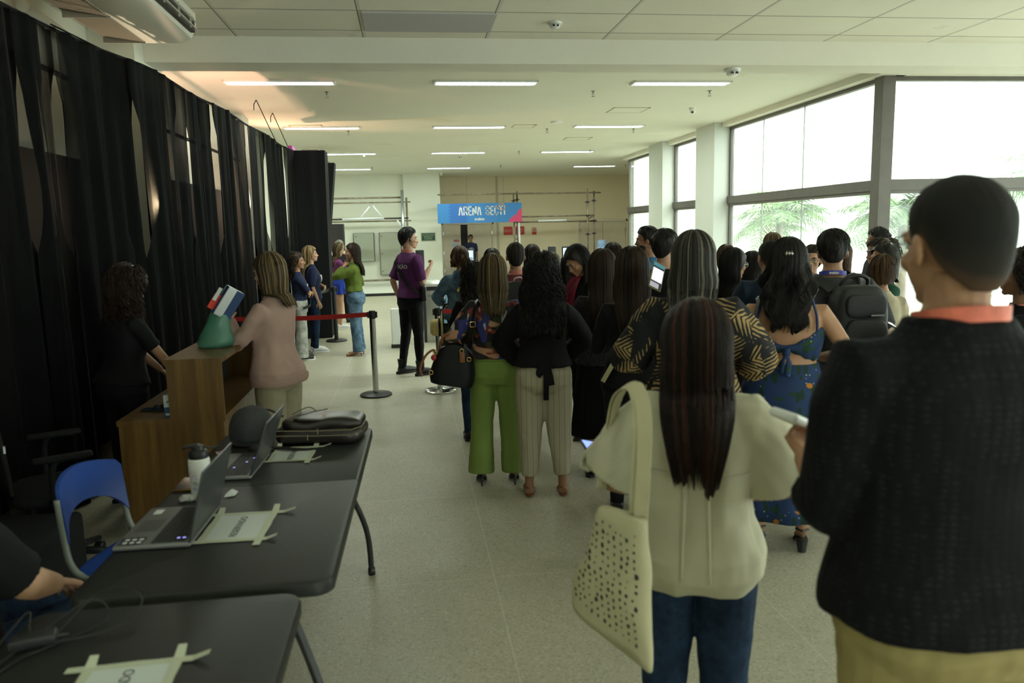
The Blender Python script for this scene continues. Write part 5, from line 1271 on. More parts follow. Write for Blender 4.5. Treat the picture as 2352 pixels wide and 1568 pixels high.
g.add(V, F); g.xf(Matrix.Scale(s, 4)); obj('dress_bodice', g, X_flor, P['root'], smooth=True, fix=False)
g = MB(); g.ell((0, -.160, 1.155), (.022, .018, .026)); g.tube(smooth_path([(0, -.165, 1.15), (-.02, -.185, 1.11), (-.03, -.18, 1.05)]), [.012] * 6 + [.020] * 6 + [.010], 8, flat=.5); g.tube(smooth_path([(0, -.165, 1.15), (.012, -.185, 1.11), (.008, -.18, 1.03)]), [.012] * 6 + [.018] * 6 + [.010], 8, flat=.5)
g.xf(Matrix.Scale(s, 4)); obj('dress_knot', g, X_flor, P['root'], smooth=True)
for sd in (-1, 1):
    strap('dress_strap', [Vector(p) * s for p in smooth_path([(sd * .155, -.115, 1.27), (sd * .152, -.105, 1.35), (sd * .135, -.085, 1.415), (sd * .13, -.02, 1.447), (sd * .13, .07, 1.40), (sd * .12, .12, 1.30)])], .006, X_flor, P['root'], center=Vector((0, 0, 1.3)) * s, thick=.004)
g = MB(); HM = P['HM']; g.tube([HM @ Vector(p) for p in ((-.02, -.128, .052), (0, -.136, .055), (.02, -.128, .052))], .006, 6)
for k in (-1, 0, 1): g.tube([HM @ Vector((k * .012, -.134, .066)), HM @ Vector((k * .014, -.140, .044))], .003, 5)
g.xf(Matrix.Scale(s, 4)); obj('hair_clip', g, M_steel, P['root'], smooth=True)
strap('shoulder_strap', [P['W'](p) for p in smooth_path([(-.17, .12, 1.25), (-.165, .03, 1.42), (-.15, -.06, 1.43), (-.175, -.14, 1.30), (-.22, -.12, 1.10), (-.25, -.02, .95)])], .012, M_leather, center=P['W']((0, 0, 1.25))); tag(bpy.data.objects['shoulder_strap.001'], 'thin black bag strap over the bare left shoulder of the floral dress wearer', 'bag strap')
P = q('person with dark glasses facing left, face showing beside the backpack wearer', 3.33, 6.0, 1.48, 2.5, 'f', 1.0, 'light', hair_=hop('short', HDB, 0, nst=150, seed=43, th=.02), top=dict(mat=F_black2, sleeve=1), eyes=True, vox=.012); glasses(P, M_blk, .023)
P = q('person with thick black hair, grey T-shirt and blue lanyard wearing a large backpack', 2.47, 4.22, 1.635, -.42, 'm', 1.20, 'tan', vox=.008, hair_=hop('short', HBK, 0, nst=500, seed=44, th=.020), top=dict(mat=X_grey, sleeve=.95, soff=.030, off=.018, hem=.86, loose=.02, wr=.008), bottom=TR(F_tan), hd=(-.05, -.28, 0), armL=UP(-1, .1, .3, 1.1), armR=((.20, .26, 1.08), (1, -.5, -.7), (-.4, 0, 1), .8))
lanyard(P, L_blue, wid=.014, z=1.50, neck_r=.075); Pb = P
tm = text_mesh('trakto', .022, frameM((0, -.104, 1.508), (1, 0, 0), (0, 0, 1)), .004, 1.0, bold=.001); tm.xf(Ry(PI) if False else Matrix.Identity(4)); tm.xf(Matrix.Scale(P['s'], 4)); obj('lanyard_lettering', tm, M_white_print, P['root'])
def braids(hb, HM):
    rnd = random.Random(5)
    for k in range(26):
        a = rnd.uniform(-1.6, 1.6); el = rnd.uniform(.2, 1.3); pts = []
        st = Vector((math.sin(a) * .092, -.012 + .10 * math.cos(a) * .8, .03 + .06 * math.sin(el)))
        kn = Vector((rnd.uniform(-.02, .02), -.125, .095 + rnd.uniform(-.02, .02)))
        for i in range(7):
            t = i / 6; p = st.lerp(kn, t); d = p - Vector((0, -.012, .02)); L_ = max(d.length, .115); p = Vector((0, -.012, .02)) + d.normalized() * L_ if t < .95 else kn; pts.append(HM @ p)
        pts += [HM @ (kn + Vector((rnd.uniform(-.035, .035), -.035 - .01 * j, -.02 - .035 * j))) for j in range(5)]
        n0 = hb.n; hb.tube(pts, [.0055] * 11 + [.003], 6); hb.st[-1] = np.full(hb.n - n0, rnd.uniform(.3, .8))
P = q('person with braided hair tied up in a high bun, in profile facing left, black top', 3.93, 6.0, 1.535, 1.25, 'f', 1.0, 'brown', hair_=hop('buzz', HDB, 0, seed=45, th=.010), extras=dict(hair=braids), top=dict(mat=F_black, sleeve=1.9), hd=(.25, -.12, 0), eyes=True, vox=.009)
q('person with dark curly top hair behind the braided bun', 4.94, 7.6, 1.60, 1.2, 'm', 1.0, 'brown', hair_=hop('curly', HBK, .03, nst=60, seed=46, th=.02), top=dict(mat=F_black2, sleeve=1), vox=.013)
P = q('person with reddish brown hair and clear glasses facing left beside the braided bun', 4.10, 6.9, 1.48, 1.3, 'f', 1.0, 'light', hair_=hop('long', HBR, .25, nst=100, seed=47, A=1.5), top=dict(mat=F_black2, sleeve=1), eyes=True, vox=.012); glasses(P, M_steel)
q('person in a cream top with one shoulder showing behind the large backpack', 3.30, 5.0, 1.44, -.2, 'f', 1.08, 'tan', hair_=hop('long', HBR, .12, nst=80, seed=48, th=.01), top=dict(mat=F_cream2, sleeve=1.2, soff=.02), vox=.011)
P = q('person in a dark green top holding a phone, half hidden by the man in black', 3.60, 5.45, 1.50, 1.5, 'f', 1.05, 'tan', hair_=hop('long', HBK, .2, nst=60, seed=49), top=dict(mat=F_dgreen, sleeve=.95, soff=.02), vox=.011)
P38 = q('person in a black long sleeved top holding a phone behind the man in black', 2.62, 3.45, 1.50, .45, 'f', 1.1, 'light', hair_=hop('long', HDB, .2, nst=80, seed=50), top=dict(mat=F_black, sleeve=1.85, soff=.022), vox=.010, armL=((-.02, .40, 1.12), (-1, -.2, -1), (.3, -.2, 1), .5), bottom=TR(F_brown, kind='skirt', hem=.5))
# foreground
P = q('person with long dark hair in a loose cream shirt and blue jeans in the foreground', .80, 2.05, 1.455, -.36, 'f', 1.15, 'brown', vox=.006, hair_=None, top=dict(name='cream_shirt', mat=F_cream, sleeve=.80, soff=.066, srad=1.30, off=.050, loose=.030, flare=-.055, hem=.80, wr=.010, vox=.007, aniso=(1.6, 1.6, .35), cuff=1.02, neck=1.455), bottom=TR(D_dark, waist=.95, legr=(.105, .10, .082, .078, .07, .068), wr=.006),
    hd=(.06, -.40, 0), armL=((-.16, .22, 1.04), (-1.1, -.1, -1.2), (.5, 0, 1), .8), armR=((.18, .22, 1.04), (1.2, -.1, -1.1), (-.5, 0, 1), .8), lean=.03)
Pf = P
hb = MB(); hair(hb, 0, P['HM'], 'long', L=.40, wid=1.1, seed=51, th=.028, nst=650, A=1.75, tips=.16, back=.03, body=(TF, 1.12, .060))
hb.xf(Matrix.Scale(P['s'], 4)); obj('hair', hb, HRD, P['root'], smooth=True, fix=False, streak=True)
s = P['s']; Sx = Matrix.Scale(s, 4)
# yoke seam, pleat ridges and collar of the cream shirt
def back_y(x, z, o):
    w_, d_, y_ = torso_at(TF, z); f_ = 1.15; t = max(0, min(1, (1.30 - z) / .50)); W_ = w_ * f_ + .052; D_ = d_ * f_ * 1.02 + .052
    return y_ - D_ * max(0, 1 - (abs(x) / W_) ** 2.2) ** .45 + o
g = MB(); g.tube([P['LM'] @ Vector((x, back_y(x, 1.225, -.0), 1.225)) for x in np.linspace(-.21, .21, 17)], .0035, 6); g.xf(Sx); obj('yoke_seam', g, F_cream, P['root'], smooth=True)
for x0 in (-.035, .035):
    g = MB(); g.tube([P['LM'] @ Vector((x0 * (1 + .3 * t), back_y(x0, 1.225 - .35 * t, -.001), 1.225 - .35 * t)) for t in np.linspace(0, 1, 12)], [.010 * (1 - .7 * t) for t in np.linspace(0, 1, 12)], 8, flat=.5); g.xf(Sx); obj('back_pleat', g, F_cream, P['root'], smooth=True)
g = MB(); rings = []
for i in range(25):
    t = -2.2 + 4.4 * i / 24; c_, s_ = math.cos(t), math.sin(t); rings.append([(s_ * .072, -.022 - c_ * .068, 1.478), (s_ * .076, -.022 - c_ * .072, 1.492), (s_ * .10, -.024 - c_ * .098, 1.455), (s_ * .118, -.026 - c_ * .112, 1.430), (s_ * .110, -.026 - c_ * .104, 1.430), (s_ * .085, -.022 - c_ * .08, 1.46)])
g.loft(rings); g.xf(P['LM']); g.xf(Sx); obj('collar', g, F_cream, P['root'], smooth='auto')
# the big man on the right
P = q('person with buzz cut, glasses and coral lanyard in a black textured shirt', 1.05, 1.36, 1.765, .0, 'm', 1.12, 'tan', vox=.005, fvox=.0035, hair_=hop('buzz', HBZ, 0, seed=52, th=.005), top=dict(name='black_shirt', mat=X_dot, sleeve=1.22, soff=.030, off=.026, loose=.02, hem=.90, wr=.007, vox=.008, neck=1.50), bottom=TR(F_khaki, waist=.97), hd=(.03, -.06, 0), headk=1.06, eyes=True,
    armL=((-.135, .285, 1.14), (-.1, -.1, -1), (.5, -.1, .8), .75), armR=((.16, .30, 1.12), (.4, -.5, -1), (-.5, 0, 1), .8))
Pbig = P; glasses(P, M_blk, .022); lanyard(P, L_coral, wid=.015, z=1.505, neck_r=.080)
g = MB(); g.lathe([(.068, 1.478), (.073, 1.480), (.072, 1.505), (.066, 1.506)], (0, -.018, 0), 28); g.xf(Matrix.Scale(P['s'], 4)); obj('collar', g, F_black, P['root'], smooth='auto')
P = q('person with dark curly hair, black shirt and pink lanyard at the right edge', 3.12, 3.55, 1.50, .9, 'f', 1.1, 'brown', hair_=hop('curly', HDB, .12, nst=200, seed=53, th=.03, wid=1.0), top=dict(mat=F_black, sleeve=.9), eyes=False, vox=.010); lanyard(P, L_pink)
# ================================================================ furniture and things
# ---- folding tables
M_tab = mat('black_table_plastic', (.017, .0175, .016), .45, 0, .35, var=.15, vscale=60, bump=.12, bscale=220)
M_tabe = mat('dark_grey_table_edge', (.030, .032, .033), .35)
def rrect(x0, y0, x1, y1, r, z, n=7):
    P_ = []
    for cx, cy, a0 in ((x1 - r, y0 + r, -PI / 2), (x1 - r, y1 - r, 0), (x0 + r, y1 - r, PI / 2), (x0 + r, y0 + r, PI)):
        for i in range(n): a = a0 + PI / 2 * i / (n - 1); P_.append((cx + r * math.cos(a), cy + r * math.sin(a), z))
    return P_
def ftable(x0, x1, y0, y1, label, seam=None, rot=0.0):
    cx, cy = (x0 + x1) / 2, (y0 + y1) / 2; hx, hy = (x1 - x0) / 2, (y1 - y0) / 2
    r = thing('folding_table', label, 'table', (cx, cy, 0), rot)
    halves = [(-hy, hy)] if seam is None else [(-hy, seam - cy - .002), (seam - cy + .002, hy)]
    g = MB()
    for k, (a, b) in enumerate(halves):
        def ring(z, o):
            if len(halves) == 1: return rrect(-hx + o, a + o, hx - o, b - o, .055, z)
            n = 7; R_ = []
            ca = [(hx - o, a + (o if k == 0 else 0)), (hx - o, b - (o if k else 0)), (-hx + o, b - (o if k else 0)), (-hx + o, a + (o if k == 0 else 0))]
            rad = [.055 if k == 0 else .003, .055 if k else .003, .055 if k else .003, .055 if k == 0 else .003]
            for (x, y), rd, a0, sx_, sy_ in zip(ca, rad, (-PI / 2, 0, PI / 2, PI), (-1, -1, 1, 1), (1, -1, -1, 1)):
                for i in range(n): an = a0 + PI / 2 * i / (n - 1); R_.append((x + sx_ * rd + rd * math.cos(an), y + sy_ * rd + rd * math.sin(an), z))
            return R_
        g.loft([ring(.698, .004), ring(.700, 0), ring(.728, 0), ring(.737, .004), ring(.7405, .012)])
    obj('tabletop', g, M_tab, r, smooth='auto')
    for sy in (-1, 1):
        for sx in (-1, 1):
            g = MB(); yy = sy * (hy - .20); g.tube(smooth_path([(sx * (hx - .22), yy, .69), (sx * (hx - .14), yy + sy * .02, .52), (sx * (hx - .05), yy + sy * .08, .25), (sx * (hx - .035), yy + sy * .10, .0)]), .014, 10); g.tube([(sx * (hx - .035), yy + sy * .10, .035), (sx * (hx - .035), yy + sy * .10, .0)], .018, 10); obj('leg', g, M_blk, r, smooth=True)
        g = MB(); g.tube([(-hx + .2, sy * (hy - .2), .66), (hx - .2, sy * (hy - .2), .66)], .012, 8); obj('crossbar', g, M_blk, r, smooth=True)
    return r
ftable(-.945, -.235, 2.065, 3.80, 'long black folding table with two laptops, a bottle and a leather bag', seam=2.96, rot=-.02)
ftable(-1.01, -.325, .25, 2.02, 'black folding table nearest the camera with a taped white paper', rot=.0)

M_paper = mat('white_paper', (.58, .62, .60), .7); M_tape = mat('cream_masking_tape', (.50, .53, .40), .6)
def taped_paper(cx, cy, w_, h_, rot, label, text=None, z=.742, curl=True):
    r = thing('taped_paper', label, 'paper', (cx, cy, z), rot)
    g = MB(); g.box((-w_ / 2, -h_ / 2, 0), (w_ / 2, h_ / 2, .0012)); obj('sheet', g, M_paper, r)
    t = .011
    for a, b, ax in (((-w_ / 2 - .03, -h_ / 2), (w_ / 2 + .055, -h_ / 2), 0), ((-w_ / 2 - .05, h_ / 2), (w_ / 2 + .07, h_ / 2), 0), ((w_ / 2, -h_ / 2 - .05), (w_ / 2, h_ / 2 + .045), 1), ((-w_ / 2, -h_ / 2 - .01), (-w_ / 2, h_ / 2 + .035), 1)):
        g = MB(); n = 8; rings = []
        for i in range(n + 1):
            u = i / n; x = a[0] + (b[0] - a[0]) * u; y = a[1] + (b[1] - a[1]) * u; zz = .0014 + .0006 * ax + (.012 * ((u - .88) / .12) ** 2 if u > .88 and curl else 0)
            s_ = t * (1 + .12 * math.sin(i * 2.1))
            rings.append([(x, y - s_, zz), (x, y + s_, zz), (x, y + s_, zz + .0006), (x, y - s_, zz + .0006)] if ax == 0 else [(x + s_, y, zz), (x - s_, y, zz), (x - s_, y, zz + .0006), (x + s_, y, zz + .0006)])
        g.loft(rings); obj('tape_strip', g, M_tape, r)
    if text: obj('lettering', text_mesh(text, .034, frameM((0, 0, .0018), (0, 1, 0), (-1, 0, 0)), .0004, .95), M_txt, r)
    return r
taped_paper(-.600, 2.525, .185, .235, -.04, 'taped white RESERVADO paper beside the open laptop at the near end of the long table', 'RESERVADO')
taped_paper(-.545, 3.36, .165, .20, -.04, 'taped white paper under the strap of the leather bag', 'RESERVADO')
taped_paper(-.655, 1.60, .19, .22, .03, 'taped white paper at the bottom edge of the photo on the nearest table', 'RESERVADO')

# ---- laptops (hinge towards +x, screens lean over the table)
M_lap = mat('grey_laptop_shell', (.20, .20, .20), .42, .35); M_lapd = mat('dark_laptop_shell', (.07, .075, .078), .35, .5); M_key = mat('laptop_key', (.018, .018, .02), .5)
M_glow = mat('key_backlight', (.3, .3, .6), .5, emis=(.35, .35, 1), estr=.9); M_scr = mat('laptop_display', (.012, .013, .015), .12)
def laptop(loc, rz, label, open_=1.15, glow=False, k=1.0):
    r = thing('laptop', label, 'laptop', loc, rz)
    D, Wd = .235 * k, .345 * k         # depth along x (hinge at +x), width along y
    g = MB(); g.rbox((0, -Wd / 2, .002), (D, Wd / 2, .017), .006); obj('base', g, M_lap, r, smooth='auto')
    g = MB(); g.box((D * .47, -Wd * .46, .0165), (D * .92, Wd * .46, .0176)); obj('keyboard_well', g, M_lapd, r)
    g = MB()
    for i in range(6):
        for j in range(17):
            x0 = D * .48 + i * D * .0725; y0 = -Wd * .455 + j * Wd * .0537
            g.box((x0, y0, .0176), (x0 + D * .062, y0 + Wd * .045, .0195))
    keys = obj('keyboard', g, M_key, r); keys['kind'] = 'stuff'
    if glow:
        for i, j in ((1, 5), (3, 9), (4, 12)) if glow == 2 else ((4, 1), (5, 1)):
            g = MB(); x0 = D * .48 + i * D * .0725; y0 = -Wd * .455 + j * Wd * .0537; g.box((x0 + .003, y0 + .003, .0196), (x0 + .012, y0 + .011, .0199)); obj('key_light', g, M_glow, r)
    g = MB(); g.box((D * .10, -Wd * .16, .017), (D * .40, Wd * .14, .0174)); obj('touchpad', g, mat('touchpad_grey', (.13, .13, .13), .35, .3), r)
    g = MB(); g.box((D * .05, -Wd * .47, .017), (D * .36, -Wd * .30, .0176)); st = obj('sticker', g, mat('black_sticker', (.02, .02, .03), .4), r)
    g = MB()
    for i in range(2):
        for j in range(3): g.box((D * (.10 + .09 * j), -Wd * (.44 - .07 * i), .0176), (D * (.10 + .09 * j) + .013, -Wd * (.44 - .07 * i) + .013, .0179))
    obj('sticker_icons', g, M_white_print, st)
    g = MB(); g.box((D * .12, Wd * .30, .017), (D * .24, Wd * .42, .0175)); obj('sticker', g, M_white_print, r)
    L = T(D - .004, 0, .014) @ Ry(-(PI / 2 - open_) + 0) 
    L = T(D - .004, 0, .014) @ Ry(PI / 2 - open_)
    g = MB(); g.rbox((-.003, -Wd / 2, 0), (.004, Wd / 2, D * 1.0), .003, M=L); obj('lid', g, M_lapd, r, smooth='auto')
    g = MB(); g.box((-.0036, -Wd / 2 + .008, .014), (-.0031, Wd / 2 - .008, D - .010), M=L); obj('display', g, M_scr, r)
    return r
laptop((-.945, 2.555, .741), -.03, 'open grey laptop with a black sticker at the near end of the table', 1.32, 1)
laptop((-.880, 3.21, .741), -.05, 'second open laptop with lit keys, in front of the leather bag', 1.22, 2, .97)

# ---- bottle, napkins, phone, card
r = thing('water_bottle', 'white water bottle with a black flip lid behind the near laptop', 'bottle', (-.800, 2.845, .741))
g = MB(); g.lathe([(.030, .0), (.033, .003), (.0345, .02), (.0375, .10), (.0375, .148), (.034, .156), (.028, .160)], n=32); obj('bottle_body', g, M_white, r, smooth='auto')
g = MB(); g.lathe([(.0325, .150), (.034, .155), (.034, .176), (.031, .183), (.022, .187), (.020, .202), (.0, .204)], n=28); obj('lid', g, M_blk, r, smooth='auto')
g = MB(); g.rbox((-.030, -.012, .196), (.030, .012, .207), .005, M=Ry(-.12)); g.tube(smooth_path([(.020, 0, .195), (.05, .01, .188), (.072, .02, .192)]), .004, 8); obj('spout', g, M_blk, r, smooth='auto')
for k, (a, z, s_, c) in enumerate(((-2.0, .105, .013, (.55, .30, .22)), (-1.9, .092, .010, (.35, .35, .55)), (-1.8, .068, .008, (.05, .10, .09)), (-1.9, .048, .007, (.08, .12, .42)))):
    g = MB(); pts = [(.0376 * math.cos(a + s_ * q_[0] * 28), .0376 * math.sin(a + s_ * q_[0] * 28), z + s_ * q_[1]) for q_ in ((-1, -.4), (-.5, .9), (.0, .1), (.5, 1), (1, -.5), (.1, -.9))]
    g.tube([Vector(p) for p in pts], .0012, 4); obj('bottle_print', g, mat('bottle_print_%d' % k, c, .5), r)
M_tiss = mat('white_tissue', (.45, .46, .44), .9)
def crumple(name, c, r_, label, seed, flat=.35):
    g = MB(); g.ell((0, 0, r_ * flat), (r_, r_ * .8, r_ * flat), nu=18, nv=12); V = shift_noise(g.V(), r_ * .4, 1.6 / r_, seed); V[:, 2] = np.maximum(V[:, 2], .0005); g.v = [V]
    o = obj(name, g, M_tiss); o.location = c; tag(o, label, 'tissue'); return o
crumple('tissue', (-.845, 2.825, .741), .030, 'crumpled white tissue at the foot of the water bottle', 2)
r = MB(); r.add([(-.02, -.025, 0), (.018, -.02, .002), (.024, .015, .006), (0, .034, .012), (-.022, .012, .003), (.0, .0, .020)], [(0, 1, 5), (1, 2, 5), (2, 3, 5), (3, 4, 5), (4, 0, 5), (4, 3, 2, 1, 0)])
o = obj('folded_tissue', r, M_tiss); o.location = (-.700, 2.86, .742); tag(o, 'small folded white paper between the two laptops', 'tissue')
phone('p', frameM((-.895, 3.01, .746), (1, 0, 0), (0, 1, 0)), 'dark phone with a golden rim lying behind the water bottle', case=mat('golden_case', (.20, .10, .02), .4, .6))
g = MB(); g.box((-.03, -.022, 0), (.03, .022, .001)); 
m_, nt_, b_ = base('colourful_card', .5); vo_ = nt_.nodes.new('ShaderNodeTexVoronoi'); vo_.inputs['Scale'].default_value = 90; nt_.links.new(mapping(nt_), vo_.inputs['Vector']); h_ = nt_.nodes.new('ShaderNodeMix'); h_.data_type = 'RGBA'; h_.inputs[0].default_value = .35; nt_.links.new(vo_.outputs['Color'], h_.inputs[6]); h_.inputs[7].default_value = (.25, .05, .22, 1); nt_.links.new(h_.outputs[2], b_.inputs['Base Color'])
o = obj('card', g, m_); o.location = (-.865, 3.46, .742); o.rotation_euler = (0, 0, .4); tag(o, 'small colourful card beside the grey cap', 'card')

# ---- grey cap, mouse, leather bag
M_felt = mat('dark_grey_felt', (.035, .038, .040), .95, var=.2, vscale=90)
r = thing('flat_cap', 'dark grey felt cap standing on the table between laptop and wooden counter', 'cap', (-.775, 3.66, .741))
g = MB(); n = 28; rings = []
for j in range(12):
    ph = PI / 2 * j / 11; rings.append([(.105 * math.cos(ph) ** .75 * math.cos(2 * PI * i / n), .12 * math.cos(ph) ** .75 * math.sin(2 * PI * i / n), .03 + .13 * math.sin(ph) + .004 * math.cos(8 * PI * i / n) * math.cos(ph)) for i in range(n)])
g.loft([[(x * .94, y * .94, .002) for x, y, z in rings[0]]] + rings); g.xf(Rx(.12)); obj('crown', g, M_felt, r, smooth=True)
g = MB(); g.loft([[(.085 * math.cos(a) * k, -.085 - .075 * math.sin(a) * k, .018 - .010 * math.sin(a) + dz) for a in [PI * i / 14 for i in range(15)]] for k, dz in ((1, 0), (1, .005), (.3, .018), (.3, .004))]); obj('brim', g, M_blk, r, smooth='auto')
g = MB(); g.ell((0, 0, .018), (.034, .055, .019), nu=20, nv=10); V = g.V(); V[:, 2] = np.maximum(V[:, 2], 0); g.v = [V]
o = obj('computer_mouse', g, M_blk, smooth=True); o.location = (-.705, 3.40, .741); o.rotation_euler = (0, 0, .7); tag(o, 'glossy black mouse in front of the grey cap', 'mouse')
r = thing('leather_backpack', 'dark brown leather backpack lying on the far end of the table', 'backpack', (-.44, 3.60, .741), -.12)
M_bl = mat('dark_brown_leather', (.018, .014, .012), .36, 0, .5, bump=.12, bscale=90)
def pillow(mb_, c, h_, nu=34, nv=12, e=.45, M=None):
    R_ = []
    for j in range(nv + 1):
        ph = -PI / 2 + PI * j / nv; cz_ = abs(math.sin(ph)) ** .75 * (1 if ph > 0 else -1); cr = math.cos(ph) ** .35 if 0 < j < nv else .02
        R_.append([(c[0] + h_[0] * cr * abs(math.cos(a)) ** e * (1 if math.cos(a) >= 0 else -1), c[1] + h_[1] * cr * abs(math.sin(a)) ** e * (1 if math.sin(a) >= 0 else -1), c[2] + h_[2] * cz_) for a in [2 * PI * i / nu for i in range(nu)]])
    t_ = MB(); t_.loft(R_); 
    if M is not None: t_.xf(M)
    mb_.merge(t_); return mb_
g = pillow(MB(), (0, 0, .042), (.205, .135, .042)); V = shift_noise(g.V(), .012, 7, 2); V[:, 2] = np.maximum(V[:, 2], .001); g.v = [V]; obj('main_compartment', g, M_bl, r, smooth=True)
g = pillow(MB(), (.01, -.005, .088), (.185, .115, .028)); V = shift_noise(g.V(), .016, 8, 5); g.v = [V]; obj('front_pocket', g, M_bl, r, smooth=True)
g = pillow(MB(), (-.035, -.01, .112), (.085, .095, .008)); V = shift_noise(g.V(), .007, 9, 6); g.v = [V]; obj('flap', g, M_bl, r, smooth=True)
for zz in (.050, .074): g = MB(); g.tube([(-.19, -.128, zz), (0, -.14, zz), (.16, -.135, zz), (.20, -.09, zz + .004), (.203, 0, zz + .004)], .0025, 5); obj('zipper', g, mat('dull_brass', (.20, .17, .11), .4, .8), r)
g = MB(); g.rbox((.008, -.15, .058), (.014, -.143, .085), .002); g.rbox((-.04, -.15, .032), (-.034, -.143, .058), .002); obj('zipper_pull', g, mat('dull_brass', (.2, .17, .11)), r)
g = MB(); g.tube(smooth_path([(-.20, .05, .10), (-.27, .07, .13), (-.29, .02, .12), (-.25, -.03, .07), (-.19, -.05, .06)]), .010, 8, flat=.5); obj('handle', g, M_bl, r, smooth=True)
strap('carry_strap', smooth_path([(.02, -.19, .004), (-.05, -.20, .006), (-.12, -.20, .014), (-.19, -.16, .012), (-.22, -.08, .03)]), .012, M_bl, r, out=(0, 0, 1), thick=.003)
g = MB(); g.tube(smooth_path([(-.10, -.06, .125), (-.02, -.03, .14), (.02, .03, .135), (-.01, .09, .12)]), .0022, 5); g.tube(smooth_path([(-.14, .0, .12), (-.08, .06, .14), (-.05, .1, .11)]), .0022, 5); obj('earphone_cord', g, M_blk, r)
# cables on the near table
M_cab = mat('black_cable', (.012, .012, .012), .5)
g = MB(); g.tube(smooth_path([(-.97, 1.72, .75), (-.93, 1.90, .752), (-.86, 2.0, .775), (-.78, 2.0, .80), (-.72, 1.96, .775), (-.76, 1.88, .75), (-.88, 1.83, .752), (-.95, 1.87, .76), (-.99, 1.95, .775), (-1.0, 1.80, .755)]), .0025, 6)
g.tube(smooth_path([(-.96, 1.70, .746), (-.90, 1.86, .748), (-.84, 1.96, .79), (-.80, 1.93, .748), (-.92, 1.78, .748)]), .002, 6)
o = obj('charging_cable', g, M_cab, smooth=True); tag(o, 'tangled black cables at the far left corner of the nearest table', 'cable')
r = thing('power_adapter', 'black power adapter lying under the tangled cables on the nearest table', 'power adapter', (-.93, 1.84, .741), .3); obj('adapter_body', MB().rbox((-.05, -.022, 0), (.05, .022, .028), .006), M_blk, r, smooth='auto'); g = MB(); g.tube([(.05, 0, .014), (.075, 0, .012)], [.005, .003], 8); obj('strain_relief', g, M_cab, r)

# ---- reception counter
r = thing('reception_counter', 'walnut laminate reception counter with a raised shelf box', 'counter', (-1.645, 4.36, 0))
Wc, Dc = .58, 1.30
def panel(name, a, b): return obj(name, MB().box(a, b), M_wood, r)
panel('desk_top', (0, 0, .672), (Wc, Dc, .70)); panel('front_panel', (.008, .004, 0), (Wc - .01, .022, .672)); panel('rear_panel', (.008, Dc - .022, 0), (Wc - .01, Dc - .004, .672)); panel('side_panel', (Wc - .03, .022, 0), (Wc - .012, Dc - .022, .672))
panel('shelf_top', (.275, -.002, 1.005), (Wc + .005, Dc, 1.033)); panel('shelf_end', (.285, .0, .70), (Wc, .018, 1.005)); panel('shelf_end', (.285, Dc - .018, .70), (Wc, Dc, 1.005)); panel('shelf_back', (.285, .018, .70), (.303, Dc - .018, 1.005))
obj('shelf_dark_sheet', MB().box((.303, .018, .701), (.31, Dc - .018, 1.004)), mat('dark_sheet', (.03, .03, .03), .8), r)  # dark sheet gives the open shelf box its dark interior
r = thing('product_box', 'small white and blue product box standing on the counter desk', 'box', (-1.385, 4.44, .70), .12)
M_bb = mat('blue_card', (.02, .06, .15), .4); M_bw = mat('white_card', (.55, .58, .60), .4)
obj('carton', MB().box((-.022, -.022, 0), (.022, .022, .125)), M_bb, r); obj('label_panel', MB().box((-.022, -.0226, .055), (.022, -.0221, .125)), M_bw, r)
obj('brand_strip', MB().box((-.016, -.0228, .008), (.020, -.0222, .020)), M_bw, r); g = MB(); g.tube([(-.008, -.023, .082), (.010, -.023, .094)], .004, 6); obj('product_picture', g, mat('teal_print', (.03, .15, .15), .5), r)
g = MB(); g.tube(smooth_path([(-.08, -.02, .002), (-.04, -.05, .025), (.0, -.03, .035), (.03, 0, .02)]), .006, 6); g.ell((-.03, -.03, .02), (.03, .02, .02))
o = obj('headset', g, M_blk, smooth=True); o.location = (-1.46, 4.62, .70); tag(o, 'black headset lying beside the product box', 'headset')
phone('p', frameM((-1.51, 4.60, .706), (.2, 1, 0), (-1, .2, 0)), 'black phone lying flat on the counter desk')

# ---- things held at the counter
W = Ppink['W']
Mb = frameM((-1.105, 4.80, 1.30), Vector((.52, .1, .80)), Vector((.75, .55, -.4)))
r = thing('gift_box', 'white and blue printed box held up by the person in the pink jacket', 'box', Mb.translation[:]); r.rotation_euler = Mb.to_euler()
obj('carton', MB().rbox((-.095, -.055, -.03), (.095, .055, .03), .008), M_bw, r, smooth='auto')
obj('blue_panel', MB().box((-.094, -.054, .0301), (.094, .0, .0306)), mat('navy_card', (.02, .05, .14), .4), r); obj('blue_panel', MB().box((-.094, -.0, -.0306), (.094, .054, -.0301)), mat('navy_card', (.02, .05, .14), .4), r)
obj('blue_panel', MB().box((-.094, -.0556, -.028), (.094, -.0551, .012)), mat('navy_card', (.02, .05, .14), .4), r)
g = MB()
rq = random.Random(3)
for k in range(9):
    x = -.075 + .02 * k; y = rq.choice([.012, .030, .045]); g.rbox((x, y - .006, .0301), (x + .011, y + .006, .031), .002)
obj('product_icons', g, mat('icon_ink', (.05, .07, .09), .5), r)
g = MB(); g.loft([[(.04 + .025 * math.cos(a), .03 + .02 * math.sin(a), z) for a in [2 * PI * i / 20 for i in range(20)]] for z in (.0306, .0309)]); obj('light_blue_disc', g, mat('light_blue_print', (.10, .25, .48), .4), r)
r2 = thing('red_card', 'red card with a white slip held against the printed box', 'card', (-1.165, 4.77, 1.315)); r2.rotation_euler = Mb.to_euler()
obj('card', MB().rbox((-.055, -.03, -.003), (.045, .03, .003), .002), mat('red_card_stock', (.62, .05, .025), .5), r2); obj('slip', MB().box((.0, -.028, -.006), (.085, -.005, -.004)), M_paper, r2)
m_ = mat('green_netting', (.10, .30, .21), .3, 0, .6, trans=.42)
r = thing('green_bag', 'translucent green bag resting on the counter shelf under the pink sleeve', 'bag', (-1.20, 4.80, 1.034))
g = MB(); rings = []
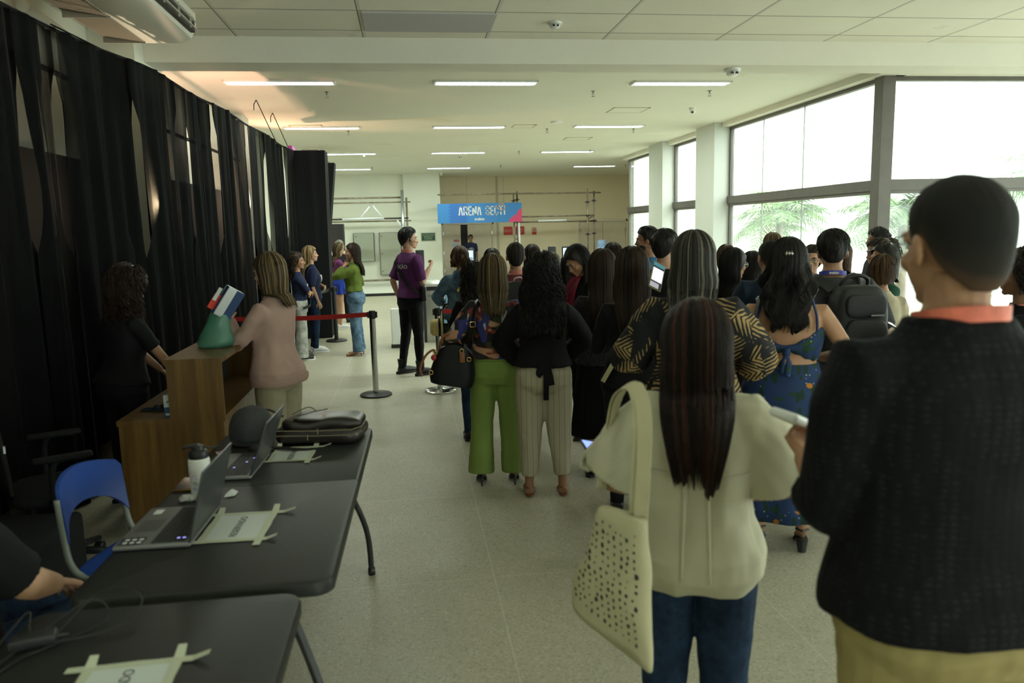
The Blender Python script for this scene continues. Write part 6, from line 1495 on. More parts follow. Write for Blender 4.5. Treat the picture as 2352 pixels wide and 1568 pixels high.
for j in range(13):
    t = j / 12; wd = .105 * (1 - .82 * t ** 1.1) + .006; rings.append([(wd * math.cos(a) * 1.05 + .055 * t, wd * .7 * math.sin(a), .001 + .27 * t * (1 if t < .03 else 1)) for a in [2 * PI * i / 24 for i in range(24)]])
rings[0] = [(x * .85, y * .85, z) for x, y, z in rings[0]]
g.loft(rings); V = shift_noise(g.V(), .009, 16, 3); V[:, 2] = np.maximum(V[:, 2], .001); g.v = [V]; obj('sack', g, m_, r, smooth=True)
g = MB(); g.lathe([(.028, 0), (.03, .004), (.03, .03), (.022, .036)], (-.02, 0, .03)); obj('contents', g, mat('red_contents', (.30, .03, .02), .5), r)

# ---- office chair and blue chair
r = thing('office_chair', 'black office chair with a curved backrest behind the counter', 'chair', (-1.80, 4.0, 0), -1.1)
g = MB(); rings = []
for j in range(15):
    t = j / 14; z = .50 + .46 * t; wd = .21 * (1 - (abs(t - .45) * 1.3) ** 3.0); d = -.235 - .05 * t
    rings.append([(wd * math.cos(a), d + .028 * math.sin(a) + .12 * (math.cos(a)) ** 2 * wd, z) for a in [2 * PI * i / 24 for i in range(24)]])
g.loft(rings); obj('backrest', g, M_cloth_blk, r, smooth=True)
g = pillow(MB(), (0, 0, .46), (.235, .225, .035)); obj('seat', g, M_cloth_blk, r, smooth=True)
obj('gas_lift', MB().lathe([(.025, .10), (.025, .43)]), M_blk, r)
for k in range(5):
    a = 2 * PI * k / 5; g = MB(); g.tube([(0, 0, .12), (.15 * math.cos(a), .15 * math.sin(a), .10), (.27 * math.cos(a), .27 * math.sin(a), .075)], [.025, .02, .016], 8); lg = obj('base_leg', g, M_blk, r, smooth=True)
    g = MB(); 
    for o_ in (-.012, .012): g.lathe([(.026, -.008), (.028, 0), (.026, .008)], (0, 0, 0), 14)
    g = MB(); t_ = MB(); t_.lathe([(.022, -.022), (.027, -.018), (.027, .018), (.022, .022)], (0, 0, 0), 16); t_.xf(T(.27 * math.cos(a), .27 * math.sin(a), .028) @ Rz(a) @ Rx(PI / 2)); g.merge(t_); obj('caster', g, M_blk, lg, smooth='auto')
for sx in (-1, 1): g = MB(); g.tube(smooth_path([(sx * .22, -.05, .44), (sx * .28, -.05, .50), (sx * .28, -.03, .66), (sx * .27, .10, .67)]), .014, 8); g.rbox((sx * .27 - .03, -.12, .665), (sx * .27 + .03, .13, .69), .01); obj('armrest', g, M_cloth_blk, r, smooth='auto')
obj('tag', MB().box((.165, -.225, .72), (.19, -.216, .75)), M_white_print, r)
r = thing('plastic_chair', 'blue plastic chair with grey metal frame beside the counter', 'chair', (-1.09, 3.07, 0), -1.80)
M_bluep = mat('blue_chair_plastic', (.018, .065, .32), .38, 0, .5); M_gmet = mat('grey_chair_metal', (.20, .22, .20), .45, .2)
g = MB(); nx, nz = 22, 12; V = []
for side in (0, 1):
    for j in range(nz + 1):
        for i in range(nx + 1):
            u = -1 + 2 * i / nx; t = j / nz; zt = .815 - .035 * u * u - (.02 if abs(u) > .93 else 0); zb = .615 + .055 * (1 - u * u) - .05 * (abs(u) ** 6); z = zb + (zt - zb) * t
            y = -.235 - .10 * (z - .55) + .055 * u * u + (-.016 if side == 0 else .0); V.append((u * .19, y, z))
w_ = nx + 1; no = (nz + 1) * w_; F = []
for j in range(nz):
    for i in range(nx): a = j * w_ + i; F.append((a, a + 1, a + w_ + 1, a + w_)); F.append((no + a, no + a + w_, no + a + w_ + 1, no + a + 1))
for i in range(nx): F.append((i, no + i, no + i + 1, i + 1)); a = nz * w_ + i; F.append((a, a + 1, no + a + 1, no + a))
for j in range(nz): a = j * w_; F.append((a, a + w_, no + a + w_, no + a)); a = j * w_ + nx; F.append((a, no + a, no + a + w_, a + w_))
g.add(V, F); obj('backrest', g, M_bluep, r, smooth='auto')
g = pillow(MB(), (0, .0, .45), (.205, .20, .012)); obj('seat', g, M_bluep, r, smooth=True)
for sx in (-1, 1):
    g = MB(); g.tube(smooth_path([(sx * .19, -.215, .74), (sx * .19, -.205, .60), (sx * .195, -.18, .48), (sx * .195, -.10, .435), (sx * .195, .19, .43)]), .0125, 10); obj('back_tube', g, M_gmet, r, smooth=True)
    g = MB(); g.tube([(sx * .195, -.12, .43), (sx * .20, -.25, .0)], .0125, 10); obj('leg', g, M_gmet, r, smooth=True)
    g = MB(); g.tube([(sx * .195, .16, .43), (sx * .20, .21, .0)], .0125, 10); obj('leg', g, M_gmet, r, smooth=True)
g = MB(); g.tube(smooth_path([(-2.0, 3.6, .01), (-1.75, 3.75, .01), (-1.55, 3.95, .01), (-1.4, 3.95, .012), (-1.3, 3.8, .012), (-1.2, 3.9, .01)]), .006, 6); o = obj('floor_cable', g, M_cab, smooth=True); tag(o, 'black cable running over the floor behind the blue chair', 'cable')
o = one('black_case', M_cloth_blk, (-2.12, 2.7, 0), (-1.60, 3.75, .42), None, .03); tag(o, 'black equipment case on the floor below the curtain', 'case')

# ---- seated person
P = person('seated person in a black T-shirt and dark jeans cut off by the left edge', -1.41, 2.24, 1.72, -.60, 'm', 1.30, 'light', vox=.009, hair_=hop('short', HBK, 0, nst=60, seed=61), top=dict(mat=F_black, sleeve=.9, soff=.024, hem=.88, wr=.008), bottom=TR(D_dark, waist=.98, legr=(.10, .092, .072, .068, .062, .058)), shoes=SHOE,
    armL=((-.14, .30, 1.06), (-1, -.3, -.3), (.2, 0, -1), .3), armR=((.10, .32, 1.06), (1, -.4, -.2), (0, .2, -1), .3), sit=True)
r = thing('name_badge', 'white and blue name badge on the chest of the seated person', 'badge', P['W'](tuple(P['fr'](.06, 1.25, .012))) + Vector((0, 0, -.42 * P['s']))); r.rotation_euler = (0, 0, -.60)
obj('badge_card', MB().rbox((-.03, -.004, -.02), (.03, .004, .02), .003), M_bw, r); g = MB(); g.rbox((-.028, .004, .008), (.028, .0046, .018), .0002); g.rbox((-.028, .004, -.018), (-.002, .0046, -.010), .0002); obj('blue_mark', g, mat('badge_blue', (.03, .12, .35), .5), r)
r = thing('stacking_chair', 'black chair under the seated person at the left edge', 'chair', (-1.41, 2.24, 0), -.60)
obj('seat', MB().rbox((-.22, -.22, .36), (.22, .24, .375), .006), M_blk, r); g = MB(); g.rbox((-.2, -.30, .55), (.2, -.27, .85), .01); obj('backrest', g, M_blk, r)
for sx in (-1, 1):
    for sy in (-1, 1): obj('leg', MB().tube([(sx * .20, sy * .2, .36), (sx * .21, sy * .22, 0)], .012, 8), M_gmet, r, smooth=True)
    obj('back_tube', MB().tube([(sx * .2, -.2, .36), (sx * .2, -.285, .84)], .012, 8), M_gmet, r, smooth=True)

# ---- queue posts
def post(loc, label, m, belt=None, hb=.90, chrome_base=False, bm=None):
    r = thing('queue_post', label, 'queue post', loc)
    obj('base', MB().lathe([(.165, .0), (.168, .006), (.166, .016), (.15, .026), (.04, .034), (.03, .04)], n=48), bm or M_blk, r, smooth='auto')
    obj('pole', MB().lathe([(.031, .03), (.031, hb - .07)], n=32), m, r, smooth='auto')
    obj('cap', MB().lathe([(.033, hb - .085), (.034, hb - .08), (.034, hb - .004), (.03, hb)], n=32), M_blk, r, smooth='auto')
    g = MB(); g.rbox((-.052, -.016, hb - .075), (-.03, .016, hb - .012), .003); g.rbox((.03, -.016, hb - .075), (.052, .016, hb - .012), .003); obj('belt_socket', g, M_blk, r)
    return r
M_steelp = mat('polished_steel', (.55, .55, .53), .22, 1.0)
post((-.41, 8.02, 0), 'steel queue post with a black base standing alone in the aisle', M_steelp)
post((.27, 8.06, 0), 'steel queue post with a shiny steel base beside the black bag', M_steelp, bm=M_chrome)
post((-1.21, 12.34, 0), 'black queue post behind the steel ones', M_blk, hb=.87)
M_belt = mat('red_belt', (.42, .012, .012), .7)
def belt(p, q, label, m=M_belt, z=.86, sag=.03):
    pts = [(p[0] + (q[0] - p[0]) * t, p[1] + (q[1] - p[1]) * t, z - sag * 4 * t * (1 - t)) for t in np.linspace(0, 1, 14)]
    o = strap('queue_belt', pts, .024, m, out=(-(q[1] - p[1]), q[0] - p[0], 0), thick=.001); tag(o, label, 'belt'); return o
belt((-2.02, 8.15), (-.462, 8.02), 'red belt stretched from the lone steel post to the curtain', sag=.02)
belt((.322, 8.06), (1.9, 8.5), 'red belt leading from the shiny based post into the queue')
belt((-1.26, 12.34), (-1.72, 11.4), 'black belt on the far black post', M_blk, z=.83)

# ---- bags, hat
r = thing('bowling_bag', 'black woven leather handbag with tan handles hanging beside the lime green trousers', 'handbag', (.235, 4.86, .72), -.15)
M_wov, nt_, b_ = base('woven_black_leather', .5, 0, .25); ck = nt_.nodes.new('ShaderNodeTexChecker'); ck.inputs['Scale'].default_value = 95; nt_.links.new(mapping(nt_, (1, 1, 1), (0, .6, 0)), ck.inputs['Vector']); b_.inputs['Base Color'].default_value = (.0055, .0055, .0065, 1)
bp_ = nt_.nodes.new('ShaderNodeBump'); bp_.inputs['Distance'].default_value = .004; bp_.inputs['Strength'].default_value = .8; nt_.links.new(ck.outputs['Fac'], bp_.inputs['Height']); nt_.links.new(bp_.outputs[0], b_.inputs['Normal'])
g = MB(); rings = []
for j in range(13):
    t = j / 12; wd = .150 * (1 - .30 * t ** 2.2) * (1 - .10 * (1 - t) ** 6); dp = .085 * (1 - .45 * t ** 1.5); z = .235 * t; rings.append([(wd * abs(math.cos(a)) ** .6 * (1 if math.cos(a) >= 0 else -1), dp * abs(math.sin(a)) ** .8 * (1 if math.sin(a) >= 0 else -1), z + .02 * math.cos(a) ** 2 * t * -1 + .03 * t * (1 - abs(math.cos(a)))) for a in [2 * PI * i / 40 for i in range(40)]])
g.loft(rings); g.xf(Ry(.16)); obj('bag_body', g, M_wov, r, smooth='auto')
for sy in (-.06, .06):
    g = MB(); g.tube(smooth_path([(-.085, sy, .20), (-.10, sy * 1.2, .235), (-.15, sy * 1.4, .20), (-.185, sy * 1.4, .12), (-.175, sy * 1.3, .07)] if sy < 0 else [(-.08, sy, .21), (-.05, sy, .30), (.0, sy, .315), (.05, sy, .28), (.07, sy, .21)]), .009, 8, flat=.6); obj('handle', g, M_tan_leather, r, smooth=True)
for x, z in ((-.09, .215), (.08, .225), (.125, .17), (-.12, .09), (-.02, .03)): g = MB(); g.tube([(x + .013 * math.cos(a), -.07, z + .013 * math.sin(a)) for a in [2 * PI * i / 12 for i in range(13)]], .003, 5); obj('brass_ring', g, M_gold, r, smooth=True)
obj('tan_tab', MB().rbox((.065, -.083, .15), (.10, -.072, .215), .005), M_tan_leather, r, smooth='auto')
g = MB(); g.ell((-.10, -.065, .185), (.018, .010, .02)); obj('red_charm', g, mat('red_charm', (.35, .02, .03), .4), r, smooth=True)
W = Pg['W']
o = strap('handbag_strap', [W(p) for p in smooth_path([(-.20, -.10, 1.12), (-.165, -.135, 1.25), (-.145, -.12, 1.36), (-.13, -.03, 1.435), (-.135, .08, 1.36)])] , .015, M_leather, center=W((0, 0, 1.3)))
g = MB(); tag(o, 'black leather shoulder strap with a gold buckle on the print blouse', 'bag strap')
c_ = W((-.162, -.155, 1.27)); g = MB(); g.tube([(c_[0] + dx, c_[1], c_[2] + dz) for dx, dz in ((-.016, -.016), (.016, -.016), (.016, .016), (-.016, .016), (-.016, -.016))], .003, 5); obj('buckle', g, M_gold, o)
o = strap('handbag_strap', [W((-.20, -.10, 1.12)), Vector((.33, 4.81, .98)), Vector((.325, 4.80, .93))], .010, M_leather, out=(0, -1, 0)); tag(o, 'lower end of the black strap clipped to the woven handbag', 'bag strap')
r = thing('straw_hat', 'straw hat hanging upright beside the queue post', 'hat', (.195, 7.75, .61))
g = MB(); prof_ = [(.0, .0), (.055, .004), (.085, .03), (.088, .09), (.092, .115), (.165, .125), (.165, .130), (.09, .122)]; g.lathe(prof_, n=36); g.xf(T(-.02, 0, .12) @ Ry(PI / 2)); obj('straw_crown', g, X_straw, r, smooth='auto')
g = MB(); g.lathe([(.089, .086), (.093, .086), (.094, .108), (.090, .108)], n=36); g.xf(T(-.02, 0, .12) @ Ry(PI / 2)); obj('hat_band', g, M_cloth_blk, r, smooth='auto')
g = MB(); g.lathe([(.165, .128), (.17, .128), (.172, .140), (.09, .140)], n=36); g.xf(T(-.02, 0, .12) @ Ry(PI / 2)); obj('black_brim', g, M_cloth_blk, r, smooth='auto')
r = thing('tote_bag', 'glossy black tote bag hanging beside the denim jacket', 'bag', (.385, 8.42, .30))
g = pillow(MB(), (0, 0, .19), (.13, .05, .20), e=.5); V = shift_noise(g.V(), .018, 8, 3); g.v = [V]; obj('bag_body', g, M_leather, r, smooth=True)
for sy in (-.03, .03): g = MB(); g.tube(smooth_path([(-.07, sy, .37), (-.04, sy, .55), (.0, sy, .60), (.04, sy, .55), (.07, sy, .37)]), .008, 6); obj('handle', g, M_leather, r, smooth=True)
r = thing('backpack', 'large black backpack worn over the grey T-shirt', 'backpack', Pb['W']((0, 0, 0)), -.03); s = Pb['s']
M_bp = mat('black_nylon', (.012, .013, .014), .6, bump=.3, bscale=200)
g = pillow(MB(), (.02, -.265, 1.17), (.165, .105, .275), e=.45); obj('main_compartment', g, M_bp, r, smooth=True)
g = pillow(MB(), (.02, -.375, 1.09), (.135, .03, .16), e=.4); obj('front_pocket', g, M_bp, r, smooth=True)
g = pillow(MB(), (.02, -.365, 1.325), (.125, .022, .07), e=.4); obj('top_pocket', g, M_bp, r, smooth=True)
g = MB(); g.tube(smooth_path([(-.07, -.20, 1.40), (-.055, -.24, 1.475), (.02, -.25, 1.50), (.095, -.24, 1.475), (.11, -.20, 1.40)]), .012, 10); obj('handle', g, M_bp, r, smooth=True)
obj('reflective_tag', MB().rbox((.04, -.392, 1.265), (.12, -.386, 1.275), .002), mat('reflective_grey', (.25, .30, .28), .4), r)
for sd in (-1, 1):
    strap('shoulder_strap', smooth_path([(sd * .10, -.20, 1.41), (sd * .135, -.13, 1.455), (sd * .15, -.03, 1.482), (sd * .15, .08, 1.43), (sd * .16, .15, 1.30), (sd * .20, .12, 1.1)]), .032, M_bp, r, center=(0, 0, 1.2), thick=.006)
for ch in r.children: ch.data.transform(Matrix.Scale(s, 4))
r = thing('backpack', 'black backpack with a white loop on the person in the maroon shirt', 'backpack', Pmar['W']((0, 0, 0)), -.05); s = Pmar['s']
g = pillow(MB(), (0, -.215, 1.20), (.16, .085, .22), e=.5); obj('main_compartment', g, M_bp, r, smooth=True)
g = MB(); g.tube(smooth_path([(-.04, -.17, 1.39), (-.03, -.20, 1.44), (.03, -.20, 1.45), (.05, -.17, 1.40)]), .006, 8); obj('white_loop', g, M_white_print, r, smooth=True)
for sd in (-1, 1): strap('shoulder_strap', smooth_path([(sd * .08, -.17, 1.38), (sd * .12, -.10, 1.44), (sd * .125, -.01, 1.465), (sd * .13, .09, 1.40), (sd * .15, .13, 1.2)]), .028, M_bp, r, center=(0, 0, 1.2), thick=.005)
for ch in r.children: ch.data.transform(Matrix.Scale(s, 4))
# tote bag of the foreground person
Xa = Vector((-.155, .30, 0)); Lx = Xa.length
Mt = frameM((.580, 1.78, .55), Xa, Vector((0, 0, 1)))
r = thing('canvas_tote_bag', 'natural canvas tote bag with rows of black print beside the cream shirt', 'tote bag', Mt.translation[:]); r.rotation_euler = Mt.to_euler()
g = MB(); rings = []
for j in range(17):
    t = j / 16; z = .40 * t; th_ = .022 + .012 * math.sin(PI * t); cnr = .94 + .06 * math.sin(PI * min(1, t * 2))
    x0, x1 = .0 + .02 * t, (.335 - .13 * t) * cnr; zc = z
    rings.append([(x0 + (x1 - x0) * (.5 - .5 * abs(math.cos(a)) ** .35 * (1 if math.cos(a) >= 0 else -1)), zc + .07 * (1 - t) * ((x0 + (x1 - x0) * (.5 - .5 * math.cos(a))) / .33) - .0, th_ * abs(math.sin(a)) ** .8 * (1 if math.sin(a) >= 0 else -1)) for a in [2 * PI * i / 40 for i in range(40)]])
g.loft(rings); V = shift_noise(g.V(), .007, 9, 4); g.v = [V]; ob_ = obj('bag_body', g, F_canvas, r, smooth=True)
from mathutils.bvhtree import BVHTree
bvh_ = BVHTree.FromPolygons([tuple(v.co) for v in ob_.data.vertices], [tuple(p.vertices) for p in ob_.data.polygons])
def _surf(x, y, sgn):
    return sgn * (.022 + .012 * math.sin(PI * min(1, max(0, y / .4))) + .004)
rq = random.Random(12)
g = MB()
for a in range(15):
    for b in range(11):
        x = .035 + b * .024 + rq.uniform(-.004, .004); y = .055 + .07 * x / .33 + a * .0215 + rq.uniform(-.003, .003)
        if x > .30 - .32 * max(0, y - .06) or y > .37: continue
        sz_ = rq.uniform(.0032, .0068)
        for sgn in (-1, 1):
            if sgn > 0: continue
            hit_ = bvh_.ray_cast(Vector((x, y, -.3)), Vector((0, 0, 1)))
            if hit_[0] is None or hit_[1].z > -.45: continue
            nn_ = hit_[1]; Mh = frameM(hit_[0] + nn_ * .0004, (1, 0, -nn_.x / nn_.z), (0, 1, 0)); k = rq.choice([3, 4, 5, 7])
            rr_ = [sz_ * rq.uniform(.5, 1.3) for _ in range(k)]
            g.prism([(rr_[i] * math.cos(2 * PI * i / k + a), rr_[i] * 1.2 * math.sin(2 * PI * i / k + a)) for i in range(k)], Mh, -.0006)
po = obj('printed_marks', g, M_txt, r); po['kind'] = 'stuff'
def tow(p): return Mt.inverted() @ Vector(p)
W = Pf['W']
for k, dy in ((0, 0), (1, .02)):
    top_ = Vector((.575 - .006 * k, 2.02 + dy, 1.275)); 
    strap('handle', [tow(p) for p in smooth_path([(.570 - .008 * k, 1.845 + dy, .93), (.575 - .008 * k, 1.84 + dy, 1.05), (.583 - .008 * k, 1.85 + dy * .7, 1.17), (.590 - .006 * k, 1.90 + dy * .6, 1.248), (.592 - .006 * k, 1.98 + dy * .6, 1.270), (.580 - .008 * k, 2.09 + dy * .5, 1.21), (.56 - .008 * k, 2.13, 1.05), (.53 - .008 * k, 2.08, .95)])], .019, F_canvas, r, center=tow((.70, 2.0, 1.05)), thick=.002)
# phones and devices in hands
r = phone('p', frameM((1.325, 4.0, 1.43), (.80, .12, -.42 + .0), (-.40, .25, .88)), 'phone with a bright screen and olive case held up between the long haired heads', case=mat('olive_case', (.20, .18, .05), .4), screen=M_screen_dk, size=(.080, .165, .010))
obj('bright_message', MB().rbox((-.034, -.035, .0056), (.034, .045, .0062), .0003), mat('screen_white', (.6, .55, .6), .3, emis=(.70, .62, .68), estr=.75), r); obj('bright_message', MB().box((-.036, -.075, .0056), (.02, -.045, .0062)), M_screen, r)
obj('teal_bar', MB().box((-.036, .056, .0056), (.036, .078, .0062)), mat('screen_teal', (.02, .1, .12), .3, emis=(.02, .10, .13), estr=1), r)
W = Pk['W']; r = phone('p', frameM(W((.20, .33, 1.19)), (.1, 1, .2), (0, -.3, 1)), 'phone in a pink case held low beside the charcoal knit top', case=mat('pink_case', (.50, .04, .14), .4))
r = phone('p', frameM((2.615, 3.93, 1.15), (.3, 1, .2), (-.8, .2, .5)), 'dark phone held by the person in the black long sleeved top')
W = Pf['W']; r = phone('p', frameM((.595, 2.30, 1.0), (0, 1, .1), (-1, 0, .25)), 'phone with a bluish glow just past the left sleeve of the cream shirt', screen=mat('blue_glow', (.1, .15, .4), .3, emis=(.12, .22, .8), estr=1.0))
lh = Pbig['arms'][0]
hw = Pbig['W'](lh[2]); fwd_ = (Pbig['W'](lh[2]) - Pbig['W'](lh[1])).normalized()
Md = frameM(hw + fwd_ * .085 + Vector((0, .02, .055)), (-.55, .75, .15), (-.72, -.52, .35))
r = thing('handheld_scanner', 'white handheld device with a small grey screen held by the man in black', 'scanner', Md.translation[:]); r.rotation_euler = Md.to_euler()
obj('shell', MB().rbox((-.038, -.075, -.012), (.038, .075, .012), .011, seg=4), M_white, r, smooth='auto'); obj('bezel', MB().rbox((-.026, -.01, .0115), (.026, .055, .0135), .0008), M_blk, r); obj('screen', MB().box((-.021, -.004, .0136), (.021, .049, .0140)), mat('lcd_grey', (.20, .25, .22), .2, emis=(.10, .14, .12), estr=.5), r)

# ---- far side: gates, kiosks, scaffolding, sign
def turnstile(loc, label, rz=0.0):
    r = thing('turnstile', label, 'turnstile', loc, rz)
    obj('cabinet', MB().rbox((-.13, -.34, 0), (.13, .34, .86), .01), M_steel, r, smooth='auto'); obj('top_cover', MB().rbox((-.15, -.38, .86), (.15, .38, .92), .02), mat('pale_steel', (.62, .63, .60), .3, .7), r, smooth='auto')
    obj('front_band', MB().box((-.125, -.345, .80), (.125, -.338, .86)), M_blk, r); obj('plinth', MB().box((-.14, -.35, 0), (-.10, .35, .84)), M_blk, r)
    g = MB()
    for k in range(3): a = 2 * PI * k / 3 + .3; g.tube([(.14, 0, .74), (.20 + .0, .02, .74), (.22, .42 * math.cos(a) * .9, .74 + .42 * math.sin(a) * .9)], .016, 8)
    obj('tripod_arms', g, M_chrome, r, smooth=True)
    obj('lettering', text_mesh('KADERSAN', .045, frameM((0, -.3415, .72), (1, 0, 0), (0, 0, 1)), .002, .9), M_txt, r)
    return r
turnstile((.32, 12.1, 0), 'steel turnstile right behind the person in purple', 0)
turnstile((2.36, 12.1, 0), 'steel turnstile beside the twin screens, behind the queue', 0)
turnstile((1.60, 12.1, 0), 'steel turnstile hidden behind the middle of the queue', 0)
def kiosk(loc, rz, label, front=True):
    r = thing('face_reader', label, 'face reader', loc, rz)
    obj('pole', MB().lathe([(.03, 0), (.03, .005), (.018, .01), (.018, .26)], n=16), M_steelp, r, smooth='auto')
    obj('housing', MB().rbox((-.065, -.012, .22), (.065, .014, .50), .01), M_blk if True else M_steel, r, smooth='auto'); obj('lower_panel', MB().box((-.06, -.0135, .225), (.06, -.012, .27)), mat('silver_plastic', (.35, .36, .36), .4), r)
    obj('screen', MB().box((-.048, -.0145, .30), (.048, -.0122, .475)), mat('kiosk_screen', (.3, .4, .45), .2, emis=(.50, .68, .78), estr=.75), r)
    g = MB(); rr_ = random.Random(int(loc[0] * 10))
    for k in range(9): x = -.042 + k * .0095; g.box((x, -.0150, .335), (x + .007, -.0146, .352 + rr_.uniform(0, .03)))
    obj('screen_image', g, mat('screen_crowd', (.03, .03, .06), .4, emis=(.06, .03, .06), estr=1), r)
    obj('status_light', MB().box((-.03, -.0150, .275), (.03, -.0146, .288)), mat('blue_led', (.05, .2, 1), .4, emis=(.05, .25, 1.0), estr=2.2), r)
    return r
kiosk((.93, 11.85, .92), 0, 'lit face reader screen beside the wavy bob')
kiosk((2.44, 11.83, .92), 0, 'lit face reader screen of the pair in front of the beige wall')
kiosk((2.24, 11.95, .92), PI, 'dark back of a face reader beside its lit twin')
kiosk((.16, 11.9, .92), PI, 'dark back of a face reader in front of the person in purple')
turnstile((.93, 12.1, 0), 'turnstile partly hidden behind the denim jacket')
r = thing('blue_panel', 'pale blue rounded panel standing behind the first turnstile', 'panel', (.40, 13.2, 0)); g = MB(); g.loft([[(.30 * math.cos(a), y_, .42 + .42 * math.sin(a)) for a in [2 * PI * i / 40 for i in range(40)]] for y_ in (0, .03)]); obj('panel', g, mat('pale_blue_board', (.20, .40, .58), .6), r)
r = thing('white_stool', 'small white box stand behind the legs of the person in purple', 'stand', (-.22, 11.4, 0)); obj('box', MB().rbox((-.09, -.09, .05), (.09, .09, .58), .01), M_white, r); obj('foot', MB().box((-.10, -.10, 0), (.10, .10, .05)), M_blk, r)
# sign
SX0, SX1, SY = .905, 3.50, 23.62
z_t, z_b = 2.52, 1.93
r = thing('hanging_sign', 'blue ARENA SECTI banner fixed on the scaffolding', 'sign', ((SX0 + SX1) / 2, SY, (z_t + z_b) / 2))
hw_, hh_ = (SX1 - SX0) / 2, (z_t - z_b) / 2
M_sb = mat('sign_blue', (.035, .20, .52), .5)
obj('banner', MB().box((-hw_, -.01, -hh_), (hw_, .02, hh_)), M_sb, r)
k = 30; pts = []
g = MB(); pg = []
for i in range(13): pg.append((-.99 + (.10 if i % 2 else .0) + .0 * i, -hh_ + 2 * hh_ * i / 12))
for i in range(13): pg.append((-.45 + (.10 if i % 2 else .0), hh_ - 2 * hh_ * i / 12))
g.prism(pg, frameM((0, -.0105, 0), (1, 0, 0), (0, 0, 1)), .002); obj('dark_blue_splash', g, mat('sign_dark_blue', (.025, .135, .46), .5), r)
pg = [(hw_, -hh_), (hw_, .11), (hw_ - .06, .10), (hw_ - .12, .04), (hw_ - .17, -.05), (hw_ - .28, -.12), (hw_ - .38, -.20), (hw_ - .42, -hh_)]
g = MB(); g.prism(pg, frameM((0, -.0105, 0), (1, 0, 0), (0, 0, 1)), .002); obj('pink_blob', g, mat('sign_pink', (.62, .05, .16), .5), r)
def stroke(mb_, pts_, wd):
    for a, b in zip(pts_[:-1], pts_[1:]):
        a = Vector((a[0], a[1])); b = Vector((b[0], b[1])); d = (b - a); L_ = d.length; d.normalize(); n_ = Vector((-d.y, d.x)); e = wd * .5
        q_ = [a - d * e * .6 + n_ * e, a - d * e * .6 - n_ * e, b + d * e * .6 - n_ * e, b + d * e * .6 + n_ * e]
        mb_.prism([(p.x, p.y) for p in q_], frameM((0, -.0130, 0), (1, 0, 0), (0, 0, 1)), .0025)
GL = {'A': [[(0, 0), (.35, 1), (.65, 1), (1, 0)]], 'R': [[(0, 0), (0, 1), (.7, 1), (1, .82), (1, .62), (.7, .48), (0, .48)], [(.5, .48), (1, 0)]], 'E': [[(1, 0), (0, 0), (0, 1), (1, 1)], [(0, .5), (.85, .5)]], 'N': [[(0, 0), (0, 1), (1, 0), (1, 1)]],
      'S': [[(1, .75), (1, .88), (.8, 1), (.2, 1), (0, .88), (0, .62), (.2, .5), (.8, .45), (1, .32), (1, .12), (.8, 0), (.2, 0), (0, .12), (0, .25)]], 'C': [[(1, .75), (1, .88), (.8, 1), (.2, 1), (0, .88), (0, .12), (.2, 0), (.8, 0), (1, .12), (1, .25)]], 'T': [[(0, 1), (1, 1)], [(.5, 1), (.5, 0)]], 'I': [[(.5, 1), (.5, 0)]]}
g = MB(); x = -.64; H_ = .245
for ch in 'ARENA SECTI':
    if ch == ' ': x += .11; continue
    wd = {'I': .06, 'E': .075, 'T': .085}.get(ch, .095)
    for s_ in GL[ch]: stroke(g, [(x + (px_ if ch != 'I' else .2) * wd, -.055 + py_ * H_) for px_, py_ in s_], .034)
    x += wd + .052
obj('lettering', g, M_white_print, r)
obj('lettering', text_mesh('trakto', .115, frameM((-.02, -.0135, -.185), (1, 0, 0), (0, 0, 1)), .002, 1.05, bold=.003), M_white_print, r)
g = MB(); g.ell((.19, -.0135, -.21), (.012, .003, .012)); obj('red_dot', g, mat('sign_pink'.replace('pink', 'pink'), (.62, .05, .16)), r)
sp_ = []
for i in range(15): a = 2 * PI * i / 14 + .2; rr = .145 if i % 2 == 0 else .075; sp_.append((.66 + rr * math.cos(a), .17 + rr * math.sin(a)))
sp_ = [(x_, min(z_, hh_ - .005)) for x_, z_ in sp_]
g = MB(); stroke(g, sp_, .016); obj('orange_star', g, mat('sign_orange', (.72, .32, .05), .5), r)
# scaffolding on the right
M_pipe = mat('weathered_scaffold_pipe', (.24, .20, .15), .5, .5, var=.4, vscale=9); M_clamp = mat('scaffold_clamp', (.05, .045, .04), .6, .5)
r = thing('scaffolding', 'weathered pipe scaffolding carrying the blue banner', 'scaffolding', (0, 0, 0))
def pipe(name, a, b, rad=.024, m=M_pipe, root_=None): g = MB(); g.tube([a, b], rad, 12); return obj(name, g, m, root_ or r, smooth=True)
for x, y, z in ((3.27, 23.75, 2.82), (3.42, 24.05, 2.88), (5.62, 23.8, 2.92), (5.90, 24.1, 2.86)): pipe('upright', (x, y, 0), (x, y, z))
pipe('ledger', (.93, 23.72, 2.80), (6.06, 23.85, 2.79)); pipe('ledger', (3.3, 23.72, 2.08), (5.85, 23.85, 2.09), .022); pipe('ledger', (3.3, 24.02, 1.92), (6.0, 24.12, 1.91), .022); pipe('brace', (5.62, 23.8, 1.96), (5.90, 24.1, 2.10), .018); pipe('brace', (3.27, 23.75, 1.40), (3.42, 24.05, 1.41), .016)
for x, y, z in ((3.42, 24.0, 2.80), (5.90, 24.05, 2.80), (5.62, 23.78, 2.08), (5.9, 24.06, 1.92), (3.27, 23.73, 2.58), (3.42, 24.03, 2.62), (5.62, 23.8, 2.5), (5.9, 24.1, 2.55), (5.62, 23.8, 1.5), (5.9, 24.1, 1.52)):
    g = MB(); g.rbox((x - .04, y - .04, z - .03), (x + .04, y + .04, z + .03), .01); g.tube([(x - .09, y, z), (x + .09, y, z)], .010, 6); obj('clamp', g, M_clamp, r)
M_led = mat('white_tube_lamp', (.70, .72, .76), .4)
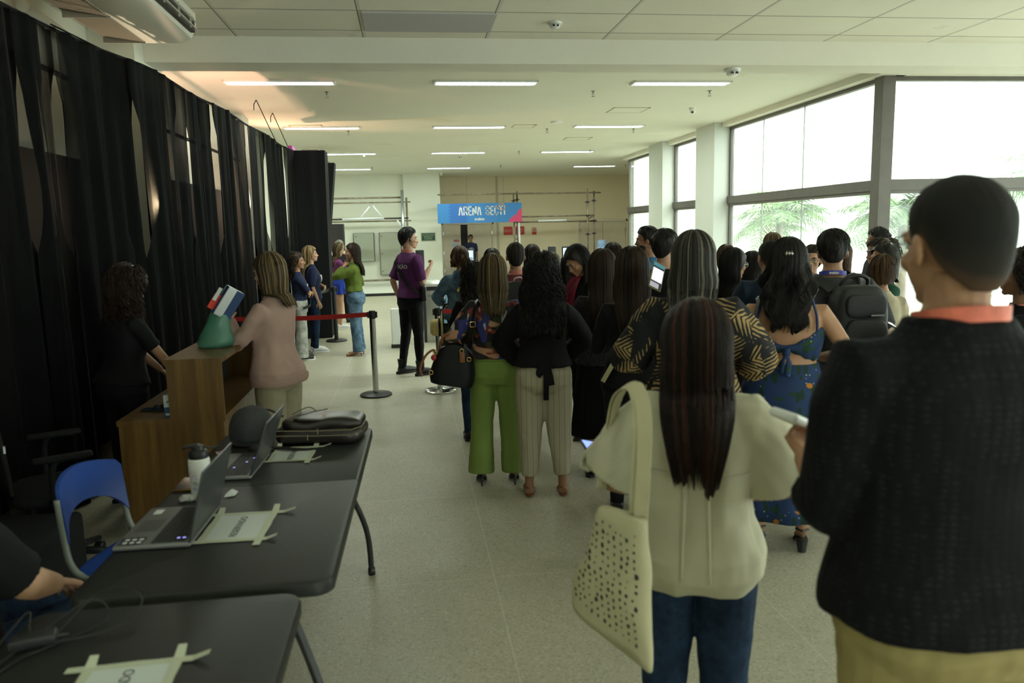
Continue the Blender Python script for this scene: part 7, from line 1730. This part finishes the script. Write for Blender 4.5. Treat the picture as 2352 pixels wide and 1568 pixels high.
for a, b, l in (((4.02, 23.70, 1.945), (4.92, 23.76, 1.95), 'unlit white tube lamp strapped along the scaffold pipe'), ((3.43, 23.6, .0), (3.40, 23.6, 1.90), 'unlit white tube lamp standing upright below the banner')):
    g = MB(); g.tube([a, b], .030, 12); o = obj('tube_lamp', g, M_led, smooth=True); tag(o, l, 'tube lamp')
# truss on the left
M_trs = mat('aluminium_truss', (.42, .43, .45), .35, .8)
r = thing('aluminium_truss', 'grey metal truss frame along the far left wall', 'truss', (0, 0, 0))
pipe('upright', (-.16, 23.6, 0), (-.14, 23.6, 2.95), .045, M_trs, r); pipe('upright', (-.03, 24.1, 0), (-.02, 24.1, 2.75), .03, M_pipe, r)
for z, x1, rd, m in ((2.74, -.16, .026, M_pipe), (2.60, .10, .020, M_pipe), (2.12, .02, .022, M_clamp), (2.04, .10, .020, M_pipe)): pipe('rail', (-3.0 + .4, 23.7, z), (x1, 23.7, z), rd, m, r)
pipe('brace', (-1.45, 23.62, 2.10), (-1.12, 23.62, 2.48), .025, M_led, r); pipe('brace', (-.72, 23.62, 2.10), (-1.02, 23.62, 2.50), .025, M_led, r); pipe('brace', (-.32, 23.62, 2.06), (-.16, 23.62, 1.80), .025, M_led, r); pipe('rail', (-1.95, 23.62, 2.12), (-.72, 23.62, 2.13), .03, M_led, r)
g = MB(); g.tube([(-1.07 + .04 * math.cos(a), 23.65, 2.56 + .06 * math.sin(a)) for a in np.linspace(0, PI, 9)], .005, 5); obj('hook', g, M_clamp, r)
pipe('low_rail', (-2.6, 24.2, .22), (-.2, 24.2, .23), .03, M_pipe, r)
o = one('platform', mat('white_platform', (.66, .66, .60), .6), (-2.6, 21.0, 0), (-.3, 24.75, .05)); tag(o, 'low white platform along the far left wall', 'platform')
o = one('rubber_edge', M_blkr, (-2.6, 20.9, 0), (-.3, 20.98, .07)); tag(o, 'black edge strip in front of the white platform', 'edge strip')
# wall cabinets, signs
M_pan = mat('grey_green_steel', (.34, .36, .29), .45)
def epanel(x0, x1, z0, z1, label):
    r = thing('electrical_panel', label, 'electrical panel', ((x0 + x1) / 2, 24.785, z0)); w2 = (x1 - x0) / 2; hz = z1 - z0
    obj('enclosure', MB().box((-w2, -.10, 0), (w2, 0, hz)), mat('panel_dark_side', (.05, .055, .05), .5), r); d = obj('door', MB().rbox((-w2 + .02, -.125, .01), (w2 - .02, -.10, hz - .01), .004), M_pan, r)
    for z in np.linspace(.12, hz - .12, 3 if hz > 1 else 2): g = MB(); g.lathe([(.016, 0), (.016, .012)], n=12); g.xf(T(-w2 + .08, -.125, z) @ Rx(PI / 2)); obj('lock', g, M_clamp, d)
epanel(-1.73, -1.08, .80, 1.70, 'square grey green electrical panel on the far left wall'); epanel(-.93, -.24, .36, 1.70, 'tall grey green electrical panel beside the truss upright')
r = thing('wall_sign', 'small dark green sign with white text on the wide column', 'sign', (.62, 24.55, 1.53)); obj('frame', MB().box((-.235, -.02, -.14), (.235, 0, .14)), mat('sign_frame', (.42, .46, .38), .5), r); obj('plate', MB().box((-.21, -.024, -.115), (.21, -.02, .115)), mat('dark_green_plate', (.01, .05, .022), .5), r)
for t_, z in (('LOTA\u00c7\u00c3O M\u00c1XIMA', .06), ('AUDIT\u00d3RIO 07', 0), ('375 PESSOAS', -.06)): obj('lettering', text_mesh(t_, .055, frameM((0, -.0255, z), (1, 0, 0), (0, 0, 1)), .001, .78), mat('pale_green_print', (.42, .50, .36), .6), r)
M_rs = mat('red_sign', (.50, .03, .02), .5)
r = thing('fire_sign', 'red sign with a hose pictogram on the beige wall', 'sign', (3.42, 26.39, 1.66)); obj('plate', MB().box((-.15, -.015, -.14), (.15, 0, .14)), M_rs, r); g = MB(); g.tube([(-.11, -.017, .03), (-.03, -.017, .03), (-.03, -.017, -.03), (-.11, -.017, -.03), (-.11, -.017, .03)], .012, 5); g.tube([(-.03, -.017, 0), (.04, -.017, 0), (.11, -.017, .03)], .010, 5); g.tube([(.05, -.017, .0), (.08, -.017, -.04)], .010, 5); obj('pictogram', g, mat('sign_cream_print', (.60, .40, .35), .6), r)
r = thing('fire_sign', 'red sign with a round pictogram partly behind the upright lamp', 'sign', (3.83, 26.39, 1.66)); obj('plate', MB().box((-.15, -.015, -.14), (.15, 0, .14)), M_rs, r); g = MB(); g.tube([(.07 * math.cos(a), -.017, .07 * math.sin(a)) for a in [2 * PI * i / 20 for i in range(21)]], .014, 5); obj('pictogram', g, mat('sign_cream_print', (.6, .4, .35)), r)
r = thing('fire_sign', 'small white and red sign on the beige wall', 'sign', (4.33, 26.39, 1.63)); obj('plate', MB().box((-.075, -.012, -.12), (.075, 0, .12)), M_rs, r); obj('white_field', MB().box((-.065, -.0135, -.03), (.065, -.012, .11)), mat('sign_cream_print', (.6, .4, .35)), r); g = MB(); g.tube([(.035 * math.cos(a), -.015, .04 + .035 * math.sin(a)) for a in [2 * PI * i / 14 for i in range(15)]], .008, 5); obj('pictogram', g, M_rs, r)
r = thing('fire_call_point', 'red call point box with a lit lamp just above the brown head', 'call point', (4.32, 26.39, .98)); obj('box', MB().rbox((-.09, -.06, -.10), (.09, 0, .10), .01), M_rs, r); g = MB(); g.ell((0, -.06, .04), (.025, .01, .02)); obj('lamp', g, mat('red_lamp', (1, .05, .02), .4, emis=(1, .05, .02), estr=1.5), r)
r = thing('door_notice', 'white notice with a red heading on the left door', 'notice', (1.58, 26.36, 1.27)); obj('sheet', MB().box((-.14, -.006, -.15), (.14, 0, .15)), M_bw, r); obj('heading', MB().box((-.06, -.008, .05), (.13, -.006, .13)), mat('faded_red', (.55, .16, .14), .6), r)
g = MB()
for k in range(4): g.box((-.12, -.0075, -.02 - k * .03), (.12, -.006, -.01 - k * .03))
obj('text_lines', g, mat('grey_ink', (.3, .3, .32), .6), r)
o = one('wall_notice', M_bw, (1.05, 26.37, .62), (1.12, 26.39, 1.2)); tag(o, 'narrow white notice strip at the left of the door frame', 'notice')
r = thing('water_cooler', 'pale blue water cooler bottle on its stand near the right doors', 'water cooler', (5.36, 21.0, 0))
obj('bottle', MB().lathe([(.07, 1.0), (.12, 1.05), (.135, 1.08), (.135, 1.16), (.128, 1.17), (.135, 1.18), (.135, 1.30), (.125, 1.34), (.05, 1.36)], n=28), mat('water_blue_plastic', (.25, .38, .62), .15, 0, .5), r, smooth='auto'); obj('dispenser', MB().rbox((-.16, -.16, 0), (.16, .16, 1.0), .02), M_white, r, smooth='auto')
g = MB(); g.lathe([(.02, 0), (.02, .05)], (0, -.17, .8)); obj('tap', g, M_blk, r)
